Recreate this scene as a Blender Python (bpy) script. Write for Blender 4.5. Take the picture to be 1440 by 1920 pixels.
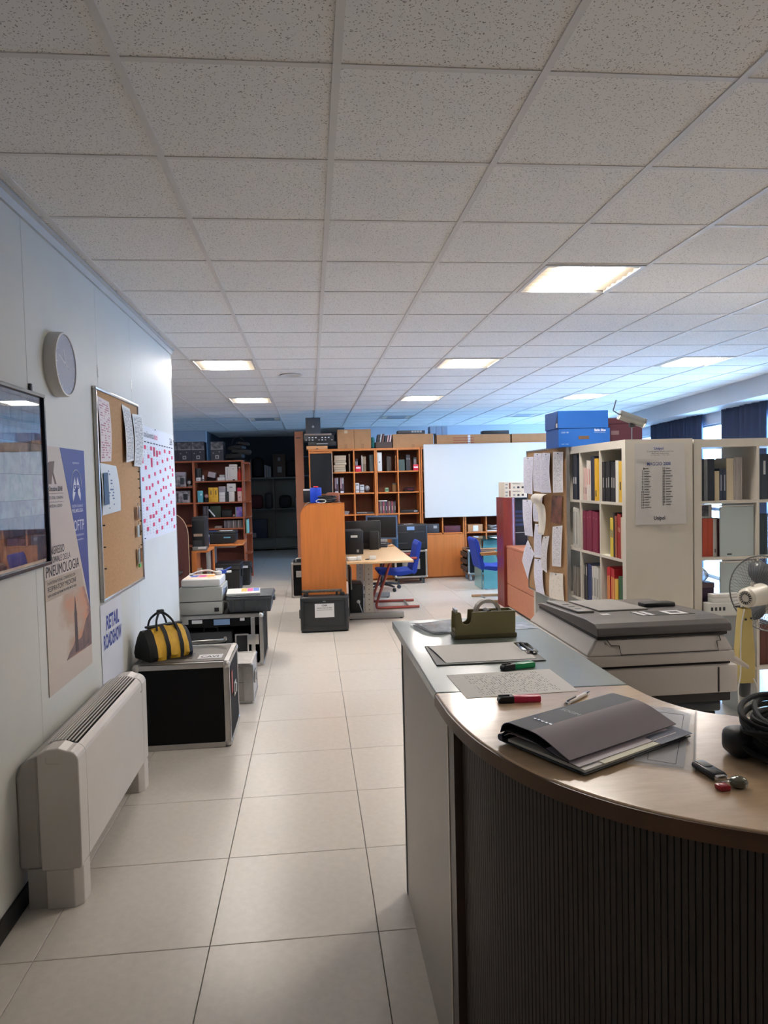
import bpy, bmesh, math, random
from mathutils import Vector, Matrix
random.seed(7)
R = math.radians
SC = bpy.context.scene
COL = SC.collection
for _o in list(bpy.data.objects):
    bpy.data.objects.remove(_o)

# ------------------------------------------------------------------ camera
EYE = 1.6288
cam_d = bpy.data.cameras.new('camera')
cam = bpy.data.objects.new('camera', cam_d)
COL.objects.link(cam)
cam_d.sensor_fit = 'VERTICAL'
cam_d.sensor_height = 32.0
cam_d.lens = 32.0 * 1346.1 / 1920.0
cam_d.clip_start = 0.05
cam_d.clip_end = 100
_yaw, _pitch, _roll = 0.1008, -0.0432, -0.0238
_f = Vector((math.sin(_yaw) * math.cos(_pitch), math.cos(_yaw) * math.cos(_pitch), math.sin(_pitch)))
_r = Vector((math.cos(_yaw), -math.sin(_yaw), 0))
_u = _r.cross(_f)
_r2 = math.cos(_roll) * _r + math.sin(_roll) * _u
_u2 = -math.sin(_roll) * _r + math.cos(_roll) * _u
cam.matrix_world = Matrix(((_r2.x, _u2.x, -_f.x, 0), (_r2.y, _u2.y, -_f.y, 0), (_r2.z, _u2.z, -_f.z, EYE), (0, 0, 0, 1)))
SC.camera = cam

# ------------------------------------------------------------------ world, exposure
world = bpy.data.worlds.new('daylight')
SC.world = world
world.use_nodes = True
_bg = world.node_tree.nodes['Background']
_bg.inputs[0].default_value = (0.27, 0.55, 1.0, 1)
_bg.inputs[1].default_value = 20.0
SC.view_settings.view_transform = 'Standard'
SC.view_settings.look = 'None'
SC.view_settings.gamma = 1.0
SC.view_settings.use_curve_mapping = False
SC.view_settings.exposure = 1.12
LAMP_POWER = 30.0          # emission of the lit ceiling panels

# ------------------------------------------------------------------ helpers
def lin(c):
    return tuple(((v / 255.0) / 12.92 if v / 255.0 <= 0.04045 else ((v / 255.0 + 0.055) / 1.055) ** 2.4) for v in c) + (1.0,)

MATS = {}
def N(nt, kind, **kw):
    n = nt.nodes.new(kind)
    for k, v in kw.items():
        setattr(n, k, v)
    return n

def mat(name, col, rough=0.5, metal=0.0, var=0.0, vscale=6.0, stretch=None, bump=0.0, bscale=80.0, coat=0.0, col2=None, spec=0.5, trans=0.0, alpha=1.0, emit=None, estr=0.0):
    """A principled material whose colour is broken up by noise (var) or mixed with a second colour (col2)."""
    if name in MATS:
        return MATS[name]
    m = bpy.data.materials.new(name)
    m.use_nodes = True
    nt = m.node_tree
    p = nt.nodes['Principled BSDF']
    p.inputs['Base Color'].default_value = lin(col)
    p.inputs['Roughness'].default_value = rough
    p.inputs['Metallic'].default_value = metal
    p.inputs['Coat Weight'].default_value = coat
    p.inputs['Coat Roughness'].default_value = 0.08
    p.inputs['Specular IOR Level'].default_value = spec
    p.inputs['Transmission Weight'].default_value = trans
    p.inputs['Alpha'].default_value = alpha
    if emit:
        p.inputs['Emission Color'].default_value = lin(emit)
        p.inputs['Emission Strength'].default_value = estr
    if var > 0 or bump > 0 or col2:
        tc = N(nt, 'ShaderNodeTexCoord')
        mp = N(nt, 'ShaderNodeMapping')
        nt.links.new(tc.outputs['Object'], mp.inputs[0])
        if stretch:
            mp.inputs['Scale'].default_value = stretch
        if var > 0 or col2:
            no = N(nt, 'ShaderNodeTexNoise')
            no.inputs['Scale'].default_value = vscale
            no.inputs['Detail'].default_value = 6
            no.inputs['Roughness'].default_value = 0.6
            nt.links.new(mp.outputs[0], no.inputs['Vector'])
            rp = N(nt, 'ShaderNodeValToRGB')
            a = lin(col)
            if col2:
                b = lin(col2)
            else:
                b = tuple(max(0, v * (1 - var)) for v in a[:3]) + (1,)
            rp.color_ramp.elements[0].position = 0.35
            rp.color_ramp.elements[1].position = 0.68
            rp.color_ramp.elements[0].color = b
            rp.color_ramp.elements[1].color = a
            nt.links.new(no.outputs['Fac'], rp.inputs[0])
            nt.links.new(rp.outputs[0], p.inputs['Base Color'])
        if bump > 0:
            n2 = N(nt, 'ShaderNodeTexNoise')
            n2.inputs['Scale'].default_value = bscale
            n2.inputs['Detail'].default_value = 4
            nt.links.new(tc.outputs['Object'], n2.inputs['Vector'])
            bp = N(nt, 'ShaderNodeBump')
            bp.inputs['Strength'].default_value = bump
            bp.inputs['Distance'].default_value = 0.004
            nt.links.new(n2.outputs['Fac'], bp.inputs['Height'])
            nt.links.new(bp.outputs[0], p.inputs['Normal'])
    MATS[name] = m
    return m

def print_mat(name, paper=(214, 214, 216), ink=(120, 120, 130), lines=40, fill=0.55, words=22, marg=0.1, top=0.06, rough=0.7):
    """Paper with rows of small print laid out on the sheet's own UVs."""
    if name in MATS:
        return MATS[name]
    m = bpy.data.materials.new(name)
    m.use_nodes = True
    nt = m.node_tree
    p = nt.nodes['Principled BSDF']
    p.inputs['Roughness'].default_value = rough
    uv = N(nt, 'ShaderNodeUVMap')
    sp = N(nt, 'ShaderNodeSeparateXYZ')
    nt.links.new(uv.outputs[0], sp.inputs[0])
    def ma(op, a, b=None):
        n = N(nt, 'ShaderNodeMath', operation=op)
        for i, v in enumerate((a, b)):
            if v is None:
                continue
            if isinstance(v, (int, float)):
                n.inputs[i].default_value = v
            else:
                nt.links.new(v, n.inputs[i])
        return n.outputs[0]
    row = ma('MULTIPLY', sp.outputs[1], lines)
    fr = ma('FRACT', row)
    on = ma('GREATER_THAN', fr, 0.5)
    cb = N(nt, 'ShaderNodeCombineXYZ')
    nt.links.new(ma('MULTIPLY', sp.outputs[0], words), cb.inputs[0])
    nt.links.new(ma('MULTIPLY', ma('FLOOR', row), 7.31), cb.inputs[1])
    no = N(nt, 'ShaderNodeTexNoise')
    no.inputs['Scale'].default_value = 1.0
    no.inputs['Detail'].default_value = 1
    nt.links.new(cb.outputs[0], no.inputs['Vector'])
    wd = ma('LESS_THAN', no.outputs['Fac'], fill)
    m1 = ma('MULTIPLY', on, wd)
    ins = ma('MULTIPLY', ma('GREATER_THAN', sp.outputs[0], marg), ma('LESS_THAN', sp.outputs[0], 1 - marg))
    ins2 = ma('MULTIPLY', ma('GREATER_THAN', sp.outputs[1], top), ma('LESS_THAN', sp.outputs[1], 1 - top))
    fac = ma('MULTIPLY', m1, ma('MULTIPLY', ins, ins2))
    mx = N(nt, 'ShaderNodeMix', data_type='RGBA')
    nt.links.new(fac, mx.inputs[0])
    mx.inputs[6].default_value = lin(paper)
    mx.inputs[7].default_value = lin(ink)
    nt.links.new(mx.outputs[2], p.inputs['Base Color'])
    MATS[name] = m
    return m

# ---- bmesh shapes
def box(bm, x0, x1, y0, y1, z0, z1, mi=0):
    v = [bm.verts.new(c) for c in ((x0, y0, z0), (x1, y0, z0), (x1, y1, z0), (x0, y1, z0), (x0, y0, z1), (x1, y0, z1), (x1, y1, z1), (x0, y1, z1))]
    for f in ((0, 3, 2, 1), (4, 5, 6, 7), (0, 1, 5, 4), (1, 2, 6, 5), (2, 3, 7, 6), (3, 0, 4, 7)):
        bm.faces.new([v[i] for i in f]).material_index = mi
    return v

def rbox(bm, x0, x1, y0, y1, z0, z1, r=0.01, seg=2):
    b2 = bmesh.new()
    box(b2, x0, x1, y0, y1, z0, z1)
    bmesh.ops.bevel(b2, geom=list(b2.edges), offset=min(r, abs(x1 - x0) * .49, abs(y1 - y0) * .49, abs(z1 - z0) * .49), segments=seg, profile=0.5, affect='EDGES')
    merge(bm, b2)

def merge(bm, b2, mtx=None):
    if mtx is not None:
        bmesh.ops.transform(b2, matrix=mtx, verts=b2.verts)
    me = bpy.data.meshes.new('tmp')
    b2.to_mesh(me)
    b2.free()
    bm.from_mesh(me)
    bpy.data.meshes.remove(me)

def prism(bm, pts, axis, a0, a1):
    """Extrude the closed 2D outline pts along axis from a0 to a1 (axis x: pts are (y,z); y: (x,z); z: (x,y))."""
    def P(u, v, a):
        return {'x': (a, u, v), 'y': (u, a, v), 'z': (u, v, a)}[axis]
    A = [bm.verts.new(P(u, v, a0)) for u, v in pts]
    B = [bm.verts.new(P(u, v, a1)) for u, v in pts]
    n = len(pts)
    fs = [bm.faces.new(A), bm.faces.new(B[::-1])]
    for i in range(n):
        fs.append(bm.faces.new((A[i], B[i], B[(i + 1) % n], A[(i + 1) % n])))
    return fs

def cyl(bm, p0, p1, r0, r1=None, seg=16, caps=True):
    p0 = Vector(p0); p1 = Vector(p1)
    r1 = r0 if r1 is None else r1
    d = (p1 - p0).normalized()
    a = d.orthogonal().normalized()
    b = d.cross(a)
    A = []; B = []
    for i in range(seg):
        t = 2 * math.pi * i / seg
        o = a * math.cos(t) + b * math.sin(t)
        A.append(bm.verts.new(p0 + o * r0)); B.append(bm.verts.new(p1 + o * r1))
    for i in range(seg):
        bm.faces.new((A[i], A[(i + 1) % seg], B[(i + 1) % seg], B[i]))
    if caps:
        bm.faces.new(A[::-1]); bm.faces.new(B)

def tube(bm, pts, r, seg=8, closed=False):
    """A round tube along a polyline."""
    pts = [Vector(p) for p in pts]
    n = len(pts)
    rings = []
    up = None
    for i, p in enumerate(pts):
        if closed:
            t = (pts[(i + 1) % n] - pts[i - 1]).normalized()
        else:
            t = (pts[min(i + 1, n - 1)] - pts[max(i - 1, 0)]).normalized()
        if up is None:
            a = t.orthogonal().normalized()
        else:
            a = (up - t * up.dot(t)).normalized()
        up = a
        b = t.cross(a)
        rr = r[i] if isinstance(r, (list, tuple)) else r
        rings.append([bm.verts.new(p + (a * math.cos(2 * math.pi * k / seg) + b * math.sin(2 * math.pi * k / seg)) * rr) for k in range(seg)])
    m = n if closed else n - 1
    for i in range(m):
        A = rings[i]; B = rings[(i + 1) % n]
        for k in range(seg):
            bm.faces.new((A[k], A[(k + 1) % seg], B[(k + 1) % seg], B[k]))
    if not closed:
        bm.faces.new(rings[0][::-1]); bm.faces.new(rings[-1])

def smooth_path(ctrl, k=6, closed=False):
    """Catmull-Rom through the control points."""
    P = [Vector(c) for c in ctrl]
    n = len(P)
    out = []
    segs = n if closed else n - 1
    for i in range(segs):
        if closed:
            p0, p1, p2, p3 = P[i - 1], P[i], P[(i + 1) % n], P[(i + 2) % n]
        else:
            p0, p1, p2, p3 = P[max(i - 1, 0)], P[i], P[i + 1], P[min(i + 2, n - 1)]
        for j in range(k):
            t = j / k
            out.append(0.5 * ((2 * p1) + (p2 - p0) * t + (2 * p0 - 5 * p1 + 4 * p2 - p3) * t * t + (3 * p1 - p0 - 3 * p2 + p3) * t ** 3))
    if not closed:
        out.append(P[-1])
    return out

def lathe(bm, prof, c=(0, 0, 0), seg=24):
    """Revolve (radius, height) about z."""
    rings = []
    for r, h in prof:
        rings.append([bm.verts.new((c[0] + r * math.cos(2 * math.pi * k / seg), c[1] + r * math.sin(2 * math.pi * k / seg), c[2] + h)) for k in range(seg)])
    for A, B in zip(rings, rings[1:]):
        for k in range(seg):
            bm.faces.new((A[k], A[(k + 1) % seg], B[(k + 1) % seg], B[k]))
    bm.faces.new(rings[0][::-1]); bm.faces.new(rings[-1])

def B():
    return bmesh.new()

def obj(name, bm, m, parent=None, loc=(0, 0, 0), smooth=False, rot=(0, 0, 0), bevel=0.0):
    me = bpy.data.meshes.new(name)
    bmesh.ops.recalc_face_normals(bm, faces=bm.faces)
    bm.to_mesh(me)
    bm.free()
    for mm in (m if isinstance(m, (list, tuple)) else [m]):
        me.materials.append(mm)
    if smooth:
        for p in me.polygons:
            p.use_smooth = True
        try:
            me.set_sharp_from_angle(angle=R(35))
        except Exception:
            pass
    o = bpy.data.objects.new(name, me)
    COL.objects.link(o)
    o.location = loc
    o.rotation_euler = rot
    if parent:
        o.parent = parent
    if bevel > 0:
        md = o.modifiers.new('bevel', 'BEVEL')
        md.width = bevel; md.segments = 2; md.limit_method = 'ANGLE'
    return o

def tag(o, label, cat, group=None):
    o['label'] = label
    o['category'] = cat
    if group:
        o['group'] = group
    return o

def thing(name, label, cat, loc=(0, 0, 0), rz=0.0, group=None, rot=None):
    o = bpy.data.objects.new(name, None)
    o.empty_display_size = 0.05
    COL.objects.link(o)
    o.location = loc
    o.rotation_euler = rot if rot else (0, 0, rz)
    return tag(o, label, cat, group)

def struct(o):
    o['kind'] = 'structure'
    return o

def bx(name, m, parent, x0, x1, y0, y1, z0, z1, r=0.0, label=None, smooth=False):
    """One box part; r rounds its edges."""
    bm = B()
    if r > 0:
        rbox(bm, x0, x1, y0, y1, z0, z1, r)
    else:
        box(bm, x0, x1, y0, y1, z0, z1)
    o = obj(name, bm, m, parent, smooth=r > 0)
    if label:
        o['label'] = label
    return o

def link_copy(o, parent=None, loc=None):
    c = o.copy()
    COL.objects.link(c)
    c.parent = parent
    if loc is not None:
        c.location = loc
    return c

ORD = ['first', 'second', 'third', 'fourth', 'fifth', 'sixth', 'seventh', 'eighth', 'ninth', 'tenth', 'eleventh', 'twelfth']

def copy_tree(o, parent=None):
    c = link_copy(o, parent)
    for ch in list(o.children):
        copy_tree(ch, c)
    return c

def sheet(name, quad, m, parent=None, bulge=0.0, nrm=(0, 0, 1), n=6, thick=0.0007, wave=0.0):
    """A thin sheet spanned by four corners (top-left, top-right, bottom-right, bottom-left), bulging along nrm, with UVs."""
    q = [Vector(c) for c in quad]
    o0 = q[3].copy()
    nv = Vector(nrm)
    bm = B()
    uvl = bm.loops.layers.uv.new('uv')
    def layer(off):
        g = []
        for j in range(n + 1):
            v = j / n
            row = []
            for i in range(n + 1):
                u = i / n
                p = (q[3] * (1 - u) + q[2] * u) * (1 - v) + (q[0] * (1 - u) + q[1] * u) * v
                h = bulge * math.sin(math.pi * v) + wave * (math.sin(5 * u + 3 * v) + 1)
                row.append(bm.verts.new(p - o0 + nv * (h + off)))
            g.append(row)
        return g
    f = layer(thick); b = layer(0)
    for g, flip in ((f, False), (b, True)):
        for j in range(n):
            for i in range(n):
                ids = [(j, i), (j, i + 1), (j + 1, i + 1), (j + 1, i)]
                if flip:
                    ids = ids[::-1]
                fc = bm.faces.new([g[a][c] for a, c in ids])
                for lp, (a, c) in zip(fc.loops, ids):
                    lp[uvl].uv = (c / n, a / n)
    for k in range(n):
        for a, c in (((0, k), (0, k + 1)), ((n, k + 1), (n, k)), ((k + 1, 0), (k, 0)), ((k, n), (k + 1, n))):
            bm.faces.new((f[a[0]][a[1]], b[a[0]][a[1]], b[c[0]][c[1]], f[c[0]][c[1]]))
    o = obj(name, bm, m, parent, loc=o0, smooth=True)
    return o

def text(name, s, m, parent, loc, rot, height, width=None, align='LEFT', bold=0.0, shear=0.0):
    """Flat lettering: cap height and, if given, total width, in metres; rot is the text plane's Euler rotation."""
    cu = bpy.data.curves.new(name, 'FONT')
    cu.body = s
    cu.size = 1.0
    cu.align_x = align
    cu.fill_mode = 'FRONT'
    cu.resolution_u = 3
    cu.offset = bold
    cu.shear = shear
    tmp = bpy.data.objects.new('tmp', cu)
    COL.objects.link(tmp)
    dg = bpy.context.evaluated_depsgraph_get()
    me = bpy.data.meshes.new_from_object(tmp.evaluated_get(dg))
    bpy.data.objects.remove(tmp)
    bpy.data.curves.remove(cu)
    xs = [v.co.x for v in me.vertices] or [0, 1]
    w0 = max(xs) - min(xs)
    sy = height / 0.69
    sx = sy if width is None else width / max(w0, 1e-6)
    for v in me.vertices:
        v.co.x *= sx
        v.co.y *= sy
    me.materials.clear()
    me.materials.append(m)
    me.name = name
    o = bpy.data.objects.new(name, me)
    COL.objects.link(o)
    o.location = loc
    o.rotation_euler = rot
    o.parent = parent
    return o

ROT_NEGX = (R(90), 0, R(-90))    # lettering on a face that looks toward -x
ROT_POSX = (R(90), 0, R(90))     # on a face that looks toward +x
ROT_NEGY = (R(90), 0, 0)         # on a face that looks toward the camera (-y)

# ------------------------------------------------------------------ common materials
WHITE_METAL = mat('white_powder_coat', (214, 212, 208), 0.45)
WOOD = mat('orange_beech', (203, 122, 60), 0.42, var=0.16, vscale=4, stretch=(7, 7, 0.5), bump=0.05)
WOOD_DARK = mat('orange_beech_edge', (190, 108, 50), 0.45, var=0.25, vscale=5, stretch=(3, 3, 3))
WOOD_RED = mat('red_stained_wood', (128, 46, 38), 0.4, var=0.25, vscale=5, stretch=(6, 6, 0.5))
BEECH = mat('pale_beech_desk', (216, 180, 138), 0.4, var=0.18, vscale=5, stretch=(1, 10, 6))
SHELF_WHITE = mat('white_shelf_laminate', (206, 200, 188), 0.5, var=0.04, vscale=3)
BLACK = mat('black_plastic', (24, 25, 28), 0.45, bump=0.05, bscale=300)
BLACK_GLOSS = mat('black_glossy_plastic', (14, 15, 18), 0.12)
BLACK_MATT = mat('black_matt', (20, 20, 22), 0.75)
CHAR = mat('charcoal_plastic', (54, 56, 60), 0.5)
GREY_PL = mat('grey_plastic', (150, 150, 148), 0.5)
ALU = mat('aluminium', (190, 188, 184), 0.35, 0.9, var=0.12, vscale=20)
CHROME = mat('chrome', (215, 215, 215), 0.12, 1.0)
STEEL = mat('grey_steel', (150, 150, 148), 0.45, 0.3)
WHITE_PAPER = mat('white_paper', (216, 216, 218), 0.75)
CARD = mat('brown_cardboard', (172, 128, 88), 0.8, var=0.12, vscale=8)
BLUE_FAB = mat('blue_upholstery', (28, 62, 168), 0.85, bump=0.2, bscale=500)
INK = mat('dark_ink', (52, 50, 58), 0.7)
INK_BLUE = mat('blue_ink', (44, 62, 140), 0.7)
INK_RED = mat('magenta_ink', (206, 44, 92), 0.7)
INK_WHITE = mat('white_ink', (214, 216, 224), 0.6)
SILVER_FOIL = mat('silver_foil_print', (178, 180, 190), 0.25, 0.8)

# ================================================================== the room
CEIL = 2.793
# --- floor: raised-floor panels
FLOOR_M = mat('pale_floor_laminate', (212, 204, 193), 0.31, var=0.08, vscale=30, bump=0.02, bscale=200)
JOINT_M = mat('dark_floor_joint', (70, 64, 58), 0.8)
bm = B(); box(bm, -4.6, 8.2, -3.4, 18.6, -0.06, -0.012)
floor = struct(obj('floor', bm, JOINT_M))
FX, FY = -0.4006, 2.5246
def tile_mesh(name, half, z0, z1, m, edge=0.0015):
    b = B(); box(b, -half, half, -half, half, z0, z1)
    bmesh.ops.bevel(b, geom=[e for e in b.edges if all(abs(v.co.z - z1) < 1e-6 for v in e.verts)], offset=edge, segments=1, affect='EDGES')
    me = bpy.data.meshes.new(name); b.to_mesh(me); b.free(); me.materials.append(m)
    return me
ftm = tile_mesh('floor_tile', 0.2987, -0.012, 0.0, FLOOR_M)
b_rest = B()
for i in range(-7, 15):
    for j in range(-10, 27):
        cx, cy = FX + 0.6 * (i + 0.5), FY + 0.6 * (j + 0.5)
        if not (-4.4 < cx < 8.0 and -3.3 < cy < 18.4):
            continue
        if 1.6 < cy < 11.8 and -1.6 < cx < 3.1 and not (cx > 1.2 and cy < 3.6):
            o = bpy.data.objects.new('floor_tile', ftm); COL.objects.link(o); o.parent = floor; o.location = (cx, cy, 0)
        else:
            box(b_rest, cx - .2985, cx + .2985, cy - .2985, cy + .2985, -0.012, 0.0)
o = obj('floor_tile_remainder', b_rest, FLOOR_M, floor); o['kind'] = 'stuff'

# --- ceiling: mineral fibre tiles in an exposed grid
def ceiling_mat():
    m = bpy.data.materials.new('speckled_mineral_fibre')
    m.use_nodes = True
    nt = m.node_tree
    p = nt.nodes['Principled BSDF']
    p.inputs['Roughness'].default_value = 0.95
    tc = N(nt, 'ShaderNodeTexCoord')
    oi = N(nt, 'ShaderNodeObjectInfo')
    ad = N(nt, 'ShaderNodeVectorMath', operation='ADD')
    nt.links.new(tc.outputs['Object'], ad.inputs[0])
    nt.links.new(oi.outputs['Location'], ad.inputs[1])
    n0 = N(nt, 'ShaderNodeTexNoise'); n0.inputs['Scale'].default_value = 40; n0.inputs['Detail'].default_value = 3
    mv = N(nt, 'ShaderNodeMixRGB'); mv.inputs[0].default_value = 0.03
    nt.links.new(ad.outputs[0], n0.inputs['Vector'])
    nt.links.new(ad.outputs[0], mv.inputs[1]); nt.links.new(n0.outputs['Color'], mv.inputs[2])
    vo = N(nt, 'ShaderNodeTexVoronoi'); vo.inputs['Scale'].default_value = 120
    nt.links.new(mv.outputs[0], vo.inputs['Vector'])
    n1 = N(nt, 'ShaderNodeTexNoise'); n1.inputs['Scale'].default_value = 120
    nt.links.new(ad.outputs[0], n1.inputs['Vector'])
    mu = N(nt, 'ShaderNodeMath', operation='SUBTRACT')
    nt.links.new(vo.outputs['Distance'], mu.inputs[0])
    m2 = N(nt, 'ShaderNodeMath', operation='MULTIPLY'); m2.inputs[1].default_value = 0.36
    nt.links.new(n1.outputs['Fac'], m2.inputs[0]); nt.links.new(m2.outputs[0], mu.inputs[1])
    rp = N(nt, 'ShaderNodeValToRGB')
    rp.color_ramp.elements[0].position = 0.02; rp.color_ramp.elements[0].color = lin((150, 144, 138))
    rp.color_ramp.elements[1].position = 0.10; rp.color_ramp.elements[1].color = lin((232, 229, 225))
    nt.links.new(mu.outputs[0], rp.inputs[0])
    nt.links.new(rp.outputs[0], p.inputs['Base Color'])
    return m
CEIL_M = ceiling_mat()
GRID_M = mat('ceiling_grid_metal', (214, 210, 205), 0.6)
GX, GY = 0.1057, 2.065
bm = B(); box(bm, -4.6, 8.2, -3.4, 18.6, CEIL + 0.05, CEIL + 0.12)
ceiling = struct(obj('ceiling', bm, mat('ceiling_void', (150, 148, 146), 0.9)))
LIT = {(6, 3), (6, -2), (2, 3), (-2, 8), (2, 8), (6, 8), (-2, 13), (2, 13), (6, 13)}  # first two lit entries are added, out of view, to brighten counter and copier
UNLIT = {(-2, 18), (2, 18), (6, 18)}
ctm = bpy.data.meshes.new('ceiling_tile')
b = B(); box(b, -.290, .290, -.290, .290, CEIL + 0.003, CEIL + 0.018); b.to_mesh(ctm); b.free(); ctm.materials.append(CEIL_M)
b_rest = B()
for i in range(-8, 14):
    for j in range(-9, 28):
        cx, cy = GX + 0.6 * (i + .5), GY + 0.6 * (j + .5)
        if (i, j) in LIT or (i, j) in UNLIT or not (-4.5 < cx < 8.1 and -3.3 < cy < 18.5):
            continue
        vis = cy > 1.7 and cy < 10.4 and cx > -1.45 - max(0, cy - 6.3) * 0.2 and cx < 0.6 + 0.66 * cy and cx < 6.0
        if vis:
            o = bpy.data.objects.new('ceiling_tile', ctm); COL.objects.link(o); o.parent = ceiling; o.location = (cx, cy, 0)
        else:
            box(b_rest, cx - .29, cx + .29, cy - .29, cy + .29, CEIL + 0.003, CEIL + 0.018)
o = obj('ceiling_tile_remainder', b_rest, CEIL_M, ceiling); o['kind'] = 'stuff'
b1 = B(); box(b1, -0.012, 0.012, -3.4, 18.6, CEIL - 0.002, CEIL + 0.03)
run = obj('main_runner', b1, GRID_M, ceiling, loc=(GX - 8 * .6, 0, 0)); first = True
for i in range(-7, 14):
    link_copy(run, ceiling, (GX + i * .6, 0, 0))
b1 = B(); box(b1, -4.6, 8.2, -0.0105, 0.0105, CEIL, CEIL + 0.03)
run = obj('cross_runner', b1, GRID_M, ceiling, loc=(0, GY - 9 * .6, 0))
for j in range(-8, 28):
    link_copy(run, ceiling, (0, GY + j * .6, 0))

# --- recessed louvre lights
LAMP_FRAME = mat('lamp_frame_white', (206, 202, 196), 0.4)
LOUVRE = mat('louvre_aluminium', (238, 230, 214), 0.4)
TUBE_LIT = mat('lit_diffuser', (255, 255, 255), 0.5, emit=(255, 246, 236), estr=LAMP_POWER)
TUBE_OFF = mat('unlit_diffuser', (150, 156, 160), 0.4)
def lamp(i, j, lit, label):
    t = thing('ceiling_light', label, 'light', (GX + .6 * (i + .5), GY + .6 * (j + .5), CEIL), group='recessed square ceiling lights')
    b = B()
    for a in ((-.288, .288, -.288, -.268), (-.288, .288, .268, .288), (-.288, -.268, -.268, .268), (.268, .288, -.268, .268)):
        box(b, *a, -0.006, 0.035)
    obj('frame', b, LAMP_FRAME, t)
    b = B(); box(b, -.175, .175, -.268, .268, 0.006, 0.012)
    obj('diffuser', b, TUBE_LIT if lit else TUBE_OFF, t)
    bx('housing', LAMP_FRAME, t, -.268, .268, -.268, .268, 0.03, 0.045)
    for s in (-1, 1):
        x0, x1 = (s * .268, s * .175) if s < 0 else (s * .175, s * .268)
        for k in range(7):
            y = -.268 + .536 * (k + .5) / 7
            b = B()
            # a wedge of louvre: slanted blades between two light strips
            prism(b, [(y - .036, 0.028), (y + .036, 0.028), (y + .002, 0.0), (y - .002, 0.0)], 'x', x0, x1)
            obj('louvre', b, LOUVRE, t)
    return t
_lab = {(2, 3): 'lit square ceiling light nearest the camera, largest in view',
        (-2, 8): 'lit square ceiling light just beyond the end of the left wall',
        (2, 8): 'lit square ceiling light in the middle of the second row of lamps',
        (6, 8): 'lit square ceiling light at far right near the window bulkhead',
        (6, 3): 'added unseen square ceiling light past the right edge, brightening the counter',
        (6, -2): 'added unseen square ceiling light above the right counter end, brightening the copier',
        (-2, 13): 'small lit ceiling light of the left file, beyond the larger one',
        (2, 13): 'small lit ceiling light above the middle of the orange bookcase',
        (6, 13): 'small lit ceiling light above the blue box on the white bookcase',
        (-2, 18): 'unlit ceiling light over the dark storage area at the back left',
        (2, 18): 'unlit ceiling light above the cardboard boxes on the orange bookcase',
        (6, 18): 'unlit ceiling light above the whiteboard at the back right'}
for k in LIT:
    lamp(k[0], k[1], True, _lab[k])
for k in UNLIT:
    lamp(k[0], k[1], False, _lab[k])
b = B(); lathe(b, [(.118, -0.004), (.125, -0.010), (.110, -0.012), (.100, -0.006), (.02, -0.004)], (0, 0, 0), 32)
tag(obj('ceiling_speaker', b, GRID_M, None, loc=(-0.178, 7.85, CEIL + 0.002), smooth=True), 'round flush speaker cover in the ceiling beside the second lamp', 'speaker')

# --- left partition wall made of panels
WALL_M = mat('off_white_wall_panel', (206, 206, 200), 0.55, var=0.06, vscale=1.6)
WALL_X = -1.16
bm = B(); box(bm, WALL_X - .11, WALL_X - .012, -3.0, 6.318, 0, CEIL)
wall_left = struct(obj('wall_left', bm, mat('panel_core', (120, 120, 116), 0.8)))
ys = [-3.0, -1.8, -0.6, 0.6, 1.8, 3.14, 4.155, 4.915, 6.322]
for a, c in zip(ys, ys[1:]):
    b = B(); rbox(b, WALL_X - .012, WALL_X, a + .0012, c - .0012, 0, CEIL, .001, 1)
    obj('wall_panel', b, WALL_M, wall_left)
bx('end_profile', ALU, wall_left, WALL_X - .112, WALL_X + .003, 6.322, 6.332, 0, CEIL)
b = B(); prism(b, [(WALL_X, CEIL), (WALL_X + .035, CEIL), (WALL_X + .035, CEIL - .012), (WALL_X + .022, CEIL - .016), (WALL_X + .012, CEIL - .045), (WALL_X, CEIL - .045)], 'y', -3.0, 6.33)
o = struct(obj('trim_1', b, mat('ceiling_trim_white', (186, 184, 180), 0.5)))
b = B(); box(b, WALL_X, WALL_X + .012, -3.0, 2.92, 0, 0.078)
struct(obj('baseboard_left', b, BLACK, None, bevel=.002))
for y, z, h in ((4.155, 2.24, .07), (4.915, 2.26, .07), (4.155, 2.15, .03)):
    b = B(); rbox(b, WALL_X, WALL_X + .003, y - .004, y + .004, z, z + h, .001, 1)
    obj('seam_clip', b, CHROME, wall_left)

# --- other walls
WALL2 = mat('pale_blue_white_wall', (186, 190, 198), 0.7, var=0.06, vscale=1.0)
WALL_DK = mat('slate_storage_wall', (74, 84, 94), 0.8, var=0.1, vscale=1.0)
def wallbox(name, m, *a):
    b = B(); box(b, *a); return struct(obj(name, b, m))
wallbox('wall_back_left', WALL2, -4.6, -2.2, 15.7, 15.85, 0, CEIL)
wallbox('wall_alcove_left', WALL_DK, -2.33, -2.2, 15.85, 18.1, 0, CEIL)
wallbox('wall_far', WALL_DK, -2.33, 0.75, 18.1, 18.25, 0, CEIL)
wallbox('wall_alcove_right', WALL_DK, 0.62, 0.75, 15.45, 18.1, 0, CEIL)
wallbox('wall_back_right', WALL2, 0.75, 8.2, 15.45, 15.6, 0, CEIL)
wallbox('wall_far_left', WALL2, -4.6, -4.45, 6.2, 15.7, 0, CEIL)
wallbox('wall_side_left', WALL2, -4.45, WALL_X - .112, 6.2, 6.32, 0, CEIL)
wallbox('wall_behind', WALL2, -1.3, 8.2, -3.15, -3.0, 0, CEIL)

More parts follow.
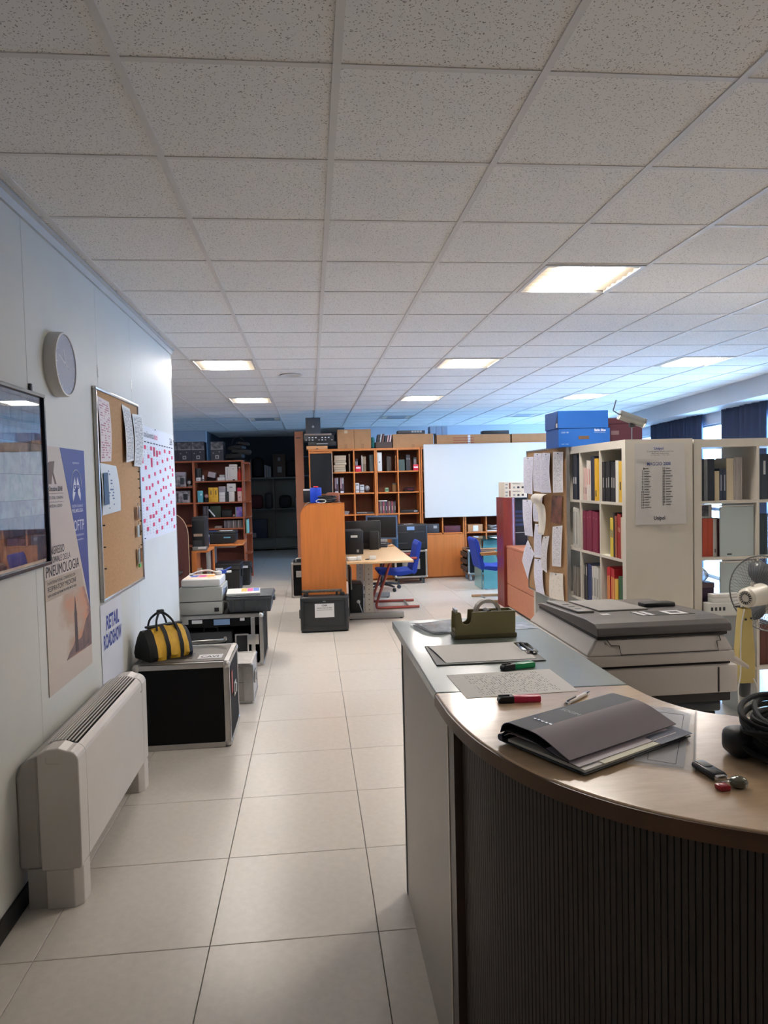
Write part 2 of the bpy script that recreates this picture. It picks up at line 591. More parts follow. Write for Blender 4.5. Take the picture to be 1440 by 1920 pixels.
# --- right wall: swings outwards by about seven degrees, with tall glazed bays behind dark curtains
RX0, RSL = 5.42, 0.125           # bulkhead edge x at y = 8.05 and its slope
RANG = math.atan(RSL)
NAVY = mat('navy_blackout_curtain', (34, 46, 74), 0.8, var=0.25, vscale=4, stretch=(8, 8, 1))
def rwall(name, m, u0, u1, d0, d1, z0, z1, kind=True):
    """u along the wall from y=8.05, d outward from the bulkhead edge."""
    b = B(); box(b, d0, d1, u0, u1, z0, z1)
    o = obj(name, b, m, None, loc=(RX0, 8.05, 0), rot=(0, 0, -RANG))
    return struct(o) if kind else o
BULK = mat('bulkhead_plaster', (186, 188, 192), 0.7, var=0.05, vscale=2)
rwall('trim_2', BULK, -11.2, 7.6, 0.0, 0.42, 2.55, CEIL)
gaps = [(1.95, 3.1), (-0.35, 1.05), (4.9, 6.7)]
wr = rwall('wall_right', WALL2, -11.2, 7.6, 0.42, 0.55, 2.38, CEIL)
edges = [-11.2] + [e for g in sorted(gaps) for e in g] + [7.6]
for a, c in zip(edges[0::2], edges[1::2]):
    o = obj('wall_section', (lambda b: (box(b, 0.42, 0.55, a, c, 0, 2.38), b)[1])(B()), WALL2, wr)
for k, (a, c) in enumerate(sorted(gaps)):
    o = rwall('window_%d' % (k + 1), mat('window_glass', (230, 240, 250), 0.02, alpha=0.10), a + .03, c - .03, .47, .476, .05, 2.35)
    b = B()
    for q in ((a, a + .03, 0, 2.38), (c - .03, c, 0, 2.38), (a + .03, c - .03, 0, .05), (a + .03, c - .03, 2.35, 2.38), (a + .03, c - .03, 1.05, 1.10)):
        box(b, .45, .50, q[0], q[1], q[2], q[3])
    obj('window_frame', b, ALU, o)
    L = bpy.data.lights.new('window_portal', 'AREA'); L.shape = 'RECTANGLE'; L.size = 2.3; L.size_y = c - a
    L.cycles.is_portal = True
    lo = bpy.data.objects.new('window_portal', L); COL.objects.link(lo)
    ca, sa = math.cos(-RANG), math.sin(-RANG)
    d, u = .60, (a + c) / 2
    lo.location = (RX0 + d * ca - u * sa, 8.05 + d * sa + u * ca, 1.2)
    lo.rotation_euler = (0, R(90), -RANG)
def curtain(u0, u1, label):
    b = B()
    n = max(8, int((u1 - u0) / .035)); fr = []; bk = []
    for i in range(n + 1):
        u = u0 + (u1 - u0) * i / n
        w = .03 * math.sin(i * 1.25) + .012 * math.sin(i * .37)
        fr.append((u, .33 + w)); bk.append((u, .338 + w))
    pts = [(d, u) for u, d in fr] + [(d, u) for u, d in reversed(bk)]
    prism(b, pts, 'z', 0.03, 2.545)
    tag(obj('curtain', b, NAVY, None, loc=(RX0, 8.05, 0), rot=(0, 0, -RANG), smooth=True), label, 'curtain', 'dark blue curtains along the window wall')
curtain(2.68, 4.9, 'dark navy curtain between the bright window gap and the back wall')
curtain(0.70, 2.03, 'dark navy curtain just right of the bright window gap')
curtain(-4.6, -0.40, 'dark navy curtain at the right edge of the photo behind the white bookcase')

# ================================================================== reception counter
CT = 1.05
GREEN_TOP = mat('grey_green_laminate', (138, 152, 146), 0.28, var=0.06, vscale=30, coat=0.2)
MAPLE_TOP = mat('maple_counter_laminate', (224, 194, 158), 0.24, var=0.12, vscale=7, stretch=(2, 9, 4), coat=0.4)
EDGE_BR = mat('brown_counter_edge', (96, 66, 44), 0.35, var=0.2, vscale=8)
PANEL_G = mat('grey_counter_panel', (164, 158, 150), 0.4, 0.2, var=0.06, vscale=3)
counter = thing('reception_counter', 'curved reception counter with grey-green and maple top and dark slatted front', 'counter', (0.6, 1.6, 0))
OX, OY = 0.6, 1.6
def cx(pts):
    return [(x - OX, y - OY) for x, y in pts]
outer = smooth_path([(0.322, 1.905, 0), (0.330, 1.70, 0), (0.365, 1.50, 0), (0.440, 1.318, 0), (0.554, 1.175, 0), (0.716, 1.064, 0), (0.90, 0.985, 0), (1.12, 0.94, 0), (1.40, 0.93, 0), (1.75, 0.93, 0)], 8)
inner = smooth_path([(0.858, 1.885, 0), (0.875, 1.76, 0), (0.92, 1.657, 0), (0.98, 1.605, 0), (1.058, 1.573, 0), (1.20, 1.555, 0), (1.45, 1.55, 0), (1.75, 1.55, 0)], 8)
outline = [(p.x, p.y) for p in outer] + [(p.x, p.y) for p in reversed(inner)]
b = B(); prism(b, cx(outline), 'z', CT - .030, CT)
obj('curved_top', b, [MAPLE_TOP], counter, bevel=.004)
# a separate brown edge band around the outer rim
b = B()
nb = len(outer)
for i in range(nb - 1):
    p, q = outer[i], outer[i + 1]
    t = (q - p).normalized(); n = Vector((t.y, -t.x, 0))
    def off(k):
        a = outer[max(k - 1, 0)]; c = outer[min(k + 1, nb - 1)]
        tt = (c - a).normalized(); return Vector((tt.y, -tt.x, 0)) * -1
    n0, n1 = off(i), off(i + 1)
    # outward is to the left of the travel direction for this outline
    a0 = p - n0 * 0.0; a1 = q - n1 * 0.0
    c0 = p - n0 * .004; c1 = q - n1 * .004
    vs = [b.verts.new((v.x - OX, v.y - OY, z)) for v, z in ((a0, CT - .034), (a1, CT - .034), (a1, CT - .003), (a0, CT - .003), (c0, CT - .034), (c1, CT - .034), (c1, CT - .003), (c0, CT - .003))]
    for f in ((0, 1, 2, 3), (4, 7, 6, 5), (0, 4, 5, 1), (3, 2, 6, 7)):
        b.faces.new([vs[k] for k in f])
obj('edge_band', b, EDGE_BR, counter, smooth=True)
b = B(); prism(b, cx([(0.322, 1.908), (0.858, 1.888), (0.860, 2.92), (0.318, 2.92)]), 'z', CT - .030, CT)
obj('straight_top', b, GREEN_TOP, counter, bevel=.003)
# side panel on the corridor side
b = B(); box(b, .337 - OX, .365 - OX, 1.82 - OY, 2.735 - OY, 0.0, CT - .030)
obj('side_panel', b, PANEL_G, counter)
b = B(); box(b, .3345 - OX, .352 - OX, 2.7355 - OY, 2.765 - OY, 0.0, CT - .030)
obj('shadow_gap_strip', b, mat('shadow_gap_grey', (64, 66, 70), 0.5), counter)  # shade of the gap at the panel's far end, put in as dark grey
bx('return_panel', PANEL_G, counter, .366 - OX, .84 - OX, 2.735 - OY, 2.763 - OY, 0, CT - .03)
bx('trim_strip', mat('pale_strip', (196, 184, 168), 0.35), counter, .334 - OX, .345 - OX, 1.806 - OY, 1.819 - OY, 0, CT - .03)
bx('corner_post', mat('dark_brown_post', (70, 50, 38), 0.4, var=0.2, vscale=6), counter, .336 - OX, .40 - OX, 1.735 - OY, 1.805 - OY, 0, CT - .03)
# tambour slats following the curve
SLAT = mat('dark_tambour_slat', (70, 62, 55), 0.42, var=0.1, vscale=6, spec=0.4)
SLATB = mat('tambour_backing', (24, 21, 19), 0.8)
inset = .028
path = []
for i, p in enumerate(outer):
    a = outer[max(i - 1, 0)]; c = outer[min(i + 1, nb - 1)]
    t = (c - a).normalized(); nin = Vector((-t.y, t.x, 0))
    path.append(p + nin * inset)
path = [p for p in path if p.y < 1.735]
# arc-length resample
acc = [0.0]
for p, q in zip(path, path[1:]):
    acc.append(acc[-1] + (q - p).length)
def on_path(s):
    for k in range(len(acc) - 1):
        if acc[k + 1] >= s:
            t = (s - acc[k]) / max(acc[k + 1] - acc[k], 1e-9)
            return path[k].lerp(path[k + 1], t), (path[k + 1] - path[k]).normalized()
    return path[-1], (path[-1] - path[-2]).normalized()
SW = .0114
b = B(); prism(b, [(-SW / 2 + .0006, 0.0012), (-SW / 2 + .0016, 0.0), (SW / 2 - .0016, 0.0), (SW / 2 - .0006, 0.0012), (SW / 2 - .0006, .008), (-SW / 2 + .0006, .008)], 'z', 0.06, CT - .034)
slat0 = None
ns = int(acc[-1] / SW)
for k in range(ns):
    p, t = on_path((k + .5) * SW)
    a = math.atan2(t.y, t.x)
    if slat0 is None:
        slat0 = obj('tambour_slat', b, SLAT, counter)
        so = slat0
    else:
        so = link_copy(slat0, counter)
    so.location = (p.x - OX, p.y - OY, 0)
    so.rotation_euler = (0, 0, a)
b = B()
pa = []; pb = []
for i in range(0, 61):
    p, t = on_path(acc[-1] * i / 60.0)
    nin = Vector((-t.y, t.x, 0))
    pa.append(p + nin * .0085); pb.append(p + nin * .022)
prism(b, cx([(p.x, p.y) for p in pa] + [(p.x, p.y) for p in reversed(pb)]), 'z', 0.0, CT - .031)
obj('curved_backing', b, SLATB, counter)
b = B()
pa = []; pb = []
for i in range(0, 61):
    p, t = on_path(acc[-1] * i / 60.0)
    nin = Vector((-t.y, t.x, 0))
    pa.append(p + nin * .003); pb.append(p + nin * .0084)
prism(b, cx([(p.x, p.y) for p in pa] + [(p.x, p.y) for p in reversed(pb)]), 'z', 0.0, .058)
obj('plinth', b, SLATB, counter)

# ================================================================== things on the counter
# --- bubble-wrap sleeve
b = B()
def film(name):
    m = bpy.data.materials.new(name); m.use_nodes = True
    nt = m.node_tree; p = nt.nodes['Principled BSDF']
    p.inputs['Base Color'].default_value = lin((214, 216, 220)); p.inputs['Roughness'].default_value = 0.08
    p.inputs['Transmission Weight'].default_value = 0.75; p.inputs['IOR'].default_value = 1.1
    p.inputs['Specular IOR Level'].default_value = 0.9
    tc = N(nt, 'ShaderNodeTexCoord'); no = N(nt, 'ShaderNodeTexNoise'); no.inputs['Scale'].default_value = 45; no.inputs['Detail'].default_value = 4
    nt.links.new(tc.outputs['Object'], no.inputs['Vector'])
    bp = N(nt, 'ShaderNodeBump'); bp.inputs['Strength'].default_value = 0.9; bp.inputs['Distance'].default_value = 0.01
    nt.links.new(no.outputs['Fac'], bp.inputs['Height']); nt.links.new(bp.outputs[0], p.inputs['Normal'])
    MATS[name] = m
    return m
FILM = film('crinkled_clear_film')
t = thing('plastic_sleeve', 'crinkled clear plastic sleeve with a printed sheet at the far counter corner', 'sleeve', (.435, 2.60, CT))
card = sheet('printed_sheet', [(-.045, .225, .001), (.28, .245, .001), (.31, .06, .001), (.01, .03, .001)], print_mat('pale_photo_print', (176, 182, 188), (96, 104, 116), 14, .6, 8), t)
sheet('film', [(-.055, .235, .004), (.12, .255, .004), (.11, .04, .004), (0.0, .02, .004)], FILM, t, bulge=.006, wave=.003, n=10)

# --- tape dispenser
OLIVE = mat('olive_plastic', (140, 130, 88), 0.4, var=0.06, vscale=10)
t = thing('tape_dispenser', 'olive green desktop tape dispenser with a large roll of tape', 'tape dispenser', (.503, 2.525, CT), rz=R(1))
def arc(cx_, cz_, r, a0, a1, n):
    return [(cx_ + r * math.cos(R(a0 + (a1 - a0) * i / n)), cz_ + r * math.sin(R(a0 + (a1 - a0) * i / n))) for i in range(n + 1)]
prof = [(0, .004), (.222, .004), (.224, .055), (.224, .098), (.062, .098), (.060, .070)] + arc(.043, .070, .017, 0, -180, 10) + [(.022, .096), (.016, .100), (.008, .100), (.002, .094), (.0, .055)]
b = B(); prism(b, prof, 'y', 0.0, 0.008); obj('side_plate', b, OLIVE, t, bevel=.002)
b = B(); prism(b, prof, 'y', 0.062, 0.070); obj('side_plate', b, OLIVE, t, bevel=.002)
b = B(); box(b, .0, .224, .008, .062, .004, .034); box(b, .216, .224, .008, .062, .034, .098); obj('body', b, OLIVE, t, bevel=.002)
b = B(); rbox(b, -.003, .229, -.003, .073, 0, .018, .005); obj('base', b, mat('olive_base', (96, 88, 60), 0.45), t, smooth=True)
bx('cutter_blade', CHROME, t, .004, .012, .010, .060, .0945, .108)
b = B()
ring = []
for y in (.020, .050):
    ring.append(arc(.128, .090, .049, 0, 360, 40)[:-1]); ring.append(arc(.128, .090, .038, 0, 360, 40)[:-1])
vs = [[b.verts.new((x, yy, z)) for x, z in r_] for r_, yy in zip(ring, (.020, .020, .050, .050))]
for k in range(40):
    k2 = (k + 1) % 40
    b.faces.new((vs[0][k], vs[0][k2], vs[2][k2], vs[2][k])); b.faces.new((vs[1][k], vs[3][k], vs[3][k2], vs[1][k2]))
    b.faces.new((vs[0][k], vs[1][k], vs[1][k2], vs[0][k2])); b.faces.new((vs[2][k], vs[2][k2], vs[3][k2], vs[3][k]))
obj('tape_roll', b, mat('tape_beige', (188, 180, 168), 0.35), t, smooth=True)
b = B(); cyl(b, (.128, .009, .090), (.128, .061, .090), .012, seg=16); box(b, .088, .168, .030, .040, .087, .093); obj('hub', b, CHAR, t, smooth=True)

# --- picture card
sheet('picture_card', [(.775, 2.80, CT + .0005), (.84, 2.79, CT + .0005), (.855, 2.655, CT + .0005), (.752, 2.655, CT + .0005)], mat('blue_picture', (66, 92, 124), 0.3, var=0.1, col2=(200, 206, 212), vscale=22), None)
tag(bpy.data.objects['picture_card'], 'small blue and white picture card lying right of the tape dispenser', 'card')

# --- clipboard
t = thing('clipboard', 'grey clipboard with a blank sheet and a chrome clip on the counter', 'clipboard', (.55, 2.31, CT), rz=R(-1))
b = B(); rbox(b, -.175, .175, -.132, .13, 0, .004, .002, 1); obj('board', b, mat('clipboard_grey', (96, 94, 94), 0.5), t, smooth=True)
sheet('paper', [(-.165, .122, .0045), (.145, .128, .0045), (.150, -.108, .0045), (-.142, -.118, .0045)], mat('clip_paper', (234, 231, 227), 0.75), t, bulge=.003)
b = B(); rbox(b, .135, .170, -.055, .075, .0055, .0105, .002); obj('clip', b, CHROME, t, smooth=True)
b = B(); tube(b, [(.150, -.05, .014), (.125, -.045, .016), (.125, .065, .016), (.150, .07, .014), (.170, .07, .012), (.172, -.05, .012)], .0025, 6, True); obj('clip_wire', b, CHROME, t, smooth=True)
b = B(); tube(b, [(.150, -.058, .012), (.150, .078, .012)], .0045, 8); obj('clip_spring', b, BLACK, t, smooth=True)

# --- highlighters
def marker(label, loc, rz, colm):
    t = thing('highlighter', label, 'marker', loc, rz)
    b = B(); rbox(b, .040, .112, -.0125, .0125, 0, .017, .004); obj('barrel', b, colm, t, smooth=True)
    b = B(); pts = [(0.0, .003), (.004, 0.0), (.042, 0.0), (.042, .018), (.012, .017), (.002, .012)]
    prism(b, pts, 'y', -.0125, .0125); obj('cap', b, BLACK, t, bevel=.003)
    b = B(); rbox(b, .002, .032, -.003, .003, .0175, .0205, .001, 1); obj('cap_ridge', b, BLACK, t, smooth=True)
marker('green highlighter with black cap beside the clipboard', (.556, 2.095, CT), R(14), mat('green_marker', (18, 158, 96), 0.35))
marker('pink highlighter with black cap in front of the form', (.464, 1.793, CT), R(-3), mat('pink_marker', (222, 52, 92), 0.35))

# --- printed form
FORM = print_mat('printed_form', (232, 230, 226), (170, 166, 168), 44, .48, 22, .08, .14)
t = sheet('printed_form', [(.70, 2.082, CT + .0006), (.703, 1.852, CT + .0006), (.393, 1.840, CT + .0006), (.384, 2.070, CT + .0006)], FORM, None, n=4)
tag(t, 'printed form sheet lying between the two highlighters', 'paper')
b = B()
ringpts = [(.0315 * math.cos(a), .018 * math.sin(a)) for a in [2 * math.pi * i / 24 for i in range(24)]]
tube(b, [(x, y, 0) for x, y in ringpts], .0013, 4, True)
obj('logo_ring', b, INK, t, loc=(.285, .185, .0015), rot=(0, 0, R(90)))
text('logo_letters', 'CNR', INK, t, (.2785, .163, .0013), (0, 0, R(90)), .014, .044, bold=.02)
text('form_heading', 'CONTRATTO', INK, t, (.250, .020, .0012), (0, 0, R(90)), .005, .09)

# --- ball pen
t = thing('ballpoint_pen', 'silver ballpoint pen between the form and the grey folder', 'pen', (.628, 1.737, CT + .0055), rz=R(43))
b = B(); cyl(b, (.012, 0, 0), (.105, 0, 0), .0052, .0052, 12); obj('barrel', b, mat('pen_silver', (196, 190, 184), 0.3, 0.6), t, smooth=True)
b = B(); cyl(b, (.105, 0, 0), (.130, 0, 0), .0052, .0018, 12); obj('tip', b, CHROME, t, smooth=True)
b = B(); cyl(b, (-.004, 0, 0), (.012, 0, 0), .0055, .0055, 12); cyl(b, (-.010, 0, 0), (-.004, 0, 0), .003, .003, 8); obj('push_button', b, CHROME, t, smooth=True)
b = B(); rbox(b, .004, .050, -.0018, .0018, .005, .008, .0008, 1); obj('pocket_clip', b, CHAR, t, smooth=True)

# --- folder with brochures
NAVYF = mat('dark_slate_card', (46, 52, 72), 0.6)
GREYF = mat('grey_lilac_card', (120, 108, 116), 0.6)
fx, fy = .506, 1.308
ang = R(28)
t = thing('brochure_folder', 'dark slate folder stuffed with brochures, its cover bulging open', 'folder', (fx, fy, CT + .005), rz=ang)
FW, FD = .345, .235
b = B(); rbox(b, 0, FW, 0, FD, 0, .003, .001, 1); obj('back_cover', b, CHAR, t, smooth=True)
def ply(name, m, x0, x1, y0, y1, z, lift, thick=.0012):
    # a page curled up from the open long edge (y=0) to the spine side (y=FD)
    n = 14; bb = B(); top = []; bot = []
    for i in range(n + 1):
        s = i / n
        y = y0 + (y1 - y0) * s
        k = min(1.0, s / .62); k = k * k * (3 - 2 * k); q = max(0.0, (s - .86) / .14)
        h = z + lift * k * .62 - lift * .5 * (1 - math.sqrt(max(0.0, 1 - q * q)))
        top.append((y, h + thick)); bot.append((y, h))
    prism(bb, top + bot[::-1], 'x', x0, x1)
    return obj(name, bb, m, t, smooth=True)
bx('page_block', mat('brochure_page', (214, 212, 206), 0.5), t, .006, FW - .010, .004, FD - .02, .0032, .0085)
ply('page', mat('brochure_page_yellow', (218, 214, 184), 0.5), .060, FW - .050, .000, FD - .015, .0088, .010)
ply('page', mat('brochure_page_blue', (70, 78, 104), 0.5), FW - .110, FW - .002, -.004, .060, .0088, .004)
ply('page', mat('brochure_page_lilac', (176, 166, 172), 0.5), .004, FW - .030, .016, FD - .010, .0102, .022)
ply('inner_flap', CHAR, .002, FW - .004, .040, FD - .004, .0115, .026)
# front cover: lower half grey lilac, upper half slate with foil lettering
n = 18
def cover_z(s):
    # flat along the open edge, S-curve up to the slate panel, tight roll at the spine
    k = min(1.0, s / .62); k = k * k * (3 - 2 * k)
    r = max(0.0, (s - .86) / .14)
    return .011 + .036 * k - .028 * (1 - math.sqrt(max(0.0, 1 - r * r)))
def cover(name, m, s0, s1, x0, x1):
    bb = B(); top = []; bot = []
    for i in range(n + 1):
        s = s0 + (s1 - s0) * i / n
        y = -.004 + (FD + .002) * s
        top.append((y, cover_z(s) + .0015)); bot.append((y, cover_z(s)))
    prism(bb, top + bot[::-1], 'x', x0, x1)
    return obj(name, bb, m, t, smooth=True)
cover('front_cover', GREYF, .17, .62, 0, FW)
c = cover('cover_panel', NAVYF, .62, 1.0, 0, FW)
b = B(); cyl(b, (0, FD - .001, .008), (FW, FD - .001, .008), .0075, seg=12); obj('spine_fold', b, NAVYF, t, smooth=True)
DULL_FOIL = mat('dull_foil_print', (112, 120, 134), 0.4, 0.3)
# lettering runs from the spine toward the open edge, across the flat part of the slate panel
ZC = cover_z(.75) + .0022
text('foil_lettering', 'SOGIM', DULL_FOIL, t, (.150, .198, ZC), (0, 0, R(-90)), .012, .052)
for k in range(5):
    bb = B(); box(bb, .058, .064, .192 - .0115 * k - .007, .192 - .0115 * k, ZC, ZC + .0004); obj('foil_mark', bb, SILVER_FOIL, t)

# --- clear sleeve with a certificate
CLEAR = mat('clear_sleeve', (228, 230, 232), 0.08, alpha=0.22, spec=0.8)
t = thing('document_sleeve', 'clear document sleeve with a framed white certificate under the folder', 'sleeve', (.725, 1.303, CT))
sheet('certificate', [(-.055, .055, .0012), (.13, .375, .0012), (.165, .325, .0012), (-.012, .028, .0012)], WHITE_PAPER, t)
sheet('page', [(-.09, .07, .0006), (.085, .385, .0006), (.170, .322, .0006), (-.010, .022, .0006)], WHITE_PAPER, t)
b = B()
P0, P1, P2, P3 = Vector((-.062, .068, .0024)), Vector((.092, .350, .0024)), Vector((.148, .312, .0024)), Vector((-.018, .038, .0024))
tube(b, [P0, P1, P2, P3], .0008, 4, True); obj('printed_border', b, INK, t)
sheet('film', [(-.113, .052, .002), (.098, .393, .002), (.191, .334, .002), (0.0, 0.0, .002)], CLEAR, t, bulge=.001, n=8)
b = B(); tube(b, [(0, 0, .004), (.095, .167, .006), (.191, .334, .004)], .003, 6); obj('welded_edge', b, CLEAR, t, smooth=True)

# --- car key and ring
t = thing('car_key', 'dark car key with a red tag and a round fob on a ring', 'key', (.748, 1.292, CT), rz=R(-84))
b = B()
rbox(b, -.036, .036, -.016, .016, 0, .014, .007, 3); obj('key_body', b, mat('key_grey', (62, 62, 66), 0.25), t, smooth=True)
b = B(); rbox(b, -.030, .000, -.009, .009, .0138, .0155, .003); obj('button_panel', b, mat('key_buttons', (120, 120, 124), 0.4), t, smooth=True)
b = B(); rbox(b, .028, .040, -.013, .013, .002, .012, .003); obj('metal_end', b, CHROME, t, smooth=True)
b = B(); tube(b, [(.050 + .014 * math.cos(a), .014 * math.sin(a), .007 + .004 * math.cos(a)) for a in [2 * math.pi * i / 20 for i in range(20)]], .0012, 6, True); obj('ring', b, CHROME, t, smooth=True)
b = B(); rbox(b, .058, .078, -.032, -.010, 0, .010, .003); obj('red_tag', b, mat('red_tag', (170, 28, 46), 0.3), t, smooth=True)
b = B(); lathe(b, [(.010, 0), (.015, .004), (.016, .010), (.013, .016), (.006, .019)], (.066, .014, 0), 18); obj('round_fob', b, mat('olive_fob', (110, 108, 92), 0.2, 0.3), t, smooth=True)

# --- coiled black cable
t = thing('cable_coil', 'coil of thick black cable tied up at the right end of the counter', 'cable', (.985, 1.37, CT))
rnd = random.Random(3)
for k in range(14):
    r0 = .085 + rnd.uniform(-.02, .018); e = .72 + rnd.uniform(-.06, .06); h = .010 + .0060 * k
    pts = []
    ph = rnd.uniform(0, 6)
    for i in range(36):
        a = 2 * math.pi * i / 36
        pts.append((r0 * 1.55 * math.cos(a) + .006 * math.sin(3 * a + ph), r0 * e * 1.1 * math.sin(a) + .006 * math.cos(2 * a + ph), max(.0095, h + .009 * math.sin(2 * a + ph))))
    b = B(); tube(b, pts, .0056, 8, True)
    obj('cable_loop', b, BLACK_MATT, t, smooth=True, rot=(0, 0, R(35 + rnd.uniform(-12, 12))))
b = B(); rbox(b, -.155, -.075, -.035, .03, .0, .058, .02, 3); obj('plug', b, BLACK, t, smooth=True)
b = B(); tube(b, [(-.10 + .002 * math.cos(a), -.04 + .045 * math.cos(a), .045 + .040 * math.sin(a)) for a in [2 * math.pi * i / 18 for i in range(18)]], .005, 6, True); obj('cable_tie', b, BLACK_MATT, t, smooth=True)

# ================================================================== copier behind the counter
LID = mat('copier_dark_lid', (96, 91, 89), 0.42, var=0.05, vscale=20)
BODYC = mat('copier_light_body', (208, 200, 192), 0.45)
BODYD = mat('copier_seam', (44, 42, 42), 0.6)
t = thing('copier', 'grey office copier with a dark document lid standing behind the counter', 'copier', (1.30, 2.95, 0))
ox, oy = 1.30, 2.95
def cb(name, m, x0, x1, y0, y1, z0, z1, r=.012):
    bb = B(); rbox(bb, x0 - ox, x1 - ox, y0 - oy, y1 - oy, z0, z1, r); return obj(name, bb, m, t, smooth=True)
cb('cabinet', BLACK, 1.09, 1.56, 2.64, 3.28, 0.06, .70, .01)
cb('pedestal_top', CHAR, 1.07, 1.57, 2.62, 3.29, .70, .745, .01)
for sx, sy in ((1.13, 2.68), (1.52, 2.68), (1.13, 3.24), (1.52, 3.24)):
    b = B(); cyl(b, (sx - ox - .012, sy - oy, .03), (sx - ox + .012, sy - oy, .03), .03, seg=14); box(b, sx - ox - .018, sx - ox + .018, sy - oy - .01, sy - oy + .01, .04, .062); obj('caster', b, BLACK_MATT, t, smooth=True)
cb('base_tray', BODYC, 1.06, 1.62, 2.585, 3.30, .782, .893, .012)
cb('dark_gap', BODYD, 1.08, 1.60, 2.605, 3.29, .745, .93, .006)
b = B(); box(b, 1.537 - ox, 1.540 - ox, 2.582 - oy, 2.592 - oy, .790, .885); obj('tray_seam', b, BODYD, t)
cb('scanner_bed', BODYC, 1.01, 1.605, 2.58, 3.31, .905, .948, .010)
# chamfered scanner housing
def loft(name, m, r0, z0, r1, z1, bev=.006, label=None):
    bb = B()
    A = [bb.verts.new((x - ox, y - oy, z0)) for x, y in ((r0[0], r0[2]), (r0[1], r0[2]), (r0[1], r0[3]), (r0[0], r0[3]))]
    Cc = [bb.verts.new((x - ox, y - oy, z1 + dz)) for x, y, dz in ((r1[0], r1[2], 0), (r1[1], r1[2], 0), (r1[1], r1[3], 0), (r1[0], r1[3], 0))]
    bb.faces.new(A[::-1]); bb.faces.new(Cc)
    for i in range(4):
        bb.faces.new((A[i], A[(i + 1) % 4], Cc[(i + 1) % 4], Cc[i]))
    return obj(name, bb, m, t, bevel=bev)
loft('scanner_housing', BODYC, (1.015, 1.60, 2.583, 3.305), .948, (1.062, 1.575, 2.61, 3.29), 1.010, .008)
b = B(); tube(b, [(1.10 - ox, 2.600 - oy, 1.006), (1.115 - ox, 2.594 - oy, .985), (1.145 - ox, 2.592 - oy, .984), (1.147 - ox, 2.580 - oy, .951), (1.535 - ox, 2.580 - oy, .951), (1.535 - ox, 2.592 - oy, .985), (1.552 - ox, 2.593 - oy, .987), (1.548 - ox, 2.600 - oy, 1.005)], .0018, 5); obj('front_flap_seam', b, BODYD, t)
cb('lid_gasket', BODYD, 1.062, 1.585, 2.60, 3.30, 1.006, 1.022, .006)
# document lid: swept section, high at the back of the feeder, rounded at the front
sec = [(2.588, 1.022), (2.583, 1.032), (2.590, 1.052), (2.615, 1.066), (2.70, 1.068), (2.90, 1.058), (3.10, 1.047), (3.27, 1.037), (3.305, 1.028), (3.305, 1.022)]
b = B(); prism(b, [(y - oy, z) for y, z in sec], 'x', 1.058 - ox, 1.592 - ox)
obj('lid', b, LID, t, bevel=.012)
SLP = -math.atan2(.031, .57)
def on_lid(name, m, x0, x1, y0, y1, h, r=.004, up=0.0):
    # a shape lying on the sloping lid; origin on the lid surface at y0
    zl = 1.068 - (y0 - 2.70) * .0544
    bb = B(); rbox(bb, x0 - ox, x1 - ox, 0, y1 - y0, 0, h, r, 2 if r > .001 else 1)
    return obj(name, bb, m, t, loc=(0, y0 - oy, zl + up), rot=(SLP, 0, 0), smooth=True)
on_lid('feeder_cover', mat('copier_mid_grey', (120, 116, 112), 0.45), 1.085, 1.16, 2.86, 3.26, .012, .006)
on_lid('feeder_tray', mat('copier_tray_grey', (136, 132, 128), 0.55, bump=.1, bscale=300), 1.185, 1.40, 2.88, 3.24, .009, .004)
on_lid('tray_latch', BLACK, 1.42, 1.56, 2.95, 3.02, .020, .006)
for k in range(3):
    on_lid('feeder_slot', BODYD, 1.10, 1.125, 2.92 + .075 * k, 2.935 + .075 * k, .001, .0002, .0122)
on_lid('white_sticker', WHITE_PAPER, 1.165, 1.20, 2.79, 2.825, .001, .0002, .0002)
on_lid('dark_label', BLACK, 1.30, 1.52, 2.72, 2.84, .001, .0002, .0002)
for k in range(2):
    on_lid('label_stripe', WHITE_PAPER, 1.305 + .032 * k, 1.325 + .032 * k, 2.725, 2.835, .0008, .0002, .0013)
on_lid('barcode_label', WHITE_PAPER, 1.42, 1.50, 2.73, 2.83, .0008, .0002, .0013)
on_lid('oval_label_logo', CHAR, 1.44, 1.48, 2.76, 2.80, .0006, .0002, .0022)
b = B(); prism(b, [(1.606 - ox, .935), (1.70 - ox, .868), (1.70 - ox, .852), (1.606 - ox, .915)], 'y', 2.64 - oy, 2.86 - oy); obj('side_tray', b, BODYC, t, bevel=.004)
# low dark shelf and cable duct seen under the copier
cb('paper_drawer', mat('dark_blue_grey', (52, 60, 70), 0.4), 1.085, 1.562, 2.622, 2.638, .10, .36, .004)
cb('paper_drawer', mat('dark_blue_grey', (52, 60, 70), 0.4), 1.085, 1.562, 2.622, 2.638, .38, .66, .004)

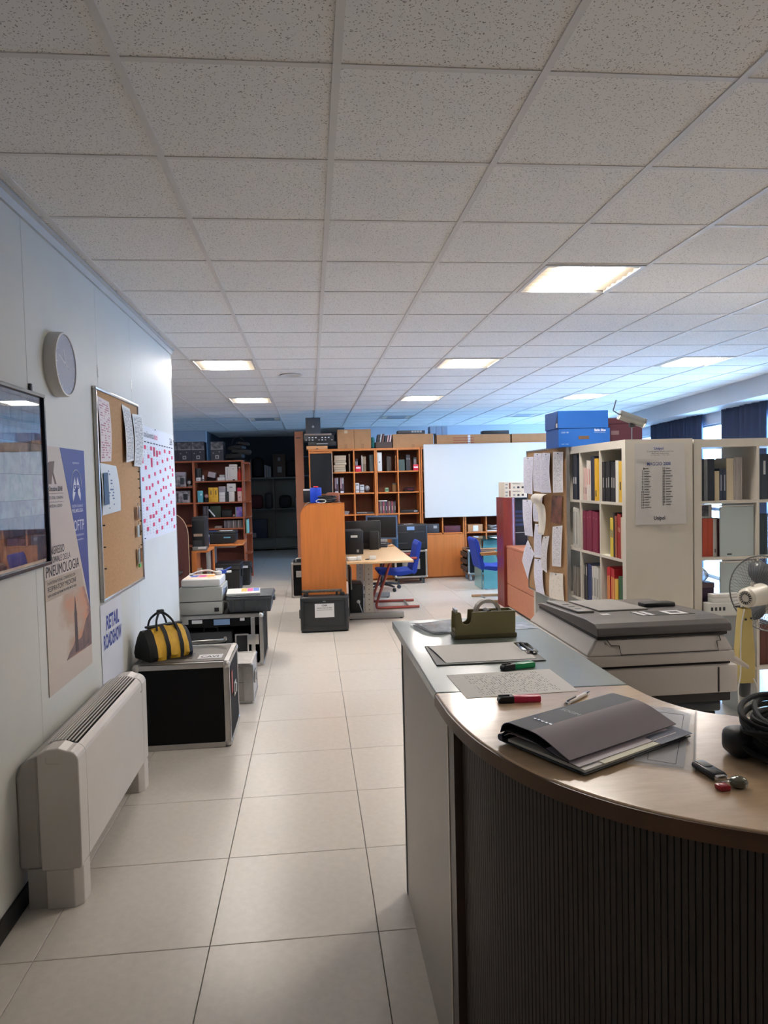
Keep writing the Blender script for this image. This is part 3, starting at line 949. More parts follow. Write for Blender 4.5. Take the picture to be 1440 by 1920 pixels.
# ================================================================== pedestal fan
CREAM = mat('cream_fan_body', (206, 200, 186), 0.35)
YEL = mat('yellowed_plastic', (188, 168, 104), 0.45, var=0.08, vscale=8)
t = thing('pedestal_fan', 'old cream pedestal fan with a yellowed neck seen from behind', 'fan', (2.30, 3.62, 0))
b = B(); lathe(b, [(.20, 0), (.20, .012), (.16, .028), (.03, .045)], (0, 0, 0), 28); obj('base', b, CREAM, t, smooth=True)
b = B(); cyl(b, (0, 0, .04), (0, 0, .47), .020, seg=16); obj('pole', b, mat('fan_pole_grey', (160, 156, 144), 0.4), t, smooth=True)
b = B(); lathe(b, [(.022, .42), (.030, .44), (.032, .49), (.026, .51)], (0, 0, 0), 16); obj('collar', b, CHAR, t, smooth=True)
b = B()
for (w0, z0), (w1, z1) in zip([(.040, .50), (.047, .52), (.046, .66), (.030, .84), (.026, .88)], [(.047, .52), (.046, .66), (.030, .84), (.026, .88), (.024, .90)]):
    A = [b.verts.new((sx * w0, sy * .030, z0)) for sx, sy in ((-1, -1), (1, -1), (1, 1), (-1, 1))]
    Cc = [b.verts.new((sx * w1, sy * .030, z1)) for sx, sy in ((-1, -1), (1, -1), (1, 1), (-1, 1))]
    for i in range(4):
        b.faces.new((A[i], A[(i + 1) % 4], Cc[(i + 1) % 4], Cc[i]))
obj('neck', b, YEL, t, bevel=.008)
for sx, z in ((-.012, .845), (.018, .85)):
    b = B(); cyl(b, (sx, -.032, z), (sx, -.036, z), .006, seg=10); obj('screw', b, CHAR, t)
hd = Vector((.86, .42, .035)).normalized()      # the fan blows away to the right
h0 = Vector((-.02, -.055, .965))
def ring_pts(c, r, n=40):
    a = hd.orthogonal().normalized(); bb_ = hd.cross(a)
    return [c + a * r * math.cos(2 * math.pi * i / n) + bb_ * r * math.sin(2 * math.pi * i / n) for i in range(n)]
b = B(); cyl(b, h0, h0 + hd * .14, .052, .060, 28); cyl(b, h0 - hd * .012, h0, .040, .052, 28); obj('motor_housing', b, CREAM, t, smooth=True)
b = B(); a_ = hd.orthogonal().normalized(); c_ = hd.cross(a_)
for k in range(16):
    an = 2 * math.pi * k / 16
    d_ = a_ * math.cos(an) + c_ * math.sin(an)
    cyl(b, h0 - hd * .0135 + d_ * .020, h0 - hd * .0135 + d_ * .033, .0025, seg=5)
obj('vent_slots', b, BLACK, t)
b = B(); cyl(b, h0 + hd * .05 + Vector((0, 0, .055)), h0 + hd * .05 + Vector((0, 0, .075)), .008, seg=10); obj('oscillation_knob', b, CREAM, t, smooth=True)
gc = h0 + hd * .17
GR = .205
b = B(); tube(b, ring_pts(gc, GR), .004, 6, True); obj('grille_rim', b, mat('grey_wire', (120, 122, 124), 0.4, 0.5), t, smooth=True)
b = B()
for k in range(60):
    an = 2 * math.pi * k / 60
    d_ = a_ * math.cos(an) + c_ * math.sin(an)
    d2 = a_ * math.cos(an + .5) + c_ * math.sin(an + .5)
    tube(b, [gc - hd * .035 + d_ * .06, gc - hd * .042 + d2 * .13, gc + d2 * GR], .0011, 4)
    tube(b, [gc + hd * .10 + d_ * .04, gc + hd * .085 + d2 * .13, gc + d2 * GR], .0011, 4)
o = obj('grille_wires', b, mat('grey_wire', (120, 122, 124), 0.4, 0.5), t)
o['kind'] = 'stuff'
for k in range(3):
    an = 2 * math.pi * k / 3 + .4
    b = B()
    pts0 = []
    for i in range(7):
        s = i / 6; r_ = .03 + .15 * s
        w = .25 + .55 * math.sin(math.pi * min(1, s * .9 + .1))
        for sg in (-1, 1):
            aa = an + sg * w * .62
            pts0.append(b.verts.new(gc + (a_ * math.cos(aa) + c_ * math.sin(aa)) * r_ + hd * (.035 + sg * .016)))
    for i in range(6):
        b.faces.new((pts0[2 * i], pts0[2 * i + 1], pts0[2 * i + 3], pts0[2 * i + 2]))
    o = obj('blade', b, mat('fan_blade_grey', (96, 100, 104), 0.3), t, smooth=True)
    md = o.modifiers.new('solid', 'SOLIDIFY'); md.thickness = .002
b = B(); cyl(b, gc - hd * .03, gc + hd * .06, .030, seg=18); obj('blade_hub', b, CHAR, t, smooth=True)
b = B(); tube(b, smooth_path([(-.03, -.05, .905), (-.05, -.055, .82), (-.052, -.05, .70), (-.046, -.04, .56), (-.062, -.045, .48), (-.058, -.045, .38), (-.026, -.035, .30)], 5), .0035, 6); obj('cord', b, WHITE_METAL, t, smooth=True)
b = B(); tube(b, smooth_path([(.028, -.038, .525), (.045, -.045, .47), (.040, -.045, .38), (.018, -.035, .30)], 5), .0035, 6); obj('cord', b, WHITE_METAL, t, smooth=True)

# ================================================================== left wall
WX = WALL_X
# --- fan coil heater
HEAT = mat('heater_cream', (204, 198, 192), 0.38, var=0.03, vscale=4)
HEAT_G = mat('heater_grey', (170, 166, 160), 0.45)
Y0, Y1 = 2.83, 3.975
t = thing('fan_coil_heater', 'cream floor fan coil heater with slotted top against the left wall', 'heater', (WX, (Y0 + Y1) / 2, 0))
def hp(name, m, pts, y0, y1, bev=0.0):
    bb = B(); prism(bb, pts, 'y', y0 - (Y0 + Y1) / 2, y1 - (Y0 + Y1) / 2); return obj(name, bb, m, t, bevel=bev)
rr = []
# section (x from the wall, z): slim back, domed top, rounded front shoulder
sec = [(.085, .155), (.232, .155), (.238, .165), (.240, .56)] + [(.240 - .045 + .045 * math.cos(R(a)), .575 + .045 * math.sin(R(a))) for a in (10, 30, 50, 70, 90)] + [(.165, .632), (.12, .628), (.085, .610)]
mid = [(x, z) for x, z in sec]
hp('end_cap', HEAT, sec, Y0, Y0 + .10, .006)
hp('end_cap', HEAT, sec, Y1 - .10, Y1, .006)
hp('front_panel', HEAT, [(.205, .158), (.232, .158), (.2375, .166), (.2385, .56)] + [(.240 - .045 + .0435 * math.cos(R(a)), .575 + .0435 * math.sin(R(a))) for a in (10, 30, 50, 70)] + [(.205, .60)], Y0 + .1005, Y1 - .1005)
hp('inner_body', mat('heater_dark_inside', (40, 38, 36), 0.9), [(.086, .16), (.204, .16), (.204, .555), (.086, .555)], Y0 + .1005, Y1 - .1005)
hp('back_plate', HEAT_G, [(.001, .16), (.084, .16), (.084, .605), (.055, .595), (.02, .570), (.001, .52)], Y0 + .012, Y1 - .012, .01)
for k in range(9):
    x = .092 + .0132 * k
    bb = B(); zt = .612 + .012 * math.sin(math.pi * (k + .5) / 9)
    prism(bb, [(x, zt + .0065), (x + .0052, zt + .0065), (x + .0052, zt + .010), (x, zt + .010)], 'y', -(Y1 - Y0) / 2 + .1005, (Y1 - Y0) / 2 - .1005)
    obj('grille_slat', bb, HEAT, t)
for a, c in ((Y0 + .004, Y0 + .105), (Y1 - .105, Y1 - .004)):
    bb = B(); pts = [(.10, a - (Y0 + Y1) / 2), (.205, a - (Y0 + Y1) / 2), (.232, a + .03 - (Y0 + Y1) / 2), (.236, c - (Y0 + Y1) / 2), (.10, c - (Y0 + Y1) / 2)]
    prism(bb, pts, 'z', 0, .154); obj('foot', bb, HEAT, t, bevel=.004)
    bb = B(); box(bb, .03, .099, a + .01 - (Y0 + Y1) / 2, c - .01 - (Y0 + Y1) / 2, 0, .159); obj('rear_foot', bb, HEAT_G, t)
bb = B(); tube(bb, [(.12, -(Y1 - Y0) / 2 - .0005, .60), (.12, -(Y1 - Y0) / 2 - .0005, .575), (.17, -(Y1 - Y0) / 2 - .0005, .572)], .0012, 4); obj('cap_seam', bb, HEAT_G, t)
bx('badge', HEAT_G, t, .2385, .2405, .45, .485, .545, .552)

# --- wall clock
t = thing('wall_clock', 'round white wall clock with a glass face above the framed photos', 'clock', (WX, 3.475, 2.20), rot=(0, R(90), 0))
b = B(); lathe(b, [(.148, 0), (.148, .045), (.144, .053), (.137, .053), (.135, .046), (.10, .030)], (0, 0, 0.001), 48); obj('case', b, mat('clock_silver', (196, 194, 190), 0.35), t, smooth=True)
b = B(); cyl(b, (0, 0, .040), (0, 0, .0500), .1345, seg=48); obj('dial', b, mat('clock_dial', (150, 158, 178), 0.12, coat=0.6), t, smooth=True)  # bluish dial colour stands in for the ceiling mirrored in the glass
for ang_, ln, w_ in ((R(200), .070, .004), (R(250), .100, .003), (R(70), .045, .002)):
    bb = B(); box(bb, -.015, ln, -w_, w_, .0504, .0512); obj('hand', bb, mat('clock_hand', (206, 208, 216), 0.4), t, rot=(0, 0, ang_))
for k in range(12):
    bb = B(); box(bb, .112, .126, -.0022, .0022, .0502, .0507); obj('hour_mark', bb, mat('clock_mark', (176, 180, 196), 0.5), t, rot=(0, 0, k * math.pi / 6))

# --- framed photo collage
t = thing('photo_frame', 'large black framed photo collage under glass at the left edge', 'picture frame', (WX, 2.55, 1.30))
fy0, fy1, fz0, fz1 = 1.85 - 2.55, 3.255 - 2.55, 0.0, .735
b = B()
for q in ((fy0, fy1, fz0, fz0 + .016), (fy0, fy1, fz1 - .016, fz1), (fy0, fy0 + .016, fz0 + .016, fz1 - .016), (fy1 - .016, fy1, fz0 + .016, fz1 - .016)):
    box(b, .002, .028, q[0], q[1], q[2], q[3])
obj('frame', b, mat('black_frame', (28, 32, 42), 0.25), t, bevel=.002)
bx('backing', mat('frame_backing', (60, 60, 70), 0.7), t, .003, .012, fy0 + .016, fy1 - .016, fz0 + .016, fz1 - .016)
def photo_mat(k, c1, c2, sc):
    m = mat('collage_photo_%d' % k, c1, 0.5, var=0.3, col2=c2, vscale=sc, coat=0.0)
    return m
rowc = [((58, 62, 92), (120, 110, 120)), ((96, 44, 60), (150, 110, 90)), ((120, 122, 128), (168, 168, 172)), ((128, 132, 140), (176, 176, 180)), ((112, 114, 126), (160, 160, 172)), ((52, 46, 74), (110, 100, 120)), ((84, 44, 54), (140, 100, 96))]
zz = [fz1 - .018, fz1 - .135, fz1 - .215, fz1 - .345, fz1 - .450, fz1 - .515, fz1 - .590, fz0 + .018]
k = 0
for rI in range(7):
    yy = fy0 + .018
    while yy < fy1 - .03:
        w_ = random.uniform(.10, .15)
        ye = min(yy + w_, fy1 - .018)
        if fy1 - .018 - ye < .05: ye = fy1 - .018
        c1, c2 = rowc[rI]
        c1 = tuple(max(0, min(255, v + random.randint(-16, 16))) for v in c1)
        bb = B(); box(bb, .012, .0135, yy + .001, ye - .001, zz[rI + 1] + .001, zz[rI] - .001)
        obj('photo', bb, photo_mat(k, c1, c2, random.uniform(14, 32)), t); k += 1
        yy = ye
bx('glass_pane', mat('frame_glass', (245, 248, 250), 0.01, trans=1.0, spec=0.4), t, .016, .018, fy0 + .016, fy1 - .016, fz0 + .016, fz1 - .016)
bx('hook', CHAR, t, .001, .012, fy1 - .11, fy1 - .095, fz1 + .001, fz1 + .035)

# --- congress poster
t = thing('congress_poster', 'tall medical congress poster with a blue wedge and a tower at sunset', 'poster', (WX, 3.555, .72))
py0, py1, ph = 3.225 - 3.555, 3.84 - 3.555, 1.10
def pw(y, z): return (y, z)
b = B(); box(b, .0015, .004, py0, py1, 0, ph); obj('paper', b, mat('poster_cream', (196, 182, 170), 0.45, var=0.05, vscale=2), t)
def flat(name, m, pts, x=.0046):
    bb = B(); prism(bb, pts, 'x', .004, x); return obj(name, bb, m, t)
flat('blue_wedge', mat('poster_blue', (48, 66, 142), 0.4), [(-.073, ph), (py1, ph), (py1, .285)])
def sky_mat():
    m = bpy.data.materials.new('sunset_print'); m.use_nodes = True
    nt = m.node_tree; p = nt.nodes['Principled BSDF']; p.inputs['Roughness'].default_value = 0.45
    tc = N(nt, 'ShaderNodeTexCoord'); mp = N(nt, 'ShaderNodeMapping'); mp.inputs['Scale'].default_value = (1, 1, 2.0)
    nt.links.new(tc.outputs['Object'], mp.inputs[0])
    no = N(nt, 'ShaderNodeTexNoise'); no.inputs['Scale'].default_value = 3.2; no.inputs['Detail'].default_value = 5; no.inputs['Roughness'].default_value = 0.5
    nt.links.new(mp.outputs[0], no.inputs['Vector'])
    sp = N(nt, 'ShaderNodeSeparateXYZ'); nt.links.new(tc.outputs['Object'], sp.inputs[0])
    ad = N(nt, 'ShaderNodeMath', operation='MULTIPLY_ADD'); ad.inputs[1].default_value = 0.9; ad.inputs[2].default_value = -0.02
    nt.links.new(sp.outputs[1], ad.inputs[0])
    a2 = N(nt, 'ShaderNodeMath', operation='ADD'); nt.links.new(ad.outputs[0], a2.inputs[0]); nt.links.new(no.outputs['Fac'], a2.inputs[1])
    rp = N(nt, 'ShaderNodeValToRGB'); e = rp.color_ramp.elements
    e[0].position = .28; e[0].color = lin((196, 184, 170)); e[1].position = .80; e[1].color = lin((112, 82, 78))
    for pos, c in ((.45, (178, 150, 128)), (.56, (196, 138, 104)), (.66, (140, 110, 104))):
        q = e.new(pos); q.color = lin(c)
    nt.links.new(a2.outputs[0], rp.inputs[0]); nt.links.new(rp.outputs[0], p.inputs['Base Color'])
    return m
flat('sunset_picture', sky_mat(), [(py0, .10), (py1, .10), (py1, .285), (.198, .416), (py0, .416)], .0044)
flat('tower', mat('tower_print', (72, 52, 52), 0.5), [(.028, .115), (.078, .115), (.070, .27), (.072, .30), (.066, .315), (.051, .385), (.038, .315), (.033, .30), (.034, .27)], .0050)
flat('skyline', mat('skyline_print', (84, 74, 76), 0.5, col2=(128, 100, 92), vscale=14), [(-.10, .105), (-.05, .135), (.0, .15), (.03, .175), (.09, .165), (.13, .17), (.17, .205), (.21, .245), (py1, .275), (py1, .125), (.16, .105)], .0048)
flat('cream_band', mat('poster_band', (178, 162, 142), 0.5), [(py0, .417), (.195, .417), (.16, .510), (py0, .510)], .0046)
flat('figure_emblem', mat('emblem_brown', (104, 84, 72), 0.6), [(-.27, .93), (-.25, .985), (-.27, 1.015), (-.215, 1.03), (-.15, 1.035), (-.17, .985), (-.135, .93), (-.155, .93), (-.185, .975), (-.20, .93)], .0048)
def pt(s, y, z, h, w=None, m=INK, bold=0.0):
    return text('poster_lettering', s, m, t, (.0054, y, z), ROT_POSX, h, w, bold=bold)
pt('13-15 Ottobre 2018', -.318, .898, .022, .25, bold=.01)
pt('PALAZZO DEL CINEMA', -.318, .862, .013, .26)
pt('VENEZIA LIDO', -.285, .826, .012, .21)
bx('rule', INK, t, .0044, .0048, -.318, -.05, .887, .8885)
bx('rule', INK, t, .0044, .0048, -.318, -.05, .848, .8495)
pt('XIX', -.318, .663, .034, .060)
pt('CONGRESSO', -.318, .616, .036, .245)
pt('NAZIONALE DELLA', -.318, .578, .028, .325)
pt('PNEUMOLOGIA', -.318, .520, .048, .448)
pt('3rd INTERNATIONAL CONFERENCE ON', -.305, .486, .014, .37)
pt('RESPIRATORY MEDICINE', -.305, .455, .022, .38)
pt('NEW HORIZONS FROM THE WISDOM OF AGES', -.305, .432, .011, .38, bold=.01)
# white lung emblem and lettering on the blue wedge
for s in (-1, 1):
    flat('lung_emblem', INK_WHITE, [(.142 + s * .005, .925), (.142 + s * .02, .965), (.142 + s * .042, .93), (.142 + s * .062, .875), (.142 + s * .056, .845), (.142 + s * .022, .880)], .0052)
b = B(); tube(b, [(.0052, .142 + .078 * math.cos(R(a)), .915 + .085 * math.sin(R(a))) for a in range(0, 181, 15)], .0022, 4); obj('emblem_arc', b, INK_WHITE, t)
text('emblem_letters', 'SIP', INK_BLUE, t, (.0056, .098, .892), ROT_POSX, .032, .085, bold=.02)
pt('SOCIETA ITALIANA DI', .062, .815, .013, .165, INK_WHITE)
pt('PNEUMOLOGIA', .062, .790, .018, .165, INK_WHITE, .01)
pt('OFTP', .075, .700, .052, .160, INK_WHITE)
pt('organizzato da', .095, 1.03, .010, .10, INK_WHITE)
pt('PNEUMOLOGIA', .105, .672, .010, .12, INK_WHITE)
pt('e medicina', .115, .650, .010, .10, INK_WHITE)

# --- cork board on the wall
CORK = mat('cork', (186, 146, 104), 0.9, var=0.18, vscale=60)
t = thing('cork_board', 'aluminium framed cork board with pinned notes on the left wall', 'notice board', (WX, 4.52, 1.0))
c0, c1, ch = 4.03 - 4.52, 5.00 - 4.52, 1.18
bx('cork', CORK, t, .003, .014, c0 + .018, c1 - .018, .018, ch - .018)
for nme, q in (('frame_rail', (c0, c1, 0, .018)), ('frame_rail', (c0, c1, ch - .018, ch)), ('frame_stile', (c0, c0 + .018, .018, ch - .018)), ('frame_stile', (c1 - .018, c1, .018, ch - .018))):
    bb = B(); rbox(bb, .002, .024, q[0], q[1], q[2], q[3], .004); obj(nme, bb, ALU, t, smooth=True)
rnd = random.Random(5)
pins = [(c0 + .06, z) for z in (.18, .30, .42)] + [(c1 - .055 + rnd.uniform(-.01, .01), z) for z in (.24, .33, .40, .47, .56, .62, .68, .73, .79)]
for y, z in pins:
    bb = B(); cyl(bb, (.014, y, z), (.026, y, z), .0035, .0045, 8); obj('push_pin', bb, BLACK, t, smooth=True)
def wall_sheet(label, name, q, m, bulge=.008, cat='paper', n=8):
    o = sheet(name, [(WX + .0165 + d, y, z) for y, z, d in q], m, None, bulge, (1, 0, 0), n)
    return tag(o, label, cat)
PINK_LIST = print_mat('pink_list', (214, 204, 206), (176, 120, 136), 26, .5, 6, .1, .05)
TXT = print_mat('typed_text', (212, 212, 208), (128, 128, 132), 40, .58, 14, .08, .04)
BLUE_NOTE = print_mat('blue_note', (206, 216, 226), (90, 120, 160), 16, .45, 5, .35, .1)
wall_sheet('pink handwritten list pinned at the top left of the wall cork board', 'pinned_list', [(4.06, 2.13, 0), (4.30, 2.12, 0), (4.30, 1.78, 0), (4.07, 1.77, .004)], PINK_LIST)
o = wall_sheet('card with a dark blue block pinned under the pink list', 'pinned_card', [(4.065, 1.765, 0), (4.40, 1.755, 0), (4.42, 1.49, .012), (4.075, 1.475, 0)], BLUE_NOTE)
sheet('blue_block', [(.013, .012, .235), (.013, .10, .238), (.013, .11, .06), (.013, .012, .055)], mat('blue_block', (40, 82, 120), 0.5), o, nrm=(1, 0, 0))
wall_sheet('typed sheet pinned at the top of the wall cork board', 'pinned_sheet', [(4.58, 2.14, 0), (4.78, 2.13, 0), (4.80, 1.80, .01), (4.57, 1.78, .018)], TXT, .01)
wall_sheet('typed sheet overhanging the right edge of the wall cork board', 'pinned_sheet', [(4.79, 2.10, .010), (5.055, 2.115, .014), (5.00, 1.76, .012), (4.79, 1.765, .012)], TXT, .012)
for z, cc, lab, hh in ((1.52, (152, 108, 60), 'brown key tag hanging at the right side of the wall cork board', .11), (1.40, (196, 200, 196), 'silver keys on a white tag hanging on the wall cork board', .10), (1.245, (150, 150, 140), 'lowest key bunch with a green tag on the wall cork board', .12)):
    t2 = thing('key_bunch', lab, 'keys', (WX + .027, 4.835, z), group='keys hanging on the cork board')
    bb = B(); tube(bb, [(.004, .014 * math.cos(a), -.012 + .014 * math.sin(a)) for a in [2 * math.pi * i / 14 for i in range(14)]], .0016, 5, True); obj('ring', bb, CHROME, t2, smooth=True)
    bb = B(); rbox(bb, .0, .008, -.034, .020, -hh, -.022, .004); obj('tag', bb, mat('key_tag_%d' % cc[0], cc, 0.4), t2, smooth=True)
    bb = B(); rbox(bb, .009, .013, -.006, .026, -hh * .9, -.018, .001, 1); obj('key', bb, CHROME if cc[0] != 152 else ALU, t2, smooth=True)
bx('green_end', mat('key_green', (70, 170, 70), 0.5), t2, .0005, .009, -.026, .014, -.142, -.1205)

# --- year planner
t = thing('year_planner', 'white year planner with magenta squares at the end of the left wall', 'calendar', (WX, 5.70, 1.25))
q0, q1, qh = 5.06 - 5.70, 6.30 - 5.70, .81
sheet('sheet', [(.002, q0, qh), (.002, q1, qh), (.002, q1, 0), (.002, q0, 0)], mat('planner_paper', (210, 212, 218), 0.7), t, bulge=.004, nrm=(1, 0, 0))
text('heading', 'duemilaventi', INK, t, (.0075, q0 + .02, qh - .080), ROT_POSX, .046, .42)
text('heading', 'sei', INK_RED, t, (.0075, q0 + .46, qh - .080), ROT_POSX, .046, .12)
text('year_number', '26', INK, t, (.0075, q1 - .19, qh - .090), ROT_POSX, .055, .12)
cw = (q1 - q0 - .06) / 12
for mI in range(12):
    bb = B(); box(bb, .0058, .0064, q0 + .03 + mI * cw + .01, q0 + .03 + mI * cw + cw * .7, qh - .118, qh - .110); obj('month_name', bb, INK, t)
PL_TXT = mat('planner_small_print', (150, 158, 172), 0.7)
bb = B()
for mI in range(12):
    for d in range(31):
        z = qh - .14 - d * (qh - .17) / 31
        y = q0 + .03 + mI * cw
        box(bb, .0058, .0062, y + .006, y + .018, z - .010, z - .003)
o = obj('day_numbers', bb, PL_TXT, t); o['kind'] = 'stuff'
hol = {0: [0, 5], 2: [14], 3: [0, 4, 5, 24], 4: [0, 1], 5: [1, 2], 7: [14], 10: [0], 11: [7, 24, 25]}
for mI in range(12):
    days = set(hol.get(mI, [])) | {(4 + mI * 3) % 7 + 7 * kk for kk in range(5)}
    for d in days:
        if d > 30: continue
        z = qh - .14 - d * (qh - .17) / 31
        y = q0 + .03 + mI * cw
        bb = B(); box(bb, .0056, .0068, y + .002, y + cw * .62, z - .0262, z + .001); obj('holiday_square', bb, INK_RED, t)
for y, z in ((q0 + .5, qh - .008), (q1 - .03, qh - .05), (q1 - .01, .05), (q0 + .05, .02)):
    bb = B(); cyl(bb, (.006, y, z), (.014, y, z), .0035, seg=8); obj('push_pin', bb, BLACK, t)

# --- roadshow poster (mascot left out)
t = thing('roadshow_poster', 'white poster reading RETAIL ROADSHOW low on the wall behind the heater', 'poster', (WX, 4.22, .45))
bx('paper', mat('roadshow_paper', (204, 206, 212), 0.5), t, .0015, .004, 4.01 - 4.22, 4.44 - 4.22, 0, .535)
text('poster_lettering', 'RETAIL', INK_BLUE, t, (.0050, -.115, .385), ROT_POSX, .075, .27, bold=.035, shear=.1)
text('poster_lettering', 'ROADSHOW', INK_BLUE, t, (.0050, -.175, .285), ROT_POSX, .075, .375, bold=.03, shear=.1)
text('poster_lettering', 'Studio Events', INK, t, (.0050, -.10, .49), ROT_POSX, .020, .20, shear=.3) if False else None

# ================================================================== flight cases along the wall
CASE_BLK = mat('flight_case_black', (13, 13, 14), 0.7, spec=0.2, bump=0.06, bscale=400)
SCUFF = mat('scuffed_grey_top', (112, 106, 100), 0.5, 0.3, var=0.25, vscale=12)
def flight_case(name, label, cat, w, d, h, loc, rz=0, group=None, ext=.022, open_front=False, panel=CASE_BLK):
    """Black panels held in aluminium angle with ball corners; origin at base centre."""
    t = thing(name, label, cat, loc, rz, group)
    X, Y = w / 2, d / 2
    e = .004
    if not open_front:
        bx('front_panel', panel, t, -X + e, X - e, -Y + e, -Y + e + .009, e, h - e)
    bx('back_panel', panel, t, -X + e, X - e, Y - e - .009, Y - e, e, h - e)
    bx('side_panel', panel, t, -X + e, -X + e + .009, -Y + .0135, Y - .0135, e, h - e)
    bx('side_panel', panel, t, X - e - .009, X - e, -Y + .0135, Y - .0135, e, h - e)
    bx('top_panel', panel, t, -X + .0135, X - .0135, -Y + .0135, Y - .0135, h - e - .009, h - e)
    bx('bottom_panel', panel, t, -X + .0135, X - .0135, -Y + .0135, Y - .0135, e, e + .009)
    for sx in (-1, 1):
        for sy in (-1, 1):
            bb = B(); x0, y0 = sx * X, sy * Y
            box(bb, min(x0, x0 - sx * ext), max(x0, x0 - sx * ext), min(y0, y0 - sy * .003), max(y0, y0 - sy * .003), ext, h - ext)
            box(bb, min(x0, x0 - sx * .003), max(x0, x0 - sx * .003), min(y0, y0 - sy * ext), max(y0, y0 - sy * ext), ext, h - ext)
            obj('edge_angle', bb, ALU, t)
    for sz, z0 in ((1, h), (-1, 0)):
        for sy in (-1, 1):
            y0 = sy * Y; bb = B()
            box(bb, -X + ext, X - ext, min(y0, y0 - sy * .003), max(y0, y0 - sy * .003), min(z0, z0 - sz * ext), max(z0, z0 - sz * ext))
            box(bb, -X + ext, X - ext, min(y0, y0 - sy * ext), max(y0, y0 - sy * ext), min(z0, z0 - sz * .003), max(z0, z0 - sz * .003))
            obj('edge_angle', bb, ALU, t)
        for sx in (-1, 1):
            x0 = sx * X; bb = B()
            box(bb, min(x0, x0 - sx * .003), max(x0, x0 - sx * .003), -Y + ext, Y - ext, min(z0, z0 - sz * ext), max(z0, z0 - sz * ext))
            box(bb, min(x0, x0 - sx * ext), max(x0, x0 - sx * ext), -Y + ext, Y - ext, min(z0, z0 - sz * .003), max(z0, z0 - sz * .003))
            obj('edge_angle', bb, ALU, t)
        for sx in (-1, 1):
            for sy in (-1, 1):
                bb = B()
                bmesh.ops.create_uvsphere(bb, u_segments=10, v_segments=8, radius=ext * .82, matrix=Matrix.Translation((sx * (X - ext * .6), sy * (Y - ext * .6), (h - ext * .62) if sz > 0 else ext * .82)))
                obj('ball_corner', bb, ALU, t, smooth=True)
    return t
def latch(t, x, y, z, nx):
    """A recessed butterfly latch on a face with outward normal +x or -y."""
    bb = B()
    if nx == 'x':
        rbox(bb, x, x + .008, y - .05, y + .05, z - .045, z + .045, .003)
        rbox(bb, x + .008, x + .016, y - .018, y + .018, z - .03, z + .03, .003)
    else:
        rbox(bb, x - .05, x + .05, y - .008, y, z - .045, z + .045, .003)
        rbox(bb, x - .018, x + .018, y - .016, y - .008, z - .03, z + .03, .003)
    obj('latch', bb, ALU, t, smooth=True)
near_case = flight_case('flight_case', 'large black flight case with scuffed metal edges next to the heater', 'flight case', .58, .52, .535, (-.825, 4.735, 0), ext=.034)
bx('top_sheet', SCUFF, near_case, -.255, .255, -.225, .225, .5355, .5385)
bx('top_dish', BLACK, near_case, -.09, .05, -.15, .0, .5386, .5400)
bx('label_plate', WHITE_PAPER, near_case, .085, .235, -.165, -.06, .5386, .5396)
text('label_lettering', 'CAVI', INK, near_case, (.10, -.14, .5402), (0, 0, 0), .045, .11, bold=.02)
latch(near_case, .29, .0, .30, 'x')
bx('red_sticker', mat('red_sticker', (150, 52, 50), 0.5), near_case, .2903, .2915, -.15, -.08, .30, .44)
bb = B(); tube(bb, smooth_path([(-.10, .19, .541), (.0, .20, .565), (.14, .21, .567), (.215, .17, .58), (.225, .14, .6)], 6), .011, 8); obj('trolley_bar', bb, ALU, near_case, smooth=True)

# --- yellow and black duffel bag on the near case
YELLOW = mat('yellow_nylon', (222, 172, 40), 0.6, var=0.2, vscale=14, bump=0.35, bscale=30)
BLKNY = mat('black_nylon', (20, 20, 22), 0.7, bump=0.3, bscale=60)
t = thing('duffel_bag', 'yellow and black duffel bag lying on the near flight case', 'bag', (-.968, 4.69, .5405), rz=R(40))
t.scale = (.74, .80, .98)
def bag_section(s):
    # cross-section scale along the bag: ends pinch in
    k = 1 - .12 * abs(2 * s - 1) ** 3
    return k
prof = [(-.135, .0), (-.150, .03), (-.140, .09), (-.095, .165), (-.04, .205), (.02, .205), (.085, .165), (.135, .09), (.145, .03), (.13, 0)]
def bag_part(name, m, s0, s1, off=0.0, cap0=False, cap1=False, n=8, Lb=.40):
    bb = B(); rings = []
    for i in range(n + 1):
        s = s0 + (s1 - s0) * i / n
        k = bag_section(s)
        x = -Lb / 2 + Lb * s
        ring = []
        for j, (yy, zz_) in enumerate(prof):
            w_ = .006 * math.sin(17 * s + j * 1.7)
            ring.append(bb.verts.new((x, yy * k * (1 + off) + w_, max(0.0, zz_ * k * (1 + off) + (w_ if zz_ > .02 else 0)))))
        rings.append(ring)
    for A, C2 in zip(rings, rings[1:]):
        for j in range(len(prof)):
            j2 = (j + 1) % len(prof)
            bb.faces.new((A[j], A[j2], C2[j2], C2[j]))
    if cap0: bb.faces.new(rings[0][::-1])
    if cap1: bb.faces.new(rings[-1])
    return obj(name, bb, m, t, smooth=True)
bag_part('end_panel', BLKNY, 0.0, .16, cap0=True, n=3)
bag_part('body', YELLOW, .16, .90, n=16)
bag_part('end_panel', BLKNY, .90, 1.0, cap1=True, n=2)
bag_part('webbing_strap', BLKNY, .36, .45, .022, n=2)
bag_part('webbing_strap', BLKNY, .68, .77, .022, n=2)
bb = B(); rbox(bb, -.16, .17, -.035, .02, .198, .212, .005); obj('zip_flap', bb, BLKNY, t, smooth=True)
for s in (-1, 1):
    bb = B(); pts = smooth_path([(-.10, .075 * s, .185), (-.085, .05 * s, .25), (-.02, .006 * s, .292), (.045, .05 * s, .25), (.09, .078 * s, .175)], 6)
    tube(bb, pts, .009, 6); obj('carry_handle', bb, BLKNY, t, smooth=True)
bb = B(); rbox(bb, -.05, .012, -.016, .016, .280, .308, .008); obj('handle_wrap', bb, BLKNY, t, smooth=True)

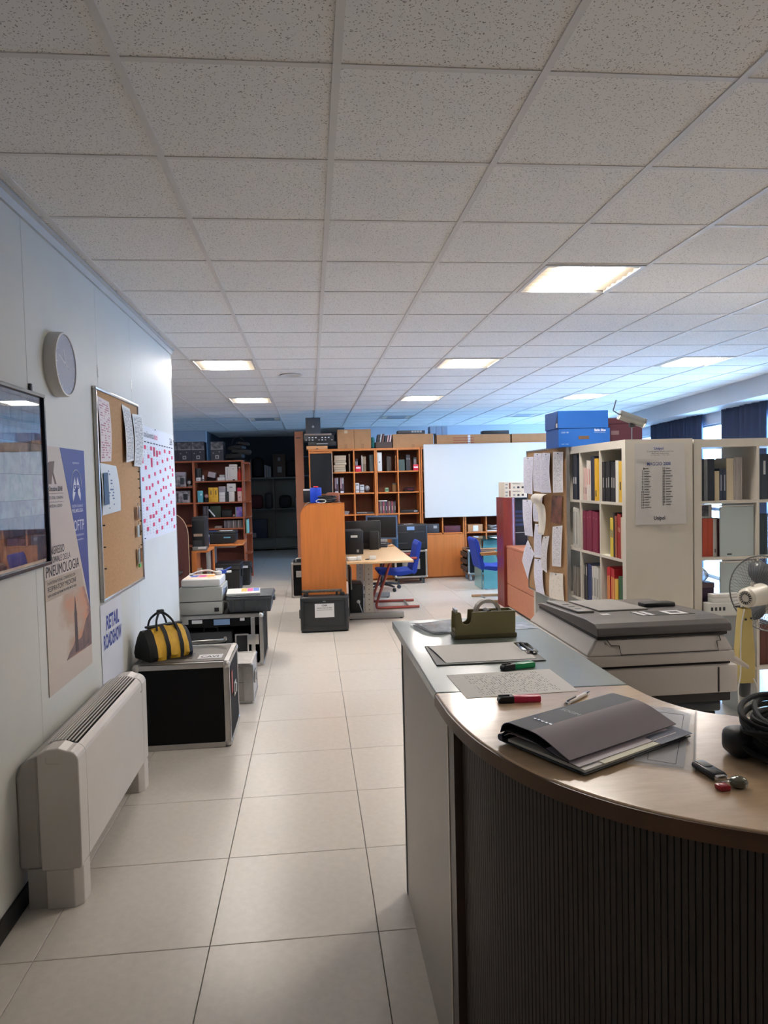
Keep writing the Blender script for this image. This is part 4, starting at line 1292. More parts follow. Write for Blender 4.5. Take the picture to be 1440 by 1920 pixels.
# --- small aluminium case behind
t = flight_case('aluminium_case', 'small worn silver aluminium case behind the near flight case', 'case', .56, .40, .30, (-.745, 5.55, 0), ext=.02, panel=mat('worn_aluminium_sheet', (176, 172, 166), 0.45, 0.5, var=0.2, vscale=10))
bx('lid_seam', CHAR, t, -.2785, .2785, -.2012, -.2002, .158, .161)
latch(t, .2803, -.05, .17, 'x')
bb = B(); tube(bb, smooth_path([(.02, -.08, .301), (.03, -.085, .335), (.12, -.085, .338), (.14, -.08, .301)], 5), .008, 8); obj('carry_handle', bb, BLACK, t, smooth=True)
bx('corner_plate', ALU, t, .21, .278, -.205, -.2035, .02, .28)

# --- open flight case with a tool case inside
t = flight_case('open_flight_case', 'large black flight case standing open under the grey printer', 'flight case', .74, .62, .475, (-.83, 6.76, 0), ext=.032, open_front=True)
bb = B(); rbox(bb, .265, .300, -.335, -.3105, .03, .445, .004); obj('front_post', bb, ALU, t, smooth=True)
latch(t, .2825, -.336, .25, 'y')
bx('blue_sticker', mat('blue_white_sticker', (120, 150, 190), 0.5), t, -.06, .08, -.3115, -.3100, .385, .435)
bx('paper_sticker', WHITE_PAPER, t, -.25, -.16, -.3115, -.3100, .405, .435)
bx('paper_sticker', WHITE_PAPER, t, .17, .21, -.3115, -.3100, .415, .440)
bx('front_rail', CASE_BLK, t, -.336, .336, -.3099, -.300, .37, .4425)
bx('hinge_plate', ALU, t, -.37, -.28, -.3125, -.3105, .40, .455)
tc = thing('tool_case', 'flat black tool case lying inside the open flight case', 'case', (-.93, 6.62, .0135))
bb = B(); rbox(bb, -.19, .19, -.12, .12, 0, .30, .012); obj('shell', bb, CHAR, tc, smooth=True)
bx('lid_line', BLACK, tc, -.1905, .1905, -.1212, -.1202, .21, .215)
bb = B(); tube(bb, smooth_path([(-.06, -.08, .30), (-.05, -.08, .335), (.05, -.08, .335), (.06, -.08, .30)], 5), .007, 6); obj('carry_handle', bb, BLACK, tc, smooth=True)
for sx in (-.12, .12):
    bx('latch', BLACK, tc, sx - .02, sx + .02, -.128, -.1203, .19, .235)
tc = thing('steel_box', 'small chrome edged black box beside the tool case in the open flight case', 'box', (-.655, 6.60, .0135))
bb = B(); rbox(bb, -.06, .06, -.09, .09, 0, .27, .006); obj('shell', bb, BLACK, tc, smooth=True)
for sx in (-.06, .048):
    bb = B(); box(bb, sx, sx + .012, -.093, -.0903, .0, .272); obj('edge_strip', bb, CHROME, tc)
bx('edge_strip', CHROME, tc, -.048, .048, -.093, -.0903, .258, .272)

# --- grey printer on top
PRG = mat('printer_grey', (170, 172, 166), 0.5)
PRW = mat('printer_white', (208, 208, 204), 0.45)
t = thing('desktop_printer', 'light grey laser printer on top of the open flight case', 'printer', (-1.0, 6.72, .4755))
def tier(name, m, x, y0, y1, z0, z1, r=.008):
    bb = B(); rbox(bb, -x, x, y0, y1, z0, z1, r); return obj(name, bb, m, t, smooth=True)
tier('paper_base', PRG, .185, -.235, .20, 0, .115)
tier('body', PRG, .187, -.237, .20, .118, .245)
tier('top_cover', PRW, .172, -.220, .185, .245, .315, .015)
bx('socket', BLACK, t, .115, .155, -.241, -.2355, .025, .060)
bx('shadow_line', CHAR, t, -.184, .184, -.2345, .19, .115, .118)
sheet('colour_sheet', [(-.155, .15, .3155), (.15, .15, .3155), (.16, -.19, .3155), (-.165, -.19, .3155)], print_mat('rainbow_sheet', (226, 214, 206), (226, 170, 90), 6, .5, 3, .05, .05), t)
for k, cc in enumerate(((70, 110, 200), (220, 60, 150), (236, 170, 60))):
    bx('colour_patch', mat('print_colour_%d' % k, cc, 0.4), t, -.12 + .075 * k, -.055 + .075 * k, -.05, .06, .3165, .3172)
bx('side_label', mat('printer_side_blue', (56, 84, 140), 0.4), t, .187, .1885, -.12, -.04, .15, .21)
for k in range(3):
    bx('side_port', BLACK, t, .187, .1887, .0 + .05 * k, .03 + .05 * k, .15, .20)
t2 = thing('headset', 'white headset lying on top of the grey printer', 'headset', (-.98, 6.80, .793))
bb = B(); tube(bb, smooth_path([(-.14, -.02, .012), (-.08, .0, .034), (.0, .01, .042), (.06, .0, .03), (.08, -.01, .02)], 6), .008, 6); obj('band', bb, PRW, t2, smooth=True)
bb = B(); lathe(bb, [(.02, 0), (.034, .008), (.034, .03), (.02, .038)], (.10, -.015, 0), 18); obj('ear_pad', bb, PRW, t2, smooth=True)
bb = B(); lathe(bb, [(.012, 0), (.02, .006), (.02, .016), (.012, .02)], (-.145, -.022, 0), 14); obj('ear_pad', bb, PRW, t2, smooth=True)
t2 = thing('cable_clamp', 'blue cable clamp with a white grip at the right edge of the grey printer', 'clamp', (-.855, 6.86, .793), rz=R(30))
bb = B(); rbox(bb, -.03, .04, -.02, .02, 0, .035, .006); obj('jaw', bb, mat('clamp_blue', (36, 70, 160), 0.4), t2, smooth=True)
bb = B(); cyl(bb, (.03, 0, .03), (.10, .01, .055), .008, .005, 10); obj('lever', bb, mat('clamp_blue', (36, 70, 160), 0.4), t2, smooth=True)
bb = B(); cyl(bb, (.04, -.005, .012), (.09, -.01, .012), .011, seg=12); obj('grip', bb, PRW, t2, smooth=True)

# --- dark crate with magazine
CRATE = mat('dark_grey_crate', (66, 70, 74), 0.5)
def crate(name, label, w, d, h, loc, m=CRATE, rz=0, lid=True, group=None):
    t = thing(name, label, 'crate', loc, rz, group)
    bb = B(); X, Y = w / 2, d / 2
    A = [bb.verts.new(c) for c in ((-X * .93, -Y * .93, 0), (X * .93, -Y * .93, 0), (X * .93, Y * .93, 0), (-X * .93, Y * .93, 0))]
    C2 = [bb.verts.new(c) for c in ((-X, -Y, h * .78), (X, -Y, h * .78), (X, Y, h * .78), (-X, Y, h * .78))]
    bb.faces.new(A[::-1]); bb.faces.new(C2)
    for i in range(4):
        bb.faces.new((A[i], A[(i + 1) % 4], C2[(i + 1) % 4], C2[i]))
    obj('tub', bb, m, t, bevel=.006)
    bb = B(); rbox(bb, -X - .012, X + .012, -Y - .012, Y + .012, h * .781, h * .90, .006); obj('rim', bb, m, t, smooth=True)
    if lid:
        bb = B(); rbox(bb, -X - .004, X + .004, -Y - .004, Y + .004, h * .901, h, .008); obj('lid', bb, m, t, smooth=True)
    for sx in (-.75, -.3, .3, .75):
        bx('rib', m, t, sx * X - .006, sx * X + .006, -Y - .006, -Y * .955, h * .1, h * .77)
    for sx in (-1, 1):
        bb = B(); rbox(bb, min(sx * (X + .003), sx * (X + .022)), max(sx * (X + .003), sx * (X + .022)), -.05, .05, h * .5, h * .76, .004); obj('hand_grip', bb, m, t, smooth=True)
    return t
crate('storage_crate', 'shallow dark grey crate beside the grey printer', .39, .44, .150, (-.575, 6.73, .4755))
t = thing('colour_magazine', 'magazine with a rainbow cover lying on the shallow grey crate', 'magazine', (-.645, 6.71, .6257), rz=R(4))
bb = B(); rbox(bb, -.15, .15, -.16, .16, 0, .020, .003, 1); obj('pages', bb, PRW, t, smooth=True)
for k, cc in enumerate(((236, 170, 60), (220, 60, 150), (70, 110, 200))):
    bx('colour_patch', mat('print_colour_%d' % (2 - k), cc, 0.4), t, -.02 + .055 * k, .03 + .055 * k, -.05, .13, .0202, .0208)

# ================================================================== white bookcases
def cube_shelf(name, label, w, d, h, loc, rz, cols, rows, outer_t=.05, inner_t=.018, m=SHELF_WHITE, back=False):
    """Open grid bookcase; local x along its width, front at y=0, depth toward +y."""
    t = thing(name, label, 'bookcase', loc, rz)
    bx('side_panel', m, t, 0, outer_t, 0, d, 0, h)
    bx('side_panel', m, t, w - outer_t, w, 0, d, 0, h)
    bx('top_panel', m, t, outer_t, w - outer_t, 0, d, h - outer_t, h)
    bx('bottom_panel', m, t, outer_t, w - outer_t, 0, d, 0, outer_t)
    cw = (w - 2 * outer_t - (cols - 1) * inner_t) / cols
    ch = (h - 2 * outer_t - (rows - 1) * inner_t) / rows
    for c in range(1, cols):
        x = outer_t + c * cw + (c - 1) * inner_t
        bx('upright', m, t, x, x + inner_t, .002, d - .002, outer_t, h - outer_t)
    for r_ in range(1, rows):
        z = outer_t + r_ * ch + (r_ - 1) * inner_t
        for c in range(cols):
            x = outer_t + c * (cw + inner_t)
            bx('shelf', m, t, x + .0003, x + cw - .0003, .003, d - .003, z, z + inner_t)
    return t, cw, ch

PAGES = mat('book_pages', (206, 198, 180), 0.8)
_bm = {}
def book(label, group, org, ax, depth_ax, thick, depth, h, col, tilt=0.0, band=None, name='book', pages=True):
    """A standing book. org: bottom corner at the spine; ax: unit vector along the shelf; depth_ax: unit vector into the shelf."""
    rz = math.atan2(ax[1], ax[0])
    t = thing(name, label, 'book', org, group=group, rot=(0, 0, rz))
    t.rotation_euler = Matrix.Rotation(rz, 3, 'Z').to_euler() if tilt == 0 else (Matrix.Rotation(rz, 3, 'Z') @ Matrix.Rotation(tilt, 3, 'Y')).to_euler()
    m = mat('book_%02x%02x%02x' % col, col, 0.5)
    # local: x thickness, y depth (sign chosen), z height
    dy = 1 if (Vector((-math.sin(rz), math.cos(rz), 0)).dot(Vector(depth_ax)) > 0) else -1
    def bb_(x0, x1, y0, y1, z0, z1, nm, mm):
        a, c = sorted((dy * y0, dy * y1)); return bx(nm, mm, t, x0, x1, a, c, z0, z1)
    b = B()
    for q in ((0, thick, 0, .002), (0, .002, .002, depth), (thick - .002, thick, .002, depth)):
        a, c = sorted((dy * q[2], dy * q[3])); box(b, q[0], q[1], a, c, 0, h)
    obj('cover', b, m, t)
    if pages:
        bb_(.002, thick - .002, .0021, depth - .004, .003, h - .003, 'page_block', PAGES)
    if band:
        bb_(thick * .32, thick * .68, -.0006, 0, h * band[1], h * band[2], 'spine_title', mat('title_%02x%02x%02x' % band[0], band[0], 0.5))
    return t

# --- bookcase A: runs away from the camera, open side to the left
AX, AY = 1.905, 4.20
shA, acw, ach = cube_shelf('white_bookcase', 'tall white cube bookcase with a calendar on its side panel', 1.85, .43, 1.845, (AX, AY + 1.85, 0), R(-90), 5, 5)
def cellA(k, r_):
    """near-to-far cell k, row r_ from the floor -> (y of the near inner face, y of the far inner face, z of the shelf top)."""
    y0 = AY + .05 + k * (acw + .018)
    return y0, y0 + acw, .05 + r_ * (ach + .018) + .0003
bx('edge_joint', CHAR, shA, 1.8502, 1.8512, .4288, .4296, 0.0, 1.845) if False else None
def fillA(k, r_, items, label_fmt):
    """items from the near side: (y at its near end, y at its far end, height, colour, count, spine band, words)"""
    z = cellA(k, r_)[2]
    for ya, yb, h, col, n, band, words in items:
        th = (yb - ya) / n
        for q in range(n):
            lab = words if n == 1 else '%s, %s from right' % (words, ORD[q])
            # books stand along +y with the spine looking toward -x
            book(lab, words if n > 1 else None, (AX + .006 + .004 * (q % 2), ya + th * q + .0004, z), (0, 1, 0), (1, 0, 0), th - .001, .20, h + .004 * ((q * 7) % 3), col, 0.0, band)
W = (214, 212, 204)
fillA(0, 4, [(4.263, 4.309, .255, (214, 172, 52), 1, ((60, 50, 30), .3, .5), 'yellow book in the top cell nearest the camera of the white bookcase'),
             (4.312, 4.356, .262, (220, 218, 210), 1, None, 'thick white book between yellow and black books in the top cell'),
             (4.358, 4.565, .255, (22, 22, 26), 5, ((150, 150, 146), .35, .60), 'black hardback in the row of five in the top cell')], '')
fillA(0, 3, [(4.263, 4.285, .260, (206, 190, 168), 1, None, 'pale thin book at the near end of the second shelf down'),
             (4.286, 4.345, .275, (158, 44, 42), 2, ((196, 150, 120), .6, .7), 'dark red hardback in the nearest cell, second shelf down'),
             (4.346, 4.372, .265, (160, 86, 62), 1, None, 'brown book beside the dark red hardbacks'),
             (4.374, 4.397, .285, (30, 30, 32), 1, None, 'black spiral bound volume next to the yellow manuals'),
             (4.398, 4.454, .245, (216, 190, 66), 2, ((70, 90, 120), .5, .7), 'yellow manual in the nearest cell, second shelf down')], '')
fillA(0, 2, [(4.263, 4.333, .235, (44, 92, 60), 2, None, 'green book in the nearest cell, third shelf down'),
             (4.335, 4.388, .215, (212, 172, 60), 1, None, 'yellow book between green and red books on the third shelf'),
             (4.389, 4.513, .275, (186, 34, 42), 4, ((222, 170, 90), .2, .8), 'bright red volume in the row of four on the third shelf')], '')
fillA(1, 4, [(4.645, 4.691, .285, (222, 176, 48), 1, ((60, 50, 20), .1, .25), 'yellow magazine file in the second cell of the top shelf'),
             (4.693, 4.766, .300, (34, 40, 62), 2, None, 'navy binder in the second cell of the top shelf'),
             (4.768, 4.830, .27, (214, 206, 198), 3, ((196, 110, 104), .4, .8), 'pale magazine standing in the second cell of the top shelf'),
             (4.831, 4.892, .22, (206, 178, 168), 3, ((90, 70, 70), .2, .4), 'pinkish brochure leaning in the second cell of the top shelf')], '')
fillA(1, 3, [(4.645, 4.912, .275, (122, 28, 60), 5, ((160, 70, 100), .82, .86), 'burgundy binder in the second cell, second shelf down')], '')
fillA(1, 2, [(4.645, 4.756, .25, (206, 204, 196), 5, ((110, 110, 104), .2, .7), 'grey white brochure in the second cell, third shelf down'),
             (4.758, 4.840, .26, (36, 54, 100), 2, None, 'blue binder in the second cell, third shelf down'),
             (4.841, 4.902, .25, (54, 52, 54), 3, ((190, 186, 180), .7, .95), 'dark magazine in the second cell, third shelf down')], '')
fillA(2, 4, [(5.012, 5.110, .325, (30, 36, 52), 2, ((206, 206, 206), .35, .5), 'dark navy box file beside the pinned papers on the top shelf')], '')
fillA(2, 3, [(5.012, 5.115, .29, (198, 196, 188), 4, ((140, 140, 136), .1, .9), 'white paper file beside the pinned papers, second shelf down')], '')
fillA(2, 2, [(5.012, 5.115, .21, (122, 116, 108), 5, None, 'grey paperback beside the pinned papers, third shelf down')], '')

# --- calendar on its side panel
t = thing('wall_calendar', 'paper month calendar headed MAGGIO taped to the white bookcase side', 'calendar', (2.125, AY, 1.322))
sheet('sheet', [(-.160, -.0015, .497), (.158, -.0015, .497), (.162, -.0095, 0), (-.158, -.002, 0)], mat('calendar_paper', (196, 194, 192), 0.7), t, bulge=.0, nrm=(0, -1, 0))
def ct(s, x, z, h, w=None, m=INK, bold=0.0, al='LEFT'):
    return text('calendar_lettering', s, m, t, (x, -.0035 - .008 * max(0, 1 - z / .497) * (x + .16) / .32 - .0006, z), ROT_NEGY, h, w, al, bold)
ct('Unipol', -.04, .458, .016, .06, INK_BLUE, .02)
ct('Compagnia Assicuratrice', -.085, .444, .008, .17, INK)
ct('Agenzia Generale', -.055, .432, .006, .11, INK)
ct('Via Emilia - Tel. 051', -.06, .422, .005, .12, INK)
ct('MAGGIO 2008', -.085, .362, .020, .15, INK_BLUE, .005)
for k in range(31):
    colx = -.125 if k < 16 else .012
    z = .338 - (k if k < 16 else k - 16) * .0158
    ct(str(k + 1), colx + (.0 if k > 8 else .008), z, .011, .016 if k > 8 else .008, INK, .03)
    bb = B(); w_ = (.028, .036, .030, .044)[k % 4]
    yy = -.0035 - .008 * max(0, 1 - z / .497) * (colx + .2) / .32
    box(bb, colx + .022, colx + .022 + w_, yy - .0008, yy - .0004, z + .003, z + .0075); obj('day_name', bb, CHAR, t)
ct('Unipol', -.045, .030, .022, .072, INK, .03)
for k in range(5):
    bb = B(); box(bb, -.15, .15, -.0030, -.0026, .400 - .0055 * k, .4008 - .0055 * k); obj('ruled_line', bb, GREY_PL, t)

# --- cork board leaning on the open side, covered with papers
t = thing('paper_board', 'cork board hung on the white bookcase, crowded with pinned papers', 'notice board', (AX - .006, 5.60, .64))
b = B(); rbox(b, -.018, 0, 5.135 - 5.60, 6.10 - 5.60, .03, 1.205, .003, 1); obj('cork', b, CORK, t, smooth=True)
for q in ((5.125, 5.137, .03, 1.205), (6.098, 6.11, .03, 1.205)):
    bx('frame_stile', ALU, t, -.024, 0.0, q[0] - 5.60, q[1] - 5.60, q[2], q[3])
for q in ((.018, .030), (1.205, 1.217)):
    bx('frame_rail', ALU, t, -.024, 0.0, 5.125 - 5.60, 6.11 - 5.60, q[0], q[1])
PPX = AX - .0312
papers = [
 ('typed sheet at the far top corner of the crowded cork board', [(6.188, 1.807), (5.905, 1.803), (5.92, 1.484), (6.153, 1.496)], 0),
 ('lilac tinted sheet second from the far end in the top row of papers', [(5.88, 1.832), (5.677, 1.824), (5.68, 1.506), (5.895, 1.514)], 0),
 ('lilac sheet with a dark stamp third in the top row of papers', [(5.655, 1.826), (5.467, 1.815), (5.429, 1.506), (5.668, 1.502)], 0),
 ('dense typed sheet at the near top corner of the crowded cork board', [(5.391, 1.822), (5.169, 1.812), (5.175, 1.513), (5.39, 1.506)], 2),
 ('sheet with punched edge under the far top sheet', [(6.208, 1.434), (5.918, 1.441), (5.914, 1.127), (6.134, 1.125)], 0),
 ('lilac sheet behind the curled strip on the crowded cork board', [(5.885, 1.481), (5.67, 1.485), (5.669, 1.264), (5.896, 1.259)], 0),
 ('photo print of a dark figure pinned on the crowded cork board', [(5.44, 1.486), (5.209, 1.483), (5.217, 1.273), (5.449, 1.276)], 3),
 ('long lilac form in the middle of the crowded cork board', [(5.873, 1.239), (5.68, 1.243), (5.693, 0.967), (5.887, 0.954)], 0),
 ('narrow sheet hanging with a dark stamp near its foot', [(5.664, 1.146), (5.504, 1.164), (5.569, 0.862), (5.708, 0.88)], 2),
 ('receipt list under the photo print on the crowded cork board', [(5.42, 1.241), (5.199, 1.264), (5.229, 0.95), (5.423, 0.934)], 2),
 ('tilted sheet sticking out at the far edge of the crowded cork board', [(6.098, 1.087), (5.920, 0.981), (6.091, 0.736), (6.25, 0.885)], 0),
 ('lowest lilac sheet in the middle of the crowded cork board', [(5.91, 0.940), (5.682, 0.955), (5.642, 0.672), (5.855, 0.668)], 0),
 ('cream sheet at the near bottom corner of the crowded cork board', [(5.516, 0.875), (5.212, 0.9), (5.183, 0.693), (5.516, 0.672)], 1),
]
PM = [print_mat('lilac_typed', (226, 226, 240), (190, 190, 212), 38, .50, 12, .1, .08), print_mat('cream_typed', (224, 216, 204), (196, 188, 176), 22, .42, 8, .12, .1),
      print_mat('white_typed', (228, 226, 228), (172, 170, 178), 42, .50, 12, .1, .05), mat('photo_print', (150, 96, 78), 0.4, col2=(60, 44, 44), vscale=9)]
for k, (lab, q, mi) in enumerate(papers):
    dx = .002 * (k % 5)
    fl = random.Random(k).uniform(.004, .022)
    o = sheet('pinned_paper', [(PPX - dx, q[0][0], q[0][1]), (PPX - dx, q[1][0], q[1][1]), (PPX - dx - fl * .4, q[2][0], q[2][1]), (PPX - dx - fl * .6, q[3][0], q[3][1])], PM[mi], None, .003 + .004 * (k % 3), (-1, 0, 0), 8)
    tag(o, lab, 'paper', 'papers pinned on the bookcase board')
    bb = B(); cy_ = (q[0][0] + q[1][0]) / 2 - q[3][0]; cz_ = (q[0][1] + q[1][1]) / 2 - q[3][1] - .012
    x0_ = 0.0 if True else 0
    cyl(bb, (fl * .6 - .0, cy_, cz_), (fl * .6 - .008, cy_, cz_), .004, seg=8)
    obj('push_pin', bb, CHAR, o)
# curled strip: rolls forward at its top
b = B()
n = 14; top = []; bot = []
cp = [(-.012, .875), (-.040, .866), (-.062, .840), (-.055, .805), (-.030, .780), (-.018, .70), (-.022, .62), (-.034, .55)]
cps = smooth_path([(x, 0, z) for x, z in cp], 3)
for i, p in enumerate(cps):
    s = i / (len(cps) - 1)
    ya, yb = 5.78 - 5.60 - .13 * s, 5.46 - 5.60 + .05 * s
    top.append(b.verts.new((p.x, ya, p.z))); bot.append(b.verts.new((p.x, yb, p.z)))
for i in range(len(top) - 1):
    b.faces.new((top[i], bot[i], bot[i + 1], top[i + 1]))
o = obj('curled_paper', b, PM[1], None, loc=(AX - .050, 5.60, .62), smooth=True)
md = o.modifiers.new('solid', 'SOLIDIFY'); md.thickness = .0006
tag(o, 'curled strip of cream paper rolling forward in the middle of the board', 'paper', 'papers pinned on the bookcase board')

# --- things on top of bookcase A
ATOP = 1.845
BLUEB = mat('blue_archive_box', (18, 92, 178), 0.45, var=0.06, vscale=5)
t = thing('archive_box', 'bright blue lidded archive box on top of the white bookcase', 'box', (2.0, 5.22, ATOP))
bb = B(); box(bb, -.195, .195, -.13, .15, .0, .135); obj('body', bb, BLUEB, t, bevel=.003)
bb = B(); box(bb, -.200, .180, -.136, .155, .1352, .262); obj('lid', bb, BLUEB, t, bevel=.003)
bb = B(); prism(bb, [(-.135, .1352), (-.06, .1352), (-.135, .258)], 'x', -.2012, -.2002); obj('lid_tuck', bb, mat('blue_dark_fold', (14, 54, 112), 0.6), t)
bx('paper_tag', WHITE_PAPER, t, -.2016, -.2008, -.125, -.095, .142, .172)
bb = B(); rbox(bb, -.045, .035, -.1312, -.1302, .055, .078, .0004, 1); obj('hand_hole', bb, mat('hole_brown', (98, 74, 56), 0.9), t)
text('box_lettering', 'Baltic Blue', INK_WHITE, t, (.075, -.1316, .112), ROT_NEGY, .016, .085, bold=.03)
text('box_lettering', 'archive storage box', INK_WHITE, t, (.075, -.1316, .100), ROT_NEGY, .006, .085)
text('box_lettering', 'COD 100', INK_WHITE, t, (-.175, -.1316, .100), ROT_NEGY, .010, .055)
text('box_lettering', 'made in Italy', INK_WHITE, t, (-.175, -.1316, .018), ROT_NEGY, .006, .055)
MAROON = mat('maroon_box', (78, 30, 46), 0.6, var=0.1, vscale=8)
t = thing('maroon_box', 'dark maroon storage box behind the clip lamp on the white bookcase', 'box', (2.255, 5.56, ATOP), rz=R(4)) if False else thing('maroon_box', 'dark maroon storage box beside the blue archive box', 'box', (2.36, 5.34, ATOP))
bb = B(); box(bb, -.135, .145, -.12, .14, 0, .17); obj('body', bb, MAROON, t, bevel=.003)
bb = B(); box(bb, -.139, .149, -.124, .144, .1702, .215); obj('lid', bb, MAROON, t, bevel=.003)
bx('label', mat('maroon_label', (120, 96, 100), 0.6), t, -.10, -.04, -.1215, -.1203, .09, .12)
# supports for the box that reaches past the bookcase: it rests on both bookcases
t = thing('clip_lamp', 'small grey cylinder lamp on a thin stem on the bookcase', 'lamp', (2.135, 4.60, ATOP))
bb = B(); lathe(bb, [(.035, 0), (.035, .008), (.006, .012)], (0, 0, 0), 18); obj('base', bb, CHAR, t, smooth=True)
bb = B(); cyl(bb, (0, 0, .01), (0, 0, .115), .004, seg=8); obj('stem', bb, CHROME, t, smooth=True)
bb = B(); rbox(bb, -.018, .018, -.012, .012, .100, .130, .004); obj('joint', bb, BLACK, t, smooth=True)
d_ = Vector((.92, -.15, -.36)).normalized(); c_0 = Vector((-.075, .01, .185))
bb = B(); cyl(bb, c_0, c_0 + d_ * .16, .032, .032, 20); obj('head', bb, mat('lamp_head_grey', (104, 106, 106), 0.35, 0.5), t, smooth=True)
bb = B(); cyl(bb, c_0 + d_ * .161, c_0 + d_ * .172, .034, .034, 20); obj('head_rim', bb, CHROME, t, smooth=True)
bb = B(); cyl(bb, c_0 - d_ * .010, c_0 - d_ * .001, .034, .034, 20); obj('head_rim', bb, CHROME, t, smooth=True)
bb = B(); cyl(bb, c_0 - d_ * .006, c_0 - d_ * .05 + Vector((0, 0, .012)), .004, seg=8); cyl(bb, c_0 - d_ * .05 + Vector((0, 0, .012)), c_0 - d_ * .04 + Vector((.012, 0, .085)), .004, seg=8); obj('arm', bb, CHAR, t, smooth=True)
t = thing('paper_pile', 'dark folder lying on top of the papers side of the white bookcase', 'folder', (2.0, 5.72, ATOP))
bb = B(); rbox(bb, -.07, .20, -.26, .26, 0, .012, .003, 1); obj('cover', bb, CHAR, t, smooth=True)
bx('pages', WHITE_PAPER, t, -.06, .19, -.25, .25, .0121, .016)

# --- bookcase B: faces the camera to the right of A, open at the back
BX, BY = 2.352, 4.215
shB, bcw, bch = cube_shelf('white_bookcase', 'white cube bookcase at the right edge, window light showing through it', 1.98, .39, 1.84, (BX, BY, 0), 0, 5, 5)
def cellB(c, r_):
    x0 = BX + .05 + c * (bcw + .018)
    return x0, x0 + bcw, .05 + r_ * (bch + .018) + .0003
def fillB(c, r_, items, x_off=.004):
    x0, x1, z = cellB(c, r_)
    x = x0 + x_off
    for th, h, col, n, band, words in items:
        for q in range(n):
            book(words if n == 1 else '%s, %s from left' % (words, ORD[q]), words if n > 1 else None, (x, BY + .05, z), (1, 0, 0), (0, 1, 0), th, .20, h, col, 0, band)
            x += th + .0015
fillB(0, 4, [(.040, .262, (24, 32, 46), 1, None, 'dark blue ring binder at the left end of the top right bookcase cell'),
             (.010, .262, (120, 126, 130), 2, None, 'thin grey folder between dark binders in the top right cell'),
             (.044, .262, (26, 36, 52), 1, None, 'second dark binder in the top right bookcase cell'),
             (.030, .185, (206, 190, 156), 1, None, 'short cream book in the top right bookcase cell'),
             (.022, .20, (40, 54, 76), 2, ((150, 156, 170), .3, .8), 'small blue book beside the cream ones in the top right cell'),
             (.046, .262, (202, 190, 162), 1, None, 'tall cream binder in the top right bookcase cell'),
             (.010, .268, (172, 164, 160), 5, None, 'thin grey magazine in the top right bookcase cell')])
fillB(1, 4, [(.040, .285, (46, 58, 72), 3, ((206, 206, 206), .55, .85), 'dark binder with a white label in the rightmost top cell')])
fillB(0, 3, [(.028, .24, (44, 70, 110), 1, None, 'blue book at the left end of the second shelf of the right bookcase'),
             (.034, .24, (186, 72, 44), 2, None, 'orange red book on the second shelf of the right bookcase'),
             (.026, .24, (206, 204, 200), 1, ((120, 120, 124), .1, .2), 'white book on the second shelf of the right bookcase'),
             (.034, .24, (84, 40, 44), 1, None, 'dark maroon book half behind the pale panel on the second shelf')], .002)
fillB(1, 3, [(.020, .26, (40, 56, 66), 4, None, 'dark green blue book on the second shelf at the right edge')])
x0, x1, z = cellB(0, 3)
t = thing('picture_postcard', 'small framed picture lying on the orange books in the right bookcase', 'picture', (x0 + .015, BY + .08, z + .2405))
bb = B(); rbox(bb, -.008, .100, 0, .02, 0, .088, .003, 1); obj('frame', bb, WHITE_METAL, t, smooth=True)
bx('picture', mat('picture_grey', (120, 124, 130), 0.5, col2=(40, 44, 50), vscale=30), t, .010, .075, -.001, -.0002, .012, .078)
FROST = mat('frosted_panel', (176, 188, 188), 0.35)
for r_ in (3, 2):
    x0, x1, z = cellB(0, r_)
    t = thing('shelf_panel', 'pale greenish panel standing in the %s cell of the right bookcase' % ('second' if r_ == 3 else 'third'), 'panel', (x1 - .125, BY + .02, z))
    bb = B(); rbox(bb, -.105, .118, 0, .012, 0, bch - .022 if r_ == 3 else bch - .02, .002, 1); obj('panel', bb, FROST, t, smooth=True)
    bx('finger_notch', CHAR, t, -.06, -.03, -.0012, -.0002, .01, .02)
    bx('top_trim', WHITE_METAL, t, -.105, .118, -.002, .013, bch - .0199, bch - .012)
x0, x1, z = cellB(0, 2)
# paper boxes in the third cell, in front of the panel
t = thing('paper_box', 'white carton with printed marks at the bottom of the right bookcase cell', 'box', (x0 + .115, BY - .055, z)); 
bb = B(); box(bb, -.105, .115, 0, .068, 0, .075); obj('carton', bb, PRW, t, bevel=.002)
for k in range(4):
    bx('printed_mark', CHAR, t, -.09 + .026 * k, -.076 + .026 * k, -.0012, -.0002, .028, .050)
bx('printed_label', CHAR, t, .055, .10, -.0012, -.0002, .045, .055)
t = thing('white_box', 'flat white box stacked on the printed carton in the right bookcase', 'box', (x0 + .125, BY - .05, z + .0755), rz=R(-3))
bb = B(); rbox(bb, -.085, .10, 0, .062, 0, .030, .003); obj('lower_half', bb, PRW, t, smooth=True)
bb = B(); rbox(bb, -.085, .10, 0, .062, .0305, .052, .003); obj('upper_half', bb, WHITE_METAL, t, smooth=True)
t = thing('purple_box', 'dark purple box behind the white cartons in the right bookcase', 'box', (x0 + .062, BY + .17, z))
bb = B(); rbox(bb, -.058, .058, -.10, .12, 0, .150, .003, 1); obj('body', bb, mat('dark_purple', (70, 52, 70), .5), t, smooth=True)
bb = B(); rbox(bb, -.060, .060, -.102, .122, .1502, .185, .003, 1); obj('lid', bb, mat('dark_purple_lid', (96, 76, 84), .5), t, smooth=True)
t = thing('plastic_bag', 'crumpled clear plastic bag on the purple box in the right bookcase', 'bag', (x0 + .062, BY + .17, z + .1855))
bb = B(); bmesh.ops.create_icosphere(bb, subdivisions=3, radius=.062)
for v in bb.verts:
    k = 1 + .22 * math.sin(31 * v.co.x + 7) * math.cos(27 * v.co.z + 3 * v.co.y)
    v.co = Vector((v.co.x * k * .75, v.co.y * k * 1.3, max(-.040, v.co.z * k * .85)))
for v in bb.verts: v.co.z += .040
